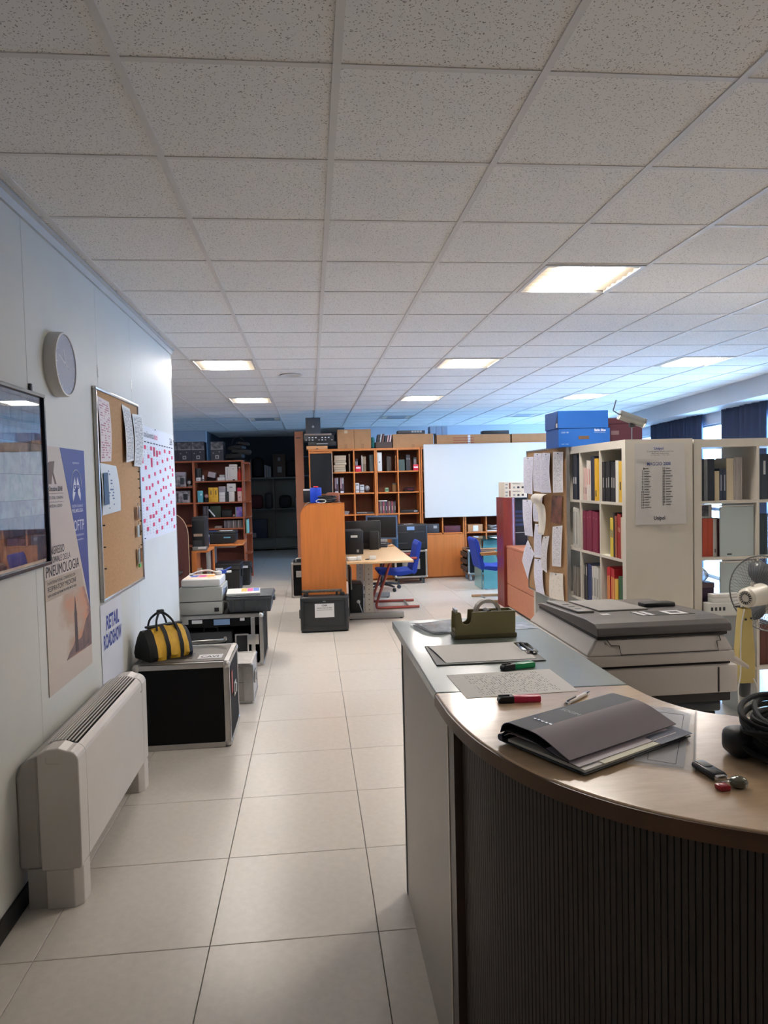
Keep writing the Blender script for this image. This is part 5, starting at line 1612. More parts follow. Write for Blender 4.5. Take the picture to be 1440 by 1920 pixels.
obj('bag', bb, FILM, t, smooth=True)
fillB(1, 2, [(.030, .27, (186, 178, 170), 6, None, 'pale file on the third shelf at the right edge')])
fillB(1, 1, [(.035, .26, (96, 52, 40), 4, None, 'brown file on the fourth shelf at the right edge')])
x0, x1, z = cellB(0, 1)
t = thing('paper_stack', 'stack of loose papers on the fourth shelf of the right bookcase', 'papers', (x0 + .17, BY + .16, z))
for k in range(5):
    bb = B(); rbox(bb, -.14, .14, -.12, .12, .012 * k, .012 * k + .0115, .001, 1)
    obj('paper_bundle', bb, (PRW, WHITE_METAL, GREY_PL)[k % 3], t, rot=(0, 0, R(random.uniform(-5, 5))))

# ================================================================== orange bookcases on the back wall
BSY = 11.70                     # front plane
BSD = .38
ZR = [1.108, 1.452, 1.796, 2.150]
def wood_case(label, x0, x1, xdiv, doors=True, rows=(.748, 1.095, 1.445, 1.790), top=2.165, d=BSD, y=BSY, half=None):
    t = thing('wooden_bookcase', label, 'bookcase', ((x0 + x1) / 2, y, 0), group='orange bookcases on the back wall')
    c = (x0 + x1) / 2
    th = .022
    bx('side_panel', WOOD, t, x0 - c, x0 - c + th, 0, d, 0, top)
    bx('side_panel', WOOD, t, x1 - c - th, x1 - c, 0, d, 0, top)
    bx('top_panel', WOOD, t, x0 - c + th, x1 - c - th, -.006, d, top - .032, top)
    bx('back_panel', mat('bookcase_back', (112, 62, 34), 0.6, var=0.2, vscale=4, stretch=(6, 6, .6)), t, x0 - c + th, x1 - c - th, d - .012, d - .002, .06, top - .032)
    xs_ = [x0 + th] + list(xdiv) + [x1 - th]
    for xd in xdiv:
        bx('upright', WOOD, t, xd - c - .010, xd - c + .010, .002, d - .013, .75 if doors else .06, top - .032)
    for a, e in zip(xs_, xs_[1:]):
        for z in rows:
            bx('shelf', WOOD, t, a - c + .0105, e - c - .0105, .004, d - .013, z - .020, z)
    bx('plinth', WOOD_DARK, t, x0 - c + th, x1 - c - th, .012, .03, 0, .06)
    if doors:
        for a, e in zip(xs_, xs_[1:]) if doors == 2 else [(xs_[0], xs_[-1])]:
            bb = B(); rbox(bb, a - c + .002, e - c - .002, -.018, -.001, .03, .722, .002, 1); o = obj('door', bb, WOOD, t, smooth=True)
    return t
wood_case('orange wooden bookcase with a dark glass door ajar at its left end', -.02, 1.066, (.355, .712))
wood_case('orange wooden bookcase beside the left edge of the whiteboard', 1.070, 1.802, (1.432,))
wood_case('orange wooden bookcase behind the left half of the whiteboard', 1.812, 2.52, (2.155,))
wood_case('orange wooden bookcase behind the right half of the whiteboard', 2.53, 3.26, (2.89,), doors=False, rows=(.38, .748, 1.095, 1.445, 1.790))
wood_case('orange wooden bookcase hidden mostly by the white bookcase', 3.27, 4.0, (3.63,))

# dark glass door ajar
t = thing('glass_door', 'black glass cabinet door standing ajar on the left bookcase', 'door', (.0, BSY - .008, 1.44), rz=R(-8))
bx('glass', BLACK_GLOSS, t, .006, .352, -.010, -.004, .004, .650)
bx('edge_profile', ALU, t, .352, .362, -.012, -.002, .0, .655)
bx('top_rail', WOOD, t, .0, .362, -.014, 0, .656, .686)

# --- books and things in the bookcases
def bk(x, row, th, h, col, label, n=1, y=BSY + .06, gap=.001, dp=.20, band=None):
    z = {0: .3803, 1: .7483, 2: 1.0953, 3: 1.4453, 4: 1.7903}[row]
    for k in range(n):
        book(label if n == 1 else '%s, %s from left' % (label, ORD[k]), label if n > 1 else None, (x, y, z), (1, 0, 0), (0, 1, 0), th, dp, h, col, 0, band, pages=False)
        x += th + gap
    return x
def bxthing(name, label, cat, x0, x1, y0, y1, z0, z1, m, r=.004, parts=()):
    t = thing(name, label, cat, ((x0 + x1) / 2, (y0 + y1) / 2, z0))
    X, Y = (x1 - x0) / 2, (y1 - y0) / 2
    bb = B(); rbox(bb, -X, X, -Y, Y, 0, z1 - z0, r); body = obj('body', bb, m, t, smooth=True)
    for nm, mm, a in parts:   # (x0,x1,z0,z1) as fractions on the front face
        bx(nm, mm, body, -X + a[0] * 2 * X, -X + a[1] * 2 * X, -Y - .0025, -Y - .0004, a[2] * (z1 - z0), a[3] * (z1 - z0))
    return t
# column 2 row top: a pile of pale catalogues
t_z = 1.7903
for k in range(7):
    o = thing('catalogue', 'pale catalogue in the flat pile in the left bookcase, %s from the bottom' % ORD[k], 'catalogue', (.488 + random.uniform(-.008, .008), BSY + .16, t_z + k * .0385), rz=R(random.uniform(-4, 4)), group='pile of pale catalogues')
    bb = B(); rbox(bb, -.095, .095, -.14, .14, 0, .038, .004, 1); obj('pages', bb, mat('catalogue_%d' % (k % 3), ((178, 162, 138), (168, 154, 132), (186, 166, 142))[k % 3], 0.7), o, smooth=True)
    bx('cover', mat('catalogue_cover', (120, 110, 96), 0.6), o, -.096, .096, -.141, .141, .0372, .0382)
o = bk(.635, 4, .014, .29, (150, 140, 128), 'grey catalogue leaning beside the pale pile')
bk(.735, 4, .022, .21, (40, 36, 40), 'dark slim case above the red box in the left bookcase', 2, band=((190, 190, 196), .3, .8))
bxthing('red_box', 'small red box standing in the third column of the left bookcase', 'box', .735, .825, BSY + .02, BSY + .055, t_z, t_z + .10, mat('red_box', (196, 30, 60), 0.4), parts=(('label', INK_WHITE, (.1, .9, .5, .75)),))
bk(.840, 4, .012, .265, (196, 192, 188), 'white magazine in the third column of the top shelf')
bk(.856, 4, .018, .25, (120, 104, 84), 'mottled brown magazine in the third column of the top shelf', 3, band=((196, 180, 150), .5, .95))
bk(.972, 4, .030, .27, (62, 74, 78), 'grey green binder at the right of the third column', 2)
bxthing('white_binder', 'tall white box file on the top shelf of the middle bookcase', 'binder', 1.095, 1.170, BSY + .02, BSY + .25, t_z, t_z + .305, PRW, parts=(('label_dot', INK, (.4, .6, .45, .52)),))
bk(1.255, 4, .034, .24, (54, 46, 44), 'dark brown book leaning in the middle bookcase', 2)
bk(1.395, 4, .014, .25, (150, 96, 60), 'thin orange brown book at the end of the middle bookcase cell')
bk(1.450, 4, .016, .185, (66, 84, 80), 'small green book in the row of six in the middle bookcase', 6)
bk(1.575, 4, .034, .26, (46, 46, 52), 'charcoal binder between green books and red box', 2, band=((150, 150, 150), .7, .8))
bk(1.700, 4, .024, .22, (44, 38, 42), 'dark slim case above the red box in the middle bookcase', 2, band=((196, 196, 200), .3, .85))
bxthing('red_box', 'small red box standing at the right end of the middle bookcase', 'box', 1.685, 1.775, BSY + .02, BSY + .055, t_z, t_z + .10, mat('red_box', (196, 30, 60), 0.4), parts=(('label', INK_WHITE, (.1, .9, .4, .65)),))
z3 = 1.4453
for k, x in enumerate((.385, .475)):
    bxthing('game_box', ('left' if k == 0 else 'right') + ' one of two tall boxed gadgets on the second shelf', 'box', x, x + .066, BSY + .03, BSY + .20, z3, z3 + .255, mat('box_dark_pink', (74, 56, 64), 0.5), parts=(('top_print', mat('pink_grey', (150, 120, 130), .5), (.1, .45, .3, .95)), ('side_print', mat('grey_print', (150, 150, 150), .5), (.55, .9, .6, .95)), ('tick_mark', INK_WHITE, (.1, .9, .03, .12))))
for k, (x, w, h, c) in enumerate(((.728, .06, .16, (196, 196, 196)), (.80, .07, .13, (182, 184, 186)))):
    bxthing('gadget_box', ('taller' if k == 0 else 'lower') + ' white gadget box stacked in the third column', 'box', x, x + w, BSY + .04, BSY + .14, z3, z3 + h, mat('gadget_%d' % k, c, .5), parts=(('label', CHAR, (.15, .85, .75, .85)), ('stripe', CHAR, (.0, 1, .25, .32))))
t = thing('glass_dome', 'round glass globe ornament on the second shelf of the left bookcase', 'ornament', (.925, BSY + .12, z3))
bb = B(); lathe(bb, [(.030, 0), (.034, .02), (.02, .03)], (0, 0, 0), 16); obj('stand', bb, CHAR, t, smooth=True)
bb = B(); bmesh.ops.create_uvsphere(bb, u_segments=18, v_segments=12, radius=.045, matrix=Matrix.Translation((0, 0, .072))); obj('globe', bb, mat('globe_grey', (150, 154, 160), 0.1), t, smooth=True)
bxthing('green_mug', 'pale green mug on the second shelf of the middle bookcase', 'mug', 1.215, 1.275, BSY + .05, BSY + .12, z3, z3 + .07, mat('mug_green', (150, 170, 130), .4), .01, parts=(('band', mat('mug_dark', (60, 110, 80), .5), (.1, .9, .3, .7)),))
t = thing('pen_cup', 'brown cylindrical tin on the second shelf of the middle bookcase', 'tin', (1.375, BSY + .10, z3))
bb = B(); lathe(bb, [(.040, 0), (.040, .125), (.034, .128)], (0, 0, 0), 20); obj('tin', bb, mat('tin_brown', (120, 88, 54), .5), t, smooth=True)
bb = B(); lathe(bb, [(.042, .126), (.042, .145), (.03, .148)], (0, 0, 0), 20); obj('lid', bb, CHAR, t, smooth=True)
t = thing('cable_heap', 'tangle of dark cables with a red plug on the second shelf', 'cables', (1.62, BSY + .12, z3))
rnd = random.Random(9)
for k in range(6):
    a0 = rnd.uniform(0, 6); bb = B()
    tube(bb, [(rnd.uniform(-.012, .012) + .085 * math.cos(a) , .05 * math.sin(a), max(.0085, .012 + .010 * k + .008 * math.sin(3 * a + a0))) for a in [2 * math.pi * i / 18 for i in range(18)]], .008, 6, True)
    obj('cable_loop', bb, BLACK if k != 3 else mat('maroon_cable', (120, 30, 60), .5), t, smooth=True)
z2 = 1.0953
for k in range(12):
    cc = ((96, 40, 52), (110, 100, 80), (60, 50, 58), (150, 60, 80), (70, 76, 60), (54, 44, 70))[k % 6]
    book('film case in the close row in the middle bookcase, %s from left' % ORD[k], 'row of film cases', (1.105 + .0235 * k, BSY + .05, z2), (1, 0, 0), (0, 1, 0), .022, .13, .185 + .012 * (k % 2), cc, 0, ((190, 180, 176), .25, .6) if k % 2 else None, name='film_case', pages=False)
bxthing('white_tray', 'flat white box lying on the row of film cases', 'box', 1.105, 1.245, BSY + .05, BSY + .17, z2 + .198, z2 + .212, PRW)
bxthing('black_player', 'flat black player lying on the third shelf by the whiteboard', 'player', 1.46, 1.76, BSY + .04, BSY + .28, z2, z2 + .045, BLACK, parts=(('display', INK_WHITE, (.75, .95, .4, .7)),))
bxthing('laptop', 'closed grey laptop on the third shelf of the left bookcase', 'laptop', .74, 1.02, BSY + .03, BSY + .24, z2, z2 + .03, CHAR, parts=(('edge_strip', GREY_PL, (.0, .6, .6, .95)),))
t = thing('magazine_fan', 'fanned grey magazines on the third shelf behind the tall cabinet', 'magazines', (.47, BSY + .12, z2))
for k in range(5):
    bb = B(); rbox(bb, -.03, .13, -.10, .10, .010 * k, .010 * k + .009, .001, 1); obj('magazine', bb, mat('fan_mag_%d' % (k % 2), ((150, 140, 136), (112, 100, 100))[k % 2], .6), t, rot=(0, 0, R(4 * k)))
bxthing('paper_pad', 'grey papers on the low open shelf beside the black case', 'papers', 1.46, 1.68, BSY + .04, BSY + .26, .7483, .775, GREY_PL)
bxthing('maroon_binder', 'maroon box lying in the low shelf under the whiteboard', 'box', 2.19, 2.46, BSY + .03, BSY + .28, .7483, .86, mat('maroon_low', (84, 36, 46), .6))
bxthing('dark_printer', 'dark grey device in the low shelf at the left under the whiteboard', 'device', 1.86, 2.10, BSY + .03, BSY + .28, .7483, .90, CHAR, parts=(('panel', GREY_PL, (.6, .85, .5, .8)),))
bxthing('carton', 'cardboard carton with a white label in the low shelf under the whiteboard', 'carton', 2.585, 2.83, BSY + .02, BSY + .26, .7483, .87, CARD, .002, parts=(('label', WHITE_PAPER, (.35, .7, .1, .85)),))
t = thing('coiled_cable', 'coil of grey cable on a white tray in the low shelf', 'cable', (3.03, BSY + .13, .7483))
bb = B(); rbox(bb, -.12, .12, -.10, .10, 0, .018, .003); obj('tray', bb, PRW, t, smooth=True)
for k in range(4):
    bb = B(); tube(bb, [(.085 * math.cos(a), .07 * math.sin(a), .032 + .018 * k + .008 * math.sin(2 * a + k)) for a in [2 * math.pi * i / 20 for i in range(20)]], .011, 6, True); obj('cable_loop', bb, (CHAR, GREY_PL)[k % 2], t, smooth=True)

# --- whiteboard
t = thing('whiteboard', 'large blank whiteboard hung across the orange bookcases', 'whiteboard', (2.89, BSY - .03, 1.005))
bx('board', mat('whiteboard_enamel', (198, 200, 200), 0.35), t, -1.03, 1.03, -.012, .004, .008, 1.198)
for q in ((-1.04, 1.04, 0, .008), (-1.04, 1.04, 1.198, 1.208), (-1.04, -1.03, .008, 1.198), (1.03, 1.04, .008, 1.198)):
    bx('frame_rail', ALU, t, q[0], q[1], -.016, .006, q[2], q[3])

# --- boxes on top of the bookcases
ZT = 2.165
def carton(label, x0, x1, z0, h, y0=BSY + .03, d=.33, m=CARD, name='carton', tape=True, parts=()):
    t = thing(name, label, 'carton', ((x0 + x1) / 2, y0 + d / 2, z0))
    X, Y = (x1 - x0) / 2, d / 2
    bb = B(); box(bb, -X, X, -Y, Y, 0, h); body = obj('box', bb, m, t, bevel=.002)
    if tape:
        bx('tape', mat('parcel_tape', (150, 108, 72), .4), t, -.025, .025, -Y - .0012, -Y - .0003, 0, h * .25)
        bx('flap_seam', mat('card_seam', (120, 86, 58), .8), t, -X + .002, X - .002, -.002, .002, h + .0003, h + .0012)
    for nm, mm, a in parts:
        bx(nm, mm, body, -X + a[0] * 2 * X, -X + a[1] * 2 * X, -Y - .0025, -Y - .0004, a[2] * h, a[3] * h)
    return t
carton('left one of two plain cardboard boxes on the orange bookcase', .455, .722, ZT, .315, parts=(('shipping_label', mat('label_tan', (196, 170, 140), .7), (.42, .62, .80, .95)),))
carton('right one of two plain cardboard boxes on the orange bookcase', .727, 1.0, ZT, .315)
PROD = mat('bookshelf_top_wood_box', (196, 140, 92), .6)
bxthing('wooden_tray', 'pale wooden tray on the left end of the orange bookcase', 'tray', -.05, .29, BSY + .0, BSY + .33, ZT, ZT + .055, PROD, parts=(('knob', CHAR, (.45, .55, .02, .3)),))
bxthing('amplifier', 'black rack amplifier stacked on the wooden tray', 'amplifier', -.02, .43, BSY + .02, BSY + .32, ZT + .0555, ZT + .125, BLACK, parts=(('lettering_bar', GREY_PL, (.3, .7, .4, .6)),))
t = bxthing('audio_mixer', 'black mixer with rows of white controls on top of the amplifier', 'mixer', -.09, .40, BSY + .02, BSY + .32, ZT + .1255, ZT + .225, BLACK)
for k in range(9):
    for r_ in range(2):
        if (k * 3 + r_) % 4 == 1: continue
        bx('control', INK_WHITE if r_ or k in (2, 3, 5) else GREY_PL, t, -.22 + .052 * k, -.195 + .052 * k, -.153, -.1503, .020 + .038 * r_, .036 + .038 * r_)
bxthing('beige_device', 'flat beige device lying on the audio mixer', 'device', -.08, .36, BSY + .03, BSY + .30, ZT + .2255, ZT + .258, mat('beige_dev', (140, 122, 112), .5))
t = bxthing('black_loudspeaker', 'dark grey box speaker at the top left of the orange bookcase', 'speaker', -.055, .185, BSY + .03, BSY + .28, ZT + .2585, ZT + .515, mat('speaker_grey', (58, 62, 68), .6))
bb = B(); cyl(bb, (.0, -.1262, .11), (.0, -.1275, .11), .02, seg=14); obj('badge', bb, GREY_PL, t)
carton('cardboard sheet box sticking out at the left end of the orange bookcase', -.235, -.055, 2.02, .44, y0=BSY + .16, d=.05, m=mat('card_pinkish', (150, 104, 84), .8), tape=False) if False else None
t = thing('cardboard_panel', 'cardboard panel leaning out beside the left end of the orange bookcase', 'cardboard', (-.172, BSY + .20, 0))
bb = B(); box(bb, -.07, .07, -.012, .012, 0, 2.47); obj('sheet', bb, mat('card_pinkish', (150, 104, 84), .8, var=.1, vscale=3), t)
bx('printed_mark', INK, t, -.05, .03, -.0135, -.0123, 2.36, 2.375)
bxthing('teal_bag', 'teal cloth bundle squeezed beside the plain cardboard boxes', 'bundle', 1.005, 1.065, BSY + .05, BSY + .30, ZT, ZT + .19, mat('teal_cloth', (30, 110, 112), .8, var=.3, vscale=20), .03)
t = thing('magazine_box', 'open carton of colourful magazines and cables on the bookcase', 'carton', (1.21, BSY + .18, ZT))
bb = B()
for q in ((-.135, .135, -.15, -.145), (-.135, .135, .145, .15), (-.135, -.13, -.145, .145), (.13, .135, -.145, .145)):
    box(bb, *q, 0, .10)
box(bb, -.13, .13, -.145, .145, 0, .005); obj('box', bb, mat('dark_carton', (80, 66, 60), .8), t)
for k in range(6):
    bb = B(); rbox(bb, -.12 + .04 * k, -.095 + .04 * k, -.13, .10, .0055, .19 + .012 * (k % 3), .002, 1)
    obj('magazine', bb, mat('boxmag_%d' % k, ((60, 50, 54), (190, 186, 180), (110, 70, 66), (52, 56, 60), (196, 150, 150), (214, 190, 196))[k], .5), t, rot=(0, R(9), 0), loc=(0, 0, .022))
bxthing('black_device', 'flat black device lying on the magazines', 'device', 1.09, 1.29, BSY + .06, BSY + .30, ZT + .232, ZT + .27, BLACK) if False else None
carton('long cardboard carton left of the whiteboard top', 1.36, 2.03, ZT, .225, d=.30)
carton('long flat carton with red printed stripes above the whiteboard', 2.09, 3.33, ZT, .20, d=.28, parts=tuple(('red_print', mat('faded_red_print', (150, 76, 60), .7), (.22, .50, .3 + .2 * k, .36 + .2 * k)) for k in range(3)) + (('white_label', WHITE_PAPER, (.42, .455, .1, .95)),))
carton('plain flat carton at the right above the whiteboard', 3.36, 4.02, ZT, .20, d=.28)
for k in range(3):
    bxthing('blue_file', ('left', 'middle', 'right')[k] + ' one of three pale blue file boxes on the long carton', 'file box', 2.04 + .098 * k - .055, 2.04 + .098 * k + .040, BSY + .05, BSY + .29, ZT + .2255, ZT + .345, mat('pale_blue_file', (112, 140, 172), .5)) if k < 1 else bxthing('blue_file', ('left', 'middle', 'right')[k] + ' one of three pale blue file boxes on the long carton', 'file box', 2.04 + .098 * k - .055, 2.04 + .098 * k + .040, BSY + .05, BSY + .29, ZT + (.2005 if k == 1 else .2005), ZT + .345, mat('pale_blue_file', (112, 140, 172), .5))
bxthing('grey_device', 'long black and grey device lying on the carton left of the blue files', 'device', 1.45, 1.90, BSY + .06, BSY + .28, ZT + .2255, ZT + .285, CHAR, parts=tuple(('key_block', GREY_PL, (.5 + .1 * k, .58 + .1 * k, .4, .9)) for k in range(4)))
bxthing('black_case', 'flat black case lying on the striped carton above the whiteboard', 'case', 2.88, 3.32, BSY + .06, BSY + .26, ZT + .2005, ZT + .26, BLACK)

# ================================================================== tall cabinet and beech desk in the middle
t = thing('arched_cabinet', 'orange wooden cabinet with a rounded shoulder beside the beech desk', 'cabinet', (.12, 8.55, 0))
cy0, cy1 = 7.975 - 8.55, 9.15 - 8.55
pts = [(-.245, 0), (.245, 0), (.245, 1.395), (-.12, 1.395)] + [(-.12 - .125 * math.sin(R(a)), 1.245 + .15 * math.cos(R(a))) for a in (15, 30, 45, 60, 75, 90)]
bb = B(); prism(bb, pts, 'y', cy0, cy0 + .022); obj('end_panel', bb, WOOD, t)
inner_pts = [(-.243, .02), (.240, .02), (.240, 1.385), (-.12, 1.385)] + [(-.12 - .121 * math.sin(R(a)), 1.240 + .145 * math.cos(R(a))) for a in (15, 30, 45, 60, 75, 90)]
bb = B(); prism(bb, inner_pts, 'y', cy0 + .0225, cy1 - .0225); obj('carcass', bb, mat('dark_carcass', (52, 46, 48), .6), t)
bb = B(); prism(bb, pts, 'y', cy1 - .022, cy1); obj('end_panel', bb, WOOD, t)
bb = B(); tube(bb, [(-.2465, cy0 - .001, .0 + .02)] + [(x, cy0 - .001, z) for x, z in pts[:3:-1]] + [(-.12, cy0 - .001, 1.3965), (.245, cy0 - .001, 1.3965)], .004, 6); obj('edge_band', bb, WOOD_DARK, t)
bx('tambour_door', mat('dark_tambour', (58, 52, 56), .5), t, -.2475, -.2436, cy0 + .05, cy1 - .05, .08, 1.20)
# things on the cabinet
CZ = 1.3955
bxthing('paper_tray', 'grey letter tray with papers on the tall arched cabinet', 'tray', .0, .30, 8.55, 8.85, CZ, CZ + .07, CHAR, parts=(('paper_edge', WHITE_PAPER, (.05, .6, .7, .95)), ('paper_edge', GREY_PL, (.1, .9, .2, .4))))
t = thing('blue_file_box', 'bright blue file box with red clip standing on the tall cabinet', 'file box', (.055, 8.30, CZ))
bb = B(); rbox(bb, -.065, .065, -.04, .04, 0, .175, .01); obj('body', bb, mat('bright_blue_plastic', (30, 70, 196), .35), t, smooth=True)
bx('divider', mat('bright_blue_plastic_dark', (20, 48, 150), .4), t, -.002, .002, -.0415, -.0402, .02, .16)
bb = B(); rbox(bb, -.025, .03, -.03, .03, .176, .192, .005); obj('red_clip', bb, mat('red_clip', (206, 40, 60), .4), t, smooth=True)
t = thing('cable_heap', 'heap of black cables with a white loop on the tall arched cabinet', 'cables', (.18, 8.14, CZ))
rnd = random.Random(12)
for k in range(8):
    bb = B(); a0 = rnd.uniform(0, 6)
    tube(bb, [(rnd.uniform(-.002, .002) + (.06 + .014 * (k % 4)) * math.cos(a), .05 * math.sin(a), .010 + .009 * k + .006 * math.sin(2 * a + a0)) for a in [2 * math.pi * i / 20 for i in range(20)]], .008, 6, True)
    obj('cable_loop', bb, BLACK, t, smooth=True)
bb = B(); tube(bb, [(-.07 + .055 * math.cos(a), -.075 + .006 * math.sin(a), .024 + .020 * math.sin(a)) for a in [2 * math.pi * i / 22 for i in range(22)]], .004, 6, True); obj('white_loop', bb, PRW, t, smooth=True)
bxthing('camera_bag', 'small brown leather pouch behind the cables on the tall cabinet', 'pouch', .17, .33, 8.30, 8.42, CZ, CZ + .115, mat('brown_pouch', (124, 66, 42), .6), .03, parts=(('front_pocket', BLACK, (.1, .6, .1, .5)),))
bxthing('stacked_switch', 'black network switch under papers at the back of the tall cabinet', 'device', -.09, .0 - .005, 8.55, 8.85, CZ, CZ + .16, BLACK, parts=(('paper', WHITE_PAPER, (0, 1, .88, .98)),))

# --- beech desk
t = thing('beech_desk', 'pale beech desk with perforated steel legs in the middle of the office', 'desk', (.75, 9.05, 0))
ox_, oy_ = .75, 9.05
bb = B(); rbox(bb, .372 - ox_, 1.118 - ox_, 7.90 - oy_, 10.19 - oy_, .715, .740, .004); obj('top', bb, BEECH, t, smooth=True)
bx('edge_strip', WOOD_RED, t, 1.1185 - ox_, 1.122 - ox_, 7.902 - oy_, 10.188 - oy_, .716, .739)
PERF = mat('perforated_steel', (172, 166, 156), .45, .3)
for yy in (8.42, 9.95):
    bb = B(); box(bb, .60 - ox_, .70 - ox_, yy - .02 - oy_, yy + .02 - oy_, .075, .680); o = obj('leg', bb, PERF, t, bevel=.003)
    for k in range(9):
        bx('leg_hole', CHAR, t, .645 - ox_, .656 - ox_, yy - .0215 - oy_, yy - .0203 - oy_, .11 + .06 * k, .121 + .06 * k)
    bb = B(); rbox(bb, .40 - ox_, 1.06 - ox_, yy - .035 - oy_, yy + .035 - oy_, .012, .074, .006); obj('foot', bb, STEEL, t, smooth=True)
    bb = B(); rbox(bb, .44 - ox_, 1.04 - ox_, yy - .02 - oy_, yy + .02 - oy_, .681, .714, .003, 1); obj('top_bracket', bb, STEEL, t, smooth=True)
    for xx in (.43, 1.03):
        bb = B(); cyl(bb, (xx - ox_, yy - oy_, 0), (xx - ox_, yy - oy_, .013), .018, seg=12); obj('levelling_foot', bb, BLACK, t)
bx('modesty_panel', STEEL, t, .44 - ox_, .455 - ox_, 8.46 - oy_, 9.90 - oy_, .35, .60)
# on the desk
DZ = .7402
t = bxthing('computer_tower', 'black computer tower with a sticker on the beech desk', 'computer', .405, .62, 8.75, 9.18, DZ, DZ + .285, BLACK, .006, parts=(('sticker', PRW, (.30, .68, .72, .82)), ('side_badge', GREY_PL, (.62, .75, .08, .2))))
bxthing('black_monitor_back', 'wide black monitor seen from behind on the beech desk', 'monitor', .44, .90, 9.40, 9.47, DZ + .0, DZ + .37, BLACK, .01, parts=(('rear_recess', BLACK_MATT, (.3, .7, .2, .6)),))
t = thing('monitor', 'black monitor on a stand at the back of the beech desk', 'monitor', (.98, 9.98, DZ), rz=R(-20))
bb = B(); rbox(bb, -.11, .11, -.09, .09, 0, .015, .005); obj('base', bb, BLACK, t, smooth=True)
bb = B(); rbox(bb, -.03, .03, .0, .03, .0152, .22, .005); obj('stand', bb, BLACK, t, smooth=True)
bb = B(); rbox(bb, -.22, .22, -.035, -.0005, .09, .40, .008); obj('housing', bb, BLACK, t, smooth=True)
bb = B()
for q in ((-.225, .225, .385, .41), (-.225, .225, .08, .10), (-.225, -.205, .10, .385), (.205, .225, .10, .385)):
    box(bb, q[0], q[1], -.045, -.0355, q[2], q[3])
obj('bezel', bb, mat('monitor_bezel_blue', (92, 116, 150), .4), t)
t = thing('desk_phone', 'black desk phone with a label on the beech desk', 'phone', (.93, 9.62, DZ), rz=R(-12))
bb = B(); prism(bb, [(-.09, 0), (.09, 0), (.09, .06), (-.09, .02)], 'x', -.085, .085); obj('base', bb, BLACK, t, bevel=.006)
bb = B(); rbox(bb, -.08, -.035, -.10, .10, .062, .095, .012); obj('handset', bb, BLACK, t, smooth=True)
bx('label', PRW, t, -.02, .07, .0905, .0925, .062, .10)
for k in range(9):
    bx('key', GREY_PL, t, -.015 + .028 * (k % 3), .005 + .028 * (k % 3), -.06 + .03 * (k // 3), -.04 + .03 * (k // 3), .045, .052)
t = thing('keyboard', 'dark keyboard standing on edge in front of the desk phone', 'keyboard', (.80, 9.28, DZ))
bb = B(); rbox(bb, -.06, .06, -.02, .02, 0, .24, .005); obj('body', bb, BLACK, t, smooth=True)
bx('cable', GREY_PL, t, .061, .064, -.004, .004, .01, .23)
t = thing('power_supply', 'small white adapter block at the left end of the beech desk', 'adapter', (.46, 8.06, DZ))
bb = B(); rbox(bb, -.080, .03, -.05, .05, 0, .040, .006); obj('block', bb, PRW, t, smooth=True)
bb = B(); rbox(bb, .034, .085, -.03, .03, 0, .050, .006); obj('plug', bb, PRW, t, smooth=True)
t = thing('white_plug', 'white plug with a short cable on the beech desk', 'plug', (.66, 8.10, DZ))
bb = B(); rbox(bb, -.02, .055, -.028, .028, 0, .042, .008); obj('plug', bb, PRW, t, smooth=True)
bb = B(); tube(bb, smooth_path([(-.02, 0, .006), (-.05, .01, .006), (-.065, -.015, .006), (-.03, -.03, .006)], 5), .005, 6); obj('cable', bb, CHAR, t, smooth=True)
bxthing('cork_block', 'small tan block at the far corner of the beech desk', 'block', 1.01, 1.10, 9.60, 9.70, DZ, DZ + .02, mat('tan_block', (190, 146, 100), .7))
# under the desk
t = bxthing('floor_computer', 'black computer tower on the floor under the beech desk', 'computer', .43, .585, 8.49, 8.88, .0, .40, BLACK, .006)
bb = B(); tube(bb, smooth_path([(.02, -.197, .20), (.03, -.215, .17), (.06, -.215, .08), (.07, -.21, .008)], 6), .006, 6); obj('power_cable', bb, PRW, t, smooth=True)
bb = B(); cyl(bb, (.02, -.196, .20), (.02, -.203, .20), .022, seg=14); obj('socket', bb, PRW, t, smooth=True)

# --- black plastic case in front of the cabinet
t = thing('equipment_case', 'black ribbed plastic equipment case with a white label on the floor', 'case', (.112, 7.86, 0))
bb = B(); rbox(bb, -.262, .262, -.095, .0, .012, .392, .022, 3); obj('front_shell', bb, mat('case_charcoal', (40, 43, 46), .45), t, smooth=True)
bb = B(); rbox(bb, -.258, .258, .002, .095, .014, .390, .020, 3); obj('back_shell', bb, mat('case_charcoal', (40, 43, 46), .45), t, smooth=True)
for z in (.06, .345):
    bx('raised_rib', mat('case_charcoal', (40, 43, 46), .45), t, -.22, .22, -.101, -.0945, z, z + .012)
for x in (-.24, .226):
    bx('corner_rib', mat('case_charcoal', (40, 43, 46), .45), t, x, x + .014, -.103, -.0945, .03, .37)
bb = B(); box(bb, -.255, .255, -.06, .07, 0, .0125); obj('foot_rail', bb, BLACK, t)
for x in (-.20, .20):
    bb = B(); rbox(bb, x - .025, x + .025, -.05, .05, .391, .418, .006); obj('latch', bb, BLACK, t, smooth=True)
bx('label', WHITE_PAPER, t, -.105, .105, -.0972, -.0953, .165, .315)
text('label_lettering', 'CNR', INK, t, (-.03, -.0978, .287), ROT_NEGY, .018, .06, bold=.03)
text('label_lettering', 'PROIETTORE HD 4000', INK, t, (-.08, -.0978, .262), ROT_NEGY, .011, .16, bold=.01)
text('label_lettering', 'materiale tecnico sala riunioni', INK, t, (-.085, -.0978, .243), ROT_NEGY, .009, .17, bold=.01)
bx('badge', INK_WHITE, t, -.018, .014, -.0972, -.0953, .338, .356)
for x in (-.275, .262):
    bb = B(); rbox(bb, x, x + .014, -.03, .03, .15, .24, .003); obj('side_lug', bb, BLACK, t, smooth=True)
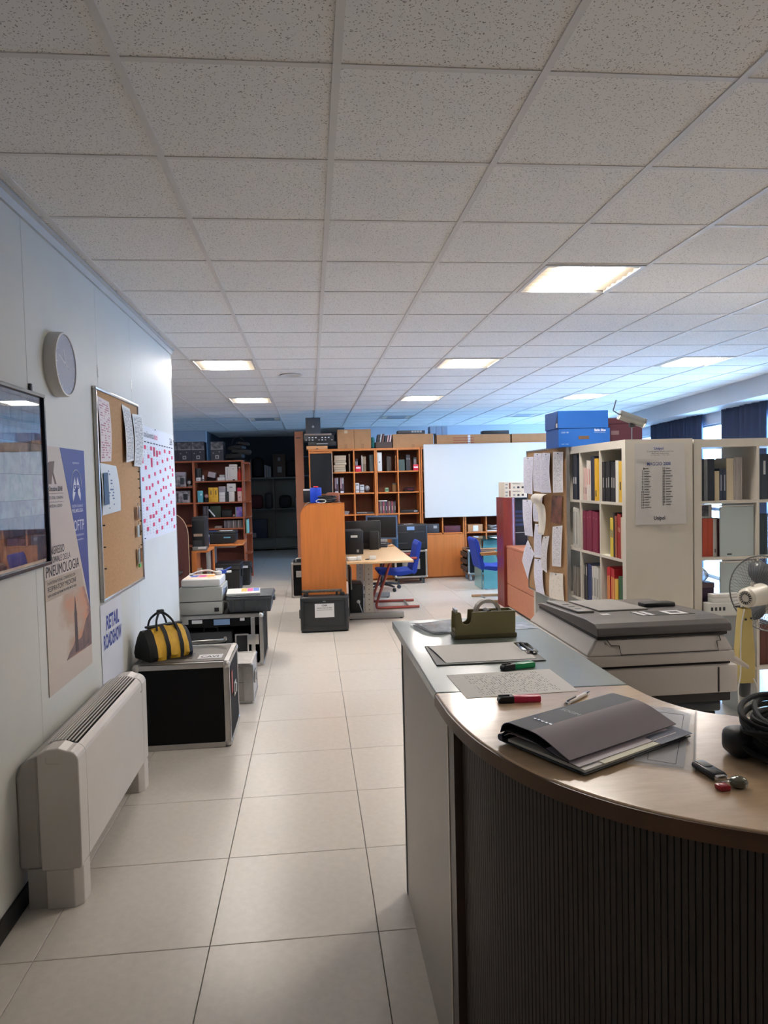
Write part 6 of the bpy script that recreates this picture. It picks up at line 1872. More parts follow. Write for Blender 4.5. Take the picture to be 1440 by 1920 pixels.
bb = B(); rbox(bb, -.24, .20, -.010, .018, .425, .455, .008); o = obj('carry_handle', bb, mat('speckled_handle', (104, 98, 92), .7, col2=(60, 56, 52), vscale=40), t, smooth=True)
for x in (-.18, .14):
    bb = B(); rbox(bb, x - .012, x + .012, -.008, .016, .388, .430, .004); obj('handle_post', bb, BLACK, t, smooth=True)

# --- aluminium edged case behind the cabinet
t = flight_case('flight_case', 'black aluminium edged case on the floor behind the tall cabinet', 'flight case', .50, .50, .50, (-.06, 10.45, .0), ext=.03)
latch(t, -.13, -.2503, .34, 'y')
bb = B(); tube(bb, smooth_path([(-.18, -.1, .5), (-.17, -.1, .54), (-.02, -.1, .54), (-.01, -.1, .5)], 5), .012, 8); obj('carry_handle', bb, ALU, t, smooth=True)

# --- office chairs
def visitor_chair(label, loc, rz, tubem, arm_wood=False):
    """Cantilever chair, local +x is the direction it faces; origin on the floor under the seat."""
    t = thing('visitor_chair', label, 'chair', loc, rz, group='blue visitor chairs')
    # seat and back pads
    bb = B()
    pts = [(-.215, .475), (-.20, .440), (-.05, .415), (.20, .435), (.245, .455), (.25, .478), (.22, .492), (.0, .470), (-.15, .485)]
    prism(bb, pts, 'y', -.225, .225); obj('seat', bb, BLUE_FAB, t, bevel=.012)
    bb = B()
    pts = [(-.185, .445), (-.225, .425), (-.255, .46), (-.285, .62), (-.325, .82), (-.315, .845), (-.290, .848), (-.262, .80), (-.225, .62), (-.190, .50)]
    prism(bb, pts, 'y', -.215, .215); obj('backrest', bb, BLUE_FAB, t, bevel=.018)
    for s in (-1, 1):
        y = .255 * s
        bb = B()
        path_ = smooth_path([(-.27, y, .022), (.0, y, .022), (.24, y, .022), (.275, y, .05), (.262, y, .12), (.16, y, .40), (.105, y, .56), (.06, y, .625), (-.02, y, .64), (-.25, y, .64)], 5)
        tube(bb, path_, .017, 8); obj('side_frame', bb, tubem, t, smooth=True)
        if arm_wood:
            bb = B(); rbox(bb, -.26, .10, y - .024, y + .024, .650, .672, .008); obj('armrest', bb, mat('light_wood_arm', (188, 138, 84), .45), t, smooth=True)
        bb = B(); cyl(bb, (.17, y, .43), (.17, y * .85, .43), .012, seg=8); cyl(bb, (-.25, y, .64), (-.25, y * .82, .64), .012, seg=8); obj('bracket', bb, CHAR, t, smooth=True)
    bb = B(); cyl(bb, (-.14, -.255, .022), (-.14, .255, .022), .011, seg=8); obj('cross_bar', bb, STEEL, t, smooth=True)
    return t
RED_T = mat('brick_red_tube', (150, 62, 52), .45)
visitor_chair('blue chair with a brick red cantilever frame at the beech desk', (1.065, 9.26, 0), R(180), RED_T)
visitor_chair('blue chair with pale wooden arms at the glass table', (2.43, 9.40, 0), R(0), mat('pale_wood_tube', (176, 136, 92), .45), True)
# swivel chair behind the desk
t = thing('swivel_chair', 'dark teal swivel chair behind the far corner of the beech desk', 'chair', (1.02, 10.62, 0))
for k in range(5):
    a = 2 * math.pi * k / 5 + .3
    bb = B(); tube(bb, [(0, 0, .10), (.14 * math.cos(a), .14 * math.sin(a), .095), (.27 * math.cos(a), .27 * math.sin(a), .075)], [.024, .02, .015], 8); obj('base_spoke', bb, BLACK, t, smooth=True)
    bb = B(); cyl(bb, (.275 * math.cos(a) - .012 * math.sin(a), .275 * math.sin(a) + .012 * math.cos(a), .030), (.275 * math.cos(a) + .012 * math.sin(a), .275 * math.sin(a) - .012 * math.cos(a), .030), .030, seg=12); obj('caster', bb, BLACK, t, smooth=True)
bb = B(); cyl(bb, (0, 0, .10), (0, 0, .42), .028, seg=12); obj('column', bb, BLACK, t, smooth=True)
TEAL_F = mat('dark_teal_fabric', (40, 72, 96), .85)
bb = B(); rbox(bb, -.22, .22, -.22, .22, .42, .50, .03); obj('seat', bb, TEAL_F, t, smooth=True)
bb = B(); rbox(bb, .175, .235, -.20, .20, .52, .86, .028); obj('backrest', bb, TEAL_F, t, smooth=True)
bb = B(); rbox(bb, .20, .24, -.03, .03, .44, .56, .01); obj('back_stem', bb, BLACK, t, smooth=True)
bxthing('grey_box', 'low grey box on the floor behind the red framed chair', 'box', .80, 1.12, 9.90, 10.14, .0, .14, GREY_PL) if False else None

# --- flight case on wheels with a black plastic case on top
t = flight_case('flight_case', 'wheeled black flight case in front of the bookcase under a plastic case', 'flight case', .52, .42, .44, (1.535, 11.34, .095), ext=.03)
latch(t, .02, -.2103, .25, 'y')
bb = B(); rbox(bb, -.14, .14, -.221, -.2105, .14, .30, .004); obj('handle_dish', bb, ALU, t, smooth=True)
for sx in (-.2, .2):
    for sy in (-.15, .15):
        bb = B(); cyl(bb, (sx - .014, sy, -.055), (sx + .014, sy, -.055), .040, seg=14); box(bb, sx - .02, sx + .02, sy - .02, sy + .02, -.03, -.0005); obj('caster', bb, CHAR, t, smooth=True)
t = thing('plastic_case', 'black ribbed plastic case standing on the wheeled flight case', 'case', (1.545, 11.35, .536))
bb = B(); rbox(bb, -.265, .265, -.18, .02, 0, .40, .02, 3); obj('front_shell', bb, BLACK, t, smooth=True)
bb = B(); rbox(bb, -.26, .26, .022, .20, .005, .395, .02, 3); obj('back_shell', bb, BLACK, t, smooth=True)
for z in (.10, .27):
    bx('rib', CHAR, t, -.22, -.05, -.186, -.1795, z, z + .012); bx('rib', CHAR, t, .05, .22, -.186, -.1795, z, z + .012)
bx('label', mat('blue_white_sticker', (120, 150, 190), 0.5), t, -.06, .06, -.183, -.181, .31, .365)
bx('paper_slip', WHITE_PAPER, t, -.09, .05, -.10, .0, .4005, .4015)
# second wheeled case behind the glass table
t = flight_case('flight_case', 'wheeled flight case behind the chair with wooden arms', 'flight case', .50, .42, .40, (2.70, 11.38, .105), ext=.03)
for sx in (-.2, .2):
    for sy in (-.15, .15):
        bb = B(); cyl(bb, (sx - .014, sy, -.058), (sx + .014, sy, -.058), .046, seg=14); box(bb, sx - .02, sx + .02, sy - .02, sy + .02, -.03, -.0005); obj('caster', bb, GREY_PL, t, smooth=True)
bb = B()
for k in range(3):
    rbox(bb, -.285, -.2515, -.19, .19, .06 + .11 * k, .13 + .11 * k, .004)
obj('side_drawer', bb, mat('mottled_brown', (80, 62, 54), .7, var=.3, vscale=30), t, smooth=True)

# --- glass table
GLASS_T = mat('teal_glass', (120, 196, 200), .05, trans=.55, spec=.6)
t = thing('glass_table', 'teal glass table with glass side panels at the back right', 'table', (2.98, 10.30, 0))
bx('top', mat('dark_teal_glass', (40, 84, 88), .05, trans=.4), t, -.55, .60, -.16, .50, .738, .750)
bx('side_panel', GLASS_T, t, -.495, .45, -.040, -.028, .012, .7375)
bx('end_panel', GLASS_T, t, -.52, -.508, .0, .46, .0, .7375)
for x in (-.45, .35):
    bb = B(); cyl(bb, (x, -.034, 0), (x, -.034, .012), .03, seg=14); obj('foot', bb, STEEL, t)
t = thing('table_papers', 'papers and a red pencil lying on the glass table', 'papers', (2.98, 10.35, .7505))
sheet('page', [(-.35, .12, .0005), (-.10, .14, .0005), (-.06, -.08, .0005), (-.30, -.10, .0005)], WHITE_PAPER, t)
bb = B(); cyl(bb, (-.25, -.12, .005), (-.05, -.13, .005), .004, seg=8); obj('pencil', bb, RED_T, t, smooth=True)

# --- right hand cabinet group
ORG2 = mat('salmon_wood', (190, 122, 90), .45, var=.14, vscale=4, stretch=(.6, 6, 6))
t = thing('low_cabinet', 'low salmon wood cabinet partly hidden by the papered board', 'cabinet', (2.72, 7.98, 0))
bx('body', ORG2, t, -.292, .30, -.75, .77, .03, .76)
bb = B(); rbox(bb, -.305, .305, -.76, .78, .7605, .785, .003, 1); obj('top', bb, ORG2, t, smooth=True)
bb = B(); rbox(bb, -.305, -.2925, -.75, .77, .315, .755, .002, 1); obj('upper_panel', bb, ORG2, t, smooth=True)
bb = B(); rbox(bb, -.305, -.2925, -.75, .77, .035, .308, .002, 1); obj('lower_panel', bb, ORG2, t, smooth=True)
bx('plinth', BLACK, t, -.28, .28, -.73, .75, 0, .0295)
t = thing('curved_cabinet', 'dark red cabinet with a rounded side behind the low salmon cabinet', 'cabinet', (2.66, 9.0, 0))
pts = [(-.275, -.22), (-.185, -.22)] + [(-.185 + .085 * math.sin(R(a)), -.22 + .085 - .085 * math.cos(R(a))) for a in (20, 40, 60, 80, 90)] + [(-.10, .10), (-.275, .10)]
bb = B(); prism(bb, pts, 'z', 0, 1.385); obj('rounded_front', bb, WOOD_RED, t, smooth=True)
bx('dark_carcass', mat('navy_black_front', (26, 30, 40), .4), t, -.0995, .26, -.12, .10, 0, 1.375)
for k in range(4):
    bx('button_row', mat('dim_blue_key', (40, 52, 92), .5), t, -.09, .05, -.1215, -.1202, 1.02 + .055 * k, 1.05 + .055 * k)
bx('shelf_line', GREY_PL, t, -.0995, .26, -.123, -.1202, .93, .938)
for k in range(2):
    t = thing('toner_carton', ('upper' if k else 'lower') + ' of two white printed cartons stacked on the red cabinet', 'carton', (2.56, 8.93, 1.3855 + .096 * k))
    bb = B(); box(bb, -.15, .13, -.14, .14, 0, .0952); obj('box', bb, mat('cream_carton', (214, 206, 190), .6), t, bevel=.002)
    bx('brown_stripe', mat('carton_brown', (120, 74, 62), .6), t, -.09, -.072, -.1415, -.1402, .01, .085)
    text('carton_lettering', 'PRIMERA', INK, t, (-.045, -.1418, .066), ROT_NEGY, .014, .10)
    for q in range(3):
        bx('printed_picture', (GREY_PL, INK, CHAR)[q], t, -.04 + .055 * q, -.012 + .055 * q, -.1415, -.1402, .016, .040)
    bx('printed_mark', GREY_PL, t, -.138, -.105, -.1415, -.1402, .055, .075); bx('printed_mark', GREY_PL, t, -.138, -.110, -.1415, -.1402, .012, .035)

# ================================================================== back left corner
# --- wooden shelf unit against the left
LY = 12.5
t = thing('wooden_shelf', 'reddish wooden shelf full of gadget boxes at the back left', 'bookcase', (-1.72, LY, 0))
WOODL = mat('reddish_beech', (168, 92, 58), .5, var=.25, vscale=4, stretch=(6, 6, .6))
WOODLB = mat('reddish_back', (122, 66, 50), .6, var=.2, vscale=3)
cL = -1.72
for x in (-2.75, -1.998, -1.172):
    bx('upright', WOODL, t, x - cL, x - cL + .022 + (.015 if x > -2.2 and x < -1.5 else 0), 0, .40, 0, 2.02)
bx('top_panel', WOODL, t, -2.728 - cL, -1.172 - cL, -.004, .40, 2.0205, 2.045) if False else bx('top_panel', WOODL, t, -2.75 - cL, -1.15 - cL, -.004, .40, 2.0205, 2.045)
bx('back_panel', WOODLB, t, -2.727 - cL, -1.173 - cL, .388, .398, .06, 2.02)
SR = [.60, .885, 1.068, 1.335, 1.70]
SL = [.60, .95, 1.335, 1.61]
for z in SR: bx('shelf', WOODL, t, -1.960 - cL, -1.1725 - cL, .004, .387, z - .022, z)
for z in SL: bx('shelf', WOODL, t, -2.7275 - cL, -1.9985 - cL, .004, .387, z - .022, z)
# narrow end shelf on its right side
for z in (.45, .78, 1.07, 1.335, 1.70, 2.0):
    bx('end_shelf', WOODL, t, -1.1495 - cL, -1.052 - cL, .02, .38, z - .018, z)
bx('end_upright', WOODL, t, -1.1495 - cL, -1.052 - cL, .3805, .398, 0, 2.02)
bxthing('teal_folder', 'pale teal folder standing on the end shelf of the reddish shelf', 'folder', -1.13, -1.10, LY + .06, LY + .34, .7803, 1.02, mat('pale_teal', (130, 190, 180), .5))
# objects
def sb(name, label, cat, x0, x1, z0, h, m, y0=LY + .04, d=.16, r=.004, parts=()):
    return bxthing(name, label, cat, x0, x1, y0, y0 + d, z0 + .0003, z0 + .0003 + h, m, r, parts)
WH = mat('gadget_white', (206, 204, 204), .5)
z5 = 1.70
sb('black_canister', 'tall black box standing at the left of the top right shelf compartment', 'box', -1.95, -1.86, z5 + .06, .16, BLACK, parts=(('stripe', CHAR, (.35, .6, 0, 1)),))
sb('small_carton', 'small white carton under the tall black box', 'carton', -1.945, -1.87, z5, .06, WH, parts=(('mark', GREY_PL, (.3, .7, .4, .7)),))
sb('white_tube', 'small white tube standing on the top compartment', 'tube', -1.840, -1.812, z5, .10, WH, d=.03, r=.01, parts=(('band', CHAR, (0, 1, .15, .3)),))
t = sb('tilted_device', 'grey flat device tilted on a coil of cable on the top compartment', 'device', -1.75, -1.63, z5 + .06, .09, mat('lilac_grey', (160, 150, 156), .5)); t.rotation_euler = (0, R(12), 0)
t = thing('cable_coil', 'coil of black cable under the tilted grey device', 'cable', (-1.70, LY + .12, z5))
for k in range(3):
    bb = B(); tube(bb, [(.075 * math.cos(a), .05 * math.sin(a), .010 + .014 * k) for a in [2 * math.pi * i / 20 for i in range(20)]], .008, 6, True); obj('cable_loop', bb, BLACK, t, smooth=True)
sb('white_block', 'wide low white box beside the tall white boxes', 'box', -1.585, -1.46, z5, .055, WH)
sb('white_block', 'smaller white box stacked on the wide low one', 'box', -1.55, -1.47, z5 + .0555, .045, mat('pale_grey_box', (180, 178, 178), .5))
sb('white_carton', 'shorter one of the two tall white boxes on the top compartment', 'carton', -1.45, -1.385, z5, .235, WH, parts=(('line', GREY_PL, (.5, .6, .1, .9)),))
sb('white_carton', 'taller one of the two tall white boxes on the top compartment', 'carton', -1.383, -1.25, z5, .275, WH, parts=(('line', GREY_PL, (.1, .9, .86, .89)), ('logo', GREY_PL, (.45, .6, .68, .74)), ('foot_mark', CHAR, (.4, .7, .0, .07))))
t = thing('red_bottle', 'round red bottle at the right end of the top compartment', 'bottle', (-1.216, LY + .12, z5 + .0005))
bb = B(); lathe(bb, [(.03, 0), (.036, .05), (.036, .11), (.028, .15), (.014, .18), (.014, .21)], (0, 0, 0), 18); obj('body', bb, mat('red_bottle', (190, 48, 40), .4), t, smooth=True)
bb = B(); cyl(bb, (0, 0, .2102), (0, 0, .23), .016, seg=12); obj('cap', bb, WH, t, smooth=True)
z4 = 1.335
sb('teal_package', 'shiny teal package at the left of the second compartment', 'package', -1.93, -1.845, z4, .20, mat('shiny_teal', (110, 186, 200), .2, .4), parts=(('logo', INK_WHITE, (.6, .8, .6, .75)),))
t = thing('toy_figure', 'small pink and dark round figurine beside the teal package', 'figurine', (-1.785, LY + .10, z4 + .0005))
bb = B(); lathe(bb, [(.03, 0), (.034, .05), (.02, .07)], (0, 0, 0), 14); obj('body', bb, BLACK, t, smooth=True)
bb = B(); bmesh.ops.create_uvsphere(bb, u_segments=14, v_segments=10, radius=.035, matrix=Matrix.Translation((0, 0, .105))); obj('head', bb, mat('pinkish', (190, 140, 140), .5), t, smooth=True)
YB = mat('yellow_box', (214, 164, 44), .5)
for k in range(2):
    sb('yellow_box', ('left', 'right')[k] + ' one of two tall yellow boxes in the second compartment', 'box', -1.745 + .082 * k, -1.668 + .082 * k, z4, .25, YB, parts=(('window', mat('dark_olive', (70, 60, 30), .5), (.45, .65, .5, .8)),))
sb('yellow_pouch', 'yellow pouch leaning in front of the tall yellow boxes', 'pouch', -1.70, -1.60, z4, .085, YB, y0=LY + .005, d=.03, r=.012)
sb('white_carton', 'white carton at the bottom of the middle pile in the second compartment', 'carton', -1.568, -1.465, z4, .165, WH, parts=(('stripe', GREY_PL, (0, 1, .62, .66)), ('stripe', GREY_PL, (0, 1, .3, .34))))
sb('grey_carton', 'lilac grey carton on top of the middle pile', 'carton', -1.572, -1.455, z4 + .1655, .10, mat('lilac_grey', (160, 150, 156), .5))
sb('grey_remote', 'dark grey slab leaning right of the middle pile', 'device', -1.452, -1.425, z4, .24, CHAR)
sb('white_carton', 'narrow white carton carrying a wider one in the second compartment', 'carton', -1.405, -1.31, z4, .175, WH)
sb('white_carton', 'wide white carton with a logo on top of the narrow one', 'carton', -1.432, -1.285, z4 + .1755, .135, WH, parts=(('logo', INK, (.3, .65, .5, .58)),))
sb('pink_carton', 'pale pink carton with a red top at the right of the second compartment', 'carton', -1.255, -1.18, z4, .235, mat('pale_pink', (206, 176, 176), .5), parts=(('red_top', INK_RED, (0, 1, .74, 1)), ('mark', CHAR, (.3, .4, .25, .35)), ('mark', CHAR, (.5, .6, .25, .35))))
z3b = 1.068
for k in range(4):
    book('dark slim book at the left of the third compartment, %s from left' % ORD[k], 'dark slim books', (-1.85 + .024 * k, LY + .05, z3b + .0003), (1, 0, 0), (0, 1, 0), .022, .15, .20, (48, 46, 56), 0, ((120, 118, 130), .3, .9) if k % 2 else None, pages=False)
t = sb('white_baton', 'white baton leaning diagonally in the third compartment', 'baton', -1.66, -1.635, z3b + .02, .16, WH, y0=LY + .01, d=.02, r=.008); t.rotation_euler = (0, R(-38), 0)
sb('green_device', 'dark green boxes behind the white baton', 'box', -1.735, -1.56, z3b, .20, mat('dark_green_box', (44, 60, 48), .6, var=.3, vscale=20), y0=LY + .1)
sb('black_bag', 'black camera pouch in the third compartment', 'pouch', -1.54, -1.36, z3b, .13, BLKNY, r=.03)
sb('blue_box', 'blue and purple boxed disc set at the right of the third compartment', 'box', -1.30, -1.185, z3b, .175, mat('blue_purple_print', (66, 66, 176), .4, col2=(150, 120, 170), vscale=14), parts=(('edge', mat('grey_green', (130, 150, 140), .5), (0, .12, 0, 1)),))
t = thing('pink_ball', 'small pink ball beside the blue boxed discs', 'ball', (-1.335, LY + .12, z3b + .0003))
bb = B(); bmesh.ops.create_uvsphere(bb, u_segments=14, v_segments=10, radius=.024, matrix=Matrix.Translation((0, 0, .024))); obj('ball', bb, mat('pinkish', (190, 140, 140), .5), t, smooth=True)
z2b = .885
for k in range(11):
    book('grey disc case in the row at the back left, %s from left' % ORD[k], 'grey disc cases', (-1.50 + .029 * k, LY + .06, z2b + .0003), (1, 0, 0), (0, 1, 0), .022, .14, .125, ((120, 112, 116), (92, 88, 94), (140, 132, 134))[k % 3], 0, None, name='disc_case', pages=False)
sb('beige_case', 'flat beige box beside the disc cases', 'box', -1.66, -1.54, z2b, .035, mat('beige_dev', (140, 122, 112), .5))
# left compartments
sb('headphone_box', 'white and grey boxed headphones in the left compartment', 'box', -2.30, -2.12, 1.61, .19, mat('box_white_grey', (176, 168, 170), .5, col2=(70, 66, 70), vscale=14), parts=(('print', CHAR, (.5, .85, .2, .8)),))
sb('white_lid_box', 'flat white box on top of the boxed headphones', 'box', -2.30, -2.12, 1.8005, .06, mat('lilac_grey', (160, 150, 156), .5))
t = thing('desk_speaker', 'black and white round desk speaker in the left compartment', 'speaker', (-2.058, LY + .12, 1.6103))
bb = B(); lathe(bb, [(.042, 0), (.046, .012), (.02, .02)], (0, 0, 0), 18); obj('base', bb, WH, t, smooth=True)
bb = B(); bmesh.ops.create_uvsphere(bb, u_segments=16, v_segments=10, radius=.06, matrix=Matrix.Translation((0, 0, .078)) @ Matrix.Diagonal((.75, .7, 1.1, 1))); obj('body', bb, BLACK, t, smooth=True)
bb = B(); bmesh.ops.create_uvsphere(bb, u_segments=14, v_segments=8, radius=.035, matrix=Matrix.Translation((-.012, -.026, .068))); obj('cone', bb, WH, t, smooth=True)
sb('camera_box', 'grey printed camera box on the second left compartment', 'box', -2.30, -2.06, 1.335, .205, mat('box_white_grey', (176, 168, 170), .5, col2=(70, 66, 70), vscale=14), parts=(('lens_print', BLACK, (.55, .85, .25, .75)), ('side_marks', CHAR, (.1, .2, .1, .8))))
# monitor boxes on top
ZL = 2.0455
def pbox(label, x0, x1):
    t = thing('device_carton', label, 'carton', ((x0 + x1) / 2, LY + .17, ZL))
    X = (x1 - x0) / 2
    bb = B(); box(bb, -X, X, -.16, .16, 0, .325); obj('box', bb, mat('dark_print_carton', (46, 46, 56), .45), t, bevel=.002)
    bx('photo_band', mat('grey_photo_print', (128, 126, 132), .5, col2=(40, 40, 46), vscale=12), t, -X + .004, X - .004, -.1615, -.1603, .205, .315)
    bx('white_rule', GREY_PL, t, -X, X, -.1618, -.1606, .188, .200)
    bx('emblem', GREY_PL, t, -.03, .03, -.1618, -.1603, .03, .09); bx('emblem_dot', CHAR, t, -.016, .016, -.1628, -.1619, .045, .075)
    for k in range(5):
        bx('barcode_tick', CHAR, t, -X + .02 + .03 * k, -X + .03 + .03 * k, -.1618, -.1603, .004, .02)
    for k in range(2):
        bx('star_mark', GREY_PL, t, -.07 + .10 * k, -.055 + .10 * k, -.1618, -.1603, .12 + .02 * k, .135 + .02 * k)
pbox('leftmost dark printed device carton on the reddish shelf', -2.235, -2.005)
pbox('middle dark printed device carton on the reddish shelf', -2.0, -1.785)
pbox('right dark printed device carton beside the black bags', -1.68, -1.47)
pbox('dark printed device carton half hidden by the year planner', -2.46, -2.24)
t = thing('black_bags', 'heap of flat black bags on top of the reddish shelf', 'bags', (-1.21, LY + .20, ZL))
for k, (x, w, h, a) in enumerate(((-.08, .30, .09, -6), (.02, .34, .08, 8), (-.04, .26, .07, -10), (.05, .22, .06, 12))):
    bb = B(); rbox(bb, x - w / 2, x + w / 2, -.15, .14, 0, h, .03, 2)
    obj('bag', bb, BLKNY, t, loc=(0, 0, .075 * k + .035), rot=(0, R(a * .6), R(a)), smooth=True)
bb = B(); tube(bb, smooth_path([(-.12, -.1, .27), (-.10, -.1, .36), (.0, -.1, .40), (.08, -.1, .33)], 5), .009, 6); obj('strap', bb, BLKNY, t, smooth=True)

# --- arched dark panel, pedestal and small desk on the left
t = thing('arched_screen', 'dark red arched screen with a pale edge at the end of the left wall', 'screen', (-1.78, 9.55, 0))
pts = [(-.30, 0), (.17, 0), (.17, .98)] + [(.17 - .22 + .22 * math.cos(R(a)), .98 + .29 * math.sin(R(a))) for a in (15, 30, 45, 60, 75, 90)] + [(-.30, 1.27)]
bb = B(); prism(bb, pts, 'y', 0, .022); obj('panel', bb, mat('plum_wood', (96, 54, 50), .45, var=.15, vscale=4, stretch=(6, 6, .6)), t)
bb = B(); tube(bb, [(.172, .010, .01)] + [(x, .010, z + .001) for x, z in pts[2:9]], .007, 6); obj('edge_band', bb, mat('pale_edge', (190, 164, 130), .4), t, smooth=True)
bx('side_shelf', CHAR, t, -.10, .09, -.24, .0, .50, .52)
bx('shelf_bracket', CHAR, t, -.04, -.02, -.05, .0, .42, .4998)
for k in range(2):
    t2 = thing('white_cup', ('lower' if k == 0 else 'upper') + ' of two stacked white cups at the end of the left wall', 'cup', (-1.775, 9.38, .5202 + .061 * k))
    bb = B(); lathe(bb, [(.030, 0), (.036, .05), (.038, .058), (.030, .060)], (0, 0, 0), 16); obj('cup', bb, WH, t2, smooth=True)
    bb = B(); tube(bb, [(.036 + .014 * math.sin(a), 0, .030 + .016 * math.cos(a)) for a in [math.pi * i / 8 for i in range(9)]], .004, 6); obj('handle', bb, WH, t2, smooth=True)
t = thing('open_pedestal', 'orange open fronted pedestal holding a green book beside the arched screen', 'pedestal', (-1.475, 10.02, 0))
for q in ((-.125, -.105, -.30, .30, 0, .735), (.075, .095, .24, .30, 0, .735)):
    bx('side_panel', WOOD, t, *q)
bx('back_panel', WOOD, t, -.1045, .095, .28, .2995, 0.02, .735) if False else None
bx('top', WOOD, t, -.125, .095, -.30, .30, .7355, .758)
bx('bottom', WOOD, t, -.1045, .095, -.30, .2395, .30, .32)
bx('front_panel', WOOD, t, -.1045, -.06, -.30, -.285, .3205, .735)
book('green book inside the open orange pedestal', None, (-1.50, 9.95, .3203), (0, 1, 0), (-1, 0, 0), .05, .06, .17, (56, 132, 52), 0, None, pages=False)
book('white catalogue inside the open orange pedestal', None, (-1.50, 9.84, .3203), (0, 1, 0), (-1, 0, 0), .06, .06, .19, (190, 186, 180), 0, None, pages=False)
t = bxthing('computer_tower', 'black computer tower standing on the orange pedestal', 'computer', -1.60, -1.44, 9.82, 10.25, .7585, 1.20, BLACK, .006, parts=(('drive_flap', mat('flap_beige', (176, 150, 130), .5), (.12, .85, .42, .50)), ('vent', CHAR, (.1, .8, .12, .3)), ('top_band', CHAR, (0, 1, .90, .96))))
bxthing('document_scanner', 'grey and white gadget in front of the computer tower on the pedestal', 'device', -1.59, -1.40, 9.735, 9.812, .7585, .81, mat('gadget_grey', (120, 122, 124), .5), .01, parts=(('paper', WHITE_PAPER, (.4, .95, .5, .9)),))
t = thing('side_desk', 'small orange desk with a grey leg carrying a black printer', 'desk', (-1.35, 11.25, 0))
bb = B(); prism(bb, [(-.27, -.40), (.25, -.40), (.31, -.30), (.31, .40), (-.27, .40)], 'z', .715, .742); obj('top', bb, WOOD, t, bevel=.003)
for yy in (-.33, .33):
    bb = B(); rbox(bb, -.23, -.17, yy - .03, yy + .03, 0, .6845, .006); obj('leg', bb, STEEL, t, smooth=True)
bb = B(); prism(bb, [(-.25, .685), (.20, .685), (.24, .7145), (-.25, .7145)], 'y', -.345, -.315); obj('bracket', bb, STEEL, t)
bb = B(); prism(bb, [(-.25, .685), (.20, .685), (.24, .7145), (-.25, .7145)], 'y', .315, .345); obj('bracket', bb, STEEL, t)
t = thing('inkjet_printer', 'black inkjet printer with papers on the small orange desk', 'printer', (-1.35, 11.10, .7425))
bb = B(); prism(bb, [(-.20, 0), (.17, 0), (.21, .05), (.21, .15), (-.22, .15), (-.22, .02)], 'y', -.17, .17); obj('body', bb, BLACK, t, bevel=.012)
bb = B(); rbox(bb, -.22, .21, -.16, .17, .151, .185, .008); obj('scanner_lid', bb, BLACK, t, smooth=True)
bx('status_display', mat('display_blue', (100, 150, 170), .3), t, .03, .13, -.173, -.1705, .085, .105)
sheet('paper', [(-.05, .08, .1875), (.14, .10, .1875), (.15, -.06, .1875), (-.04, -.08, .1875)], WHITE_PAPER, t)
bb = B(); cyl(bb, (-.19, -.1, .19), (-.08, -.12, .19), .005, seg=8); obj('blue_pen', bb, mat('clamp_blue', (36, 70, 160), .4), t, smooth=True)
t = thing('spray_bottle', 'white bottle with a blue label in front of the inkjet printer', 'bottle', (-1.56, 10.90, .7425))
bb = B(); lathe(bb, [(.03, 0), (.034, .01), (.034, .14), (.02, .165), (.014, .17)], (0, 0, 0), 18); obj('body', bb, WH, t, smooth=True)
bb = B(); lathe(bb, [(.0345, .03), (.0348, .032), (.0348, .115), (.0345, .117)], (0, 0, 0), 18); obj('label', bb, mat('bottle_blue', (44, 66, 130), .4), t, smooth=True)
bb = B(); cyl(bb, (0, 0, .1702), (0, 0, .20), .013, seg=12); obj('cap', bb, WH, t, smooth=True)
crate('storage_crate', 'large black lidded crate on the floor by the small orange desk', .44, .44, .44, (-1.375, 11.72 + .42, 0), m=mat('black_crate', (36, 37, 40), .5)) if False else None
t = crate('storage_crate', 'large black lidded crate on the floor below the small orange desk', .37, .50, .44, (-1.285, 11.20, 0), m=mat('black_crate', (36, 37, 40), .5))
bx('label', INK_WHITE, t, -.17, -.06, -.2655, -.2625, .352, .380)
t = crate('storage_crate', 'second black crate behind the large one at the back left', .36, .36, .36, (-1.19, 11.86, 0), m=mat('black_crate', (36, 37, 40), .5))
bx('label', INK_WHITE, t, .06, .15, -.1965, -.1925, .285, .320)

# --- dark storage cabinets against the far wall
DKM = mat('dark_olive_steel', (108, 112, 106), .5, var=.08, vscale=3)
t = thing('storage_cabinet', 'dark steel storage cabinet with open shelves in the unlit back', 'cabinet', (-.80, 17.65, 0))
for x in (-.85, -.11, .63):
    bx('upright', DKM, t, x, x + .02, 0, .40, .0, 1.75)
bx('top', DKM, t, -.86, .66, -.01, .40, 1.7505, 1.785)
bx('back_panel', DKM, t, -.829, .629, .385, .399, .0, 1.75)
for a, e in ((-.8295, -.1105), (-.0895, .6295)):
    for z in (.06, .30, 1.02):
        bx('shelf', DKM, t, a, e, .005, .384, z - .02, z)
    bx('drawer_front', DKM, t, a + .004, e - .004, -.012, .0, .07, .27)
def fb(name, label, cat, x0, x1, z0, h, m, r=.02, parts=()):
    return bxthing(name, label, cat, x0, x1, 17.68, 17.95, z0 + .0005, z0 + h, m, r, parts)
fb('red_toolbag', 'dark red bag on the middle shelf of the unlit storage', 'bag', -1.58, -1.18, 1.02, .34, mat('dark_red_bag', (84, 24, 28), .7), .06)
fb('black_case', 'black case beside the dark red bag', 'case', -1.12, -.95, 1.02, .38, BLACK, .04)
fb('black_bag', 'rounded black bag on the middle shelf of the unlit storage', 'bag', -.78, -.48, 1.02, .32, BLKNY, .09)
fb('grey_device', 'grey device with a dark slot on the middle shelf at the right', 'device', -.38, -.20, 1.02, .26, GREY_PL, .01, (('slot', BLACK, (.15, .85, .4, .6)),))
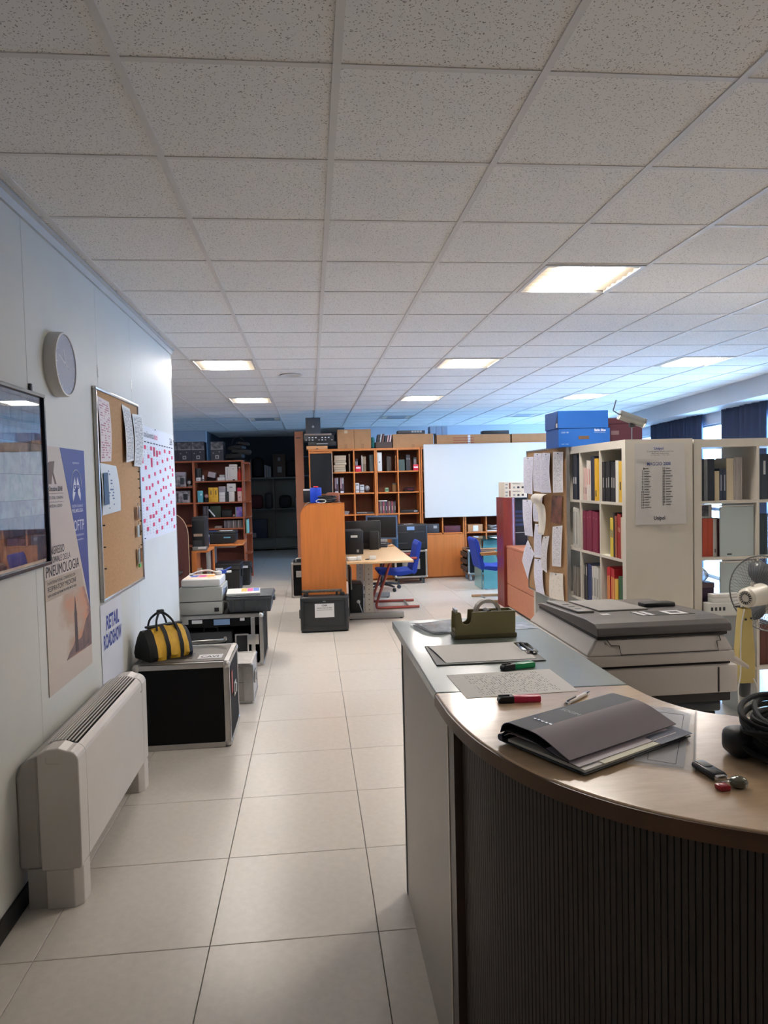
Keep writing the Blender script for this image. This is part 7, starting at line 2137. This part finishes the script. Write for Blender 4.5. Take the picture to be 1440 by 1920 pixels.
fb('navy_box', 'navy box at the bottom of the unlit storage cabinet', 'box', -1.50, -1.08, .30, .46, mat('navy_box', (26, 36, 60), .5), .01, (('label', GREY_PL, (.1, .35, .05, .3)),))
def ft(name, label, cat, x0, x1, h, m, r=.02, parts=()):
    return bxthing(name, label, cat, x0, x1, 17.68, 17.95, 1.7855, 1.7855 + h, m, r, parts)
ft('black_case', 'black case with a pale edge on top of the unlit storage', 'case', -1.62, -1.42, .45, BLACK, .01, (('edge', GREY_PL, (.92, 1, 0, 1)),))
ft('rucksack', 'round topped black rucksack on top of the unlit storage', 'rucksack', -1.40, -1.12, .50, BLKNY, .11)
for k in range(3):
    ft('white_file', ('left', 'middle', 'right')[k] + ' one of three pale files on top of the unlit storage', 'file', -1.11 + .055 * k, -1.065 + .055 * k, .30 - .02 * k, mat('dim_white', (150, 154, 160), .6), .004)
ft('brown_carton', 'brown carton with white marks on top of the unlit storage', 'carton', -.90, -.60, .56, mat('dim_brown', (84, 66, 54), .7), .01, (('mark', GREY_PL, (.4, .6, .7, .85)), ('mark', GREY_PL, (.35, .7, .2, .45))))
ft('black_bag', 'large black bag at the right on top of the unlit storage', 'bag', -.58, -.22, .42, BLKNY, .10)
t = ft('small_monitor', 'small monitor with a pale blue frame on top of the unlit storage', 'monitor', -.19, -.145 + .15, .50, BLACK, .01)
bb = B()
for q in ((-.096, .096, .47, .495), (-.096, .096, .005, .03), (-.096, -.075, .03, .47), (.075, .096, .03, .47)):
    box(bb, q[0], q[1], -.145, -.1355, q[2], q[3])
obj('frame', bb, mat('monitor_bezel_blue', (92, 116, 150), .4), t)

# ================================================================== pieces that belong to a part go one level deeper
def regroup(things, pieces, part):
    for t in [o for o in bpy.data.objects if o.parent is None and o.name.split('.')[0] in things]:
        kids = list(t.children)
        host = next((k for k in kids if k.name.split('.')[0] == part), None)
        if host is None:
            continue
        for k in kids:
            if k is not host and (k.name.split('.')[0] in pieces or pieces == ('*',)):
                k.parent = host
                k.matrix_parent_inverse = host.matrix_basis.inverted()
regroup(('wall_clock',), ('hand', 'hour_mark'), 'dial')
regroup(('congress_poster', 'roadshow_poster'), ('*',), 'paper')
regroup(('year_planner', 'wall_calendar'), ('*',), 'sheet')
regroup(('archive_box',), ('box_lettering', 'hand_hole'), 'body')
regroup(('archive_box',), ('lid_tuck', 'paper_tag'), 'lid')
regroup(('equipment_case',), ('label_lettering',), 'label')
regroup(('flight_case',), ('label_lettering',), 'label_plate')
regroup(('copier',), ('label_stripe', 'barcode_label', 'oval_label_logo'), 'dark_label')
regroup(('copier',), ('feeder_slot',), 'feeder_cover')
regroup(('copier',), ('tray_seam',), 'base_tray')
regroup(('brochure_folder',), ('foil_lettering', 'foil_mark'), 'cover_panel')
regroup(('curved_cabinet',), ('button_row', 'shelf_line'), 'dark_carcass')
regroup(('toner_carton', 'device_carton'), ('*',), 'box')
regroup(('audio_mixer',), ('control',), 'body')
regroup(('paper_box',), ('*',), 'carton')
regroup(('beech_desk',), ('leg_hole',), 'leg')
regroup(('cork_board',), ('push_pin',), 'cork')
regroup(('pedestal_fan',), ('vent_slots', 'oscillation_knob'), 'motor_housing')
regroup(('desktop_printer',), ('colour_patch',), 'colour_sheet')
regroup(('desktop_printer',), ('side_label', 'side_port'), 'body')
regroup(('duffel_bag',), ('webbing_strap', 'zip_flap'), 'body')
regroup(('fan_coil_heater',), ('badge',), 'front_panel')
regroup(('car_key',), ('button_panel', 'metal_end'), 'key_body')
regroup(('desk_phone',), ('key', 'label'), 'base')
bpy.context.view_layer.update()
import OpenImageIO as oiio, numpy as np, sys
def load(p='/workdir/render_main.png'):
    b=oiio.ImageBuf(p); a=b.get_pixels(oiio.FLOAT)[:,:,:3]; return a
a=load(); s=a.shape[1]/1440
pts=dict(ceil_top=(400,60),ceil_mid=(500,350),ceil_far=(650,640),ceil_right=(1300,600),wall_near=(40,550),wall_mid=(215,650),wall_end=(300,1100),floor_near=(520,1850),floor_mid=(560,1450),floor_far=(580,1220),floor_vfar=(820,1110),wb=(900,900),shelfside=(1240,1080),counter_top=(900,1270),maple=(1150,1420) ,panel=(800,1500),slat=(1100,1700),heater=(200,1450),orange=(600,1050),case=(340,1330),copier=(1250,1215),darkwall=(500,850),cork=(225,950))
for k,(x,y) in pts.items():
    x0,y0=int(x*s),int(y*s); print(k,(a[y0-3:y0+4,x0-3:x0+4].mean((0,1))*255).round().astype(int))
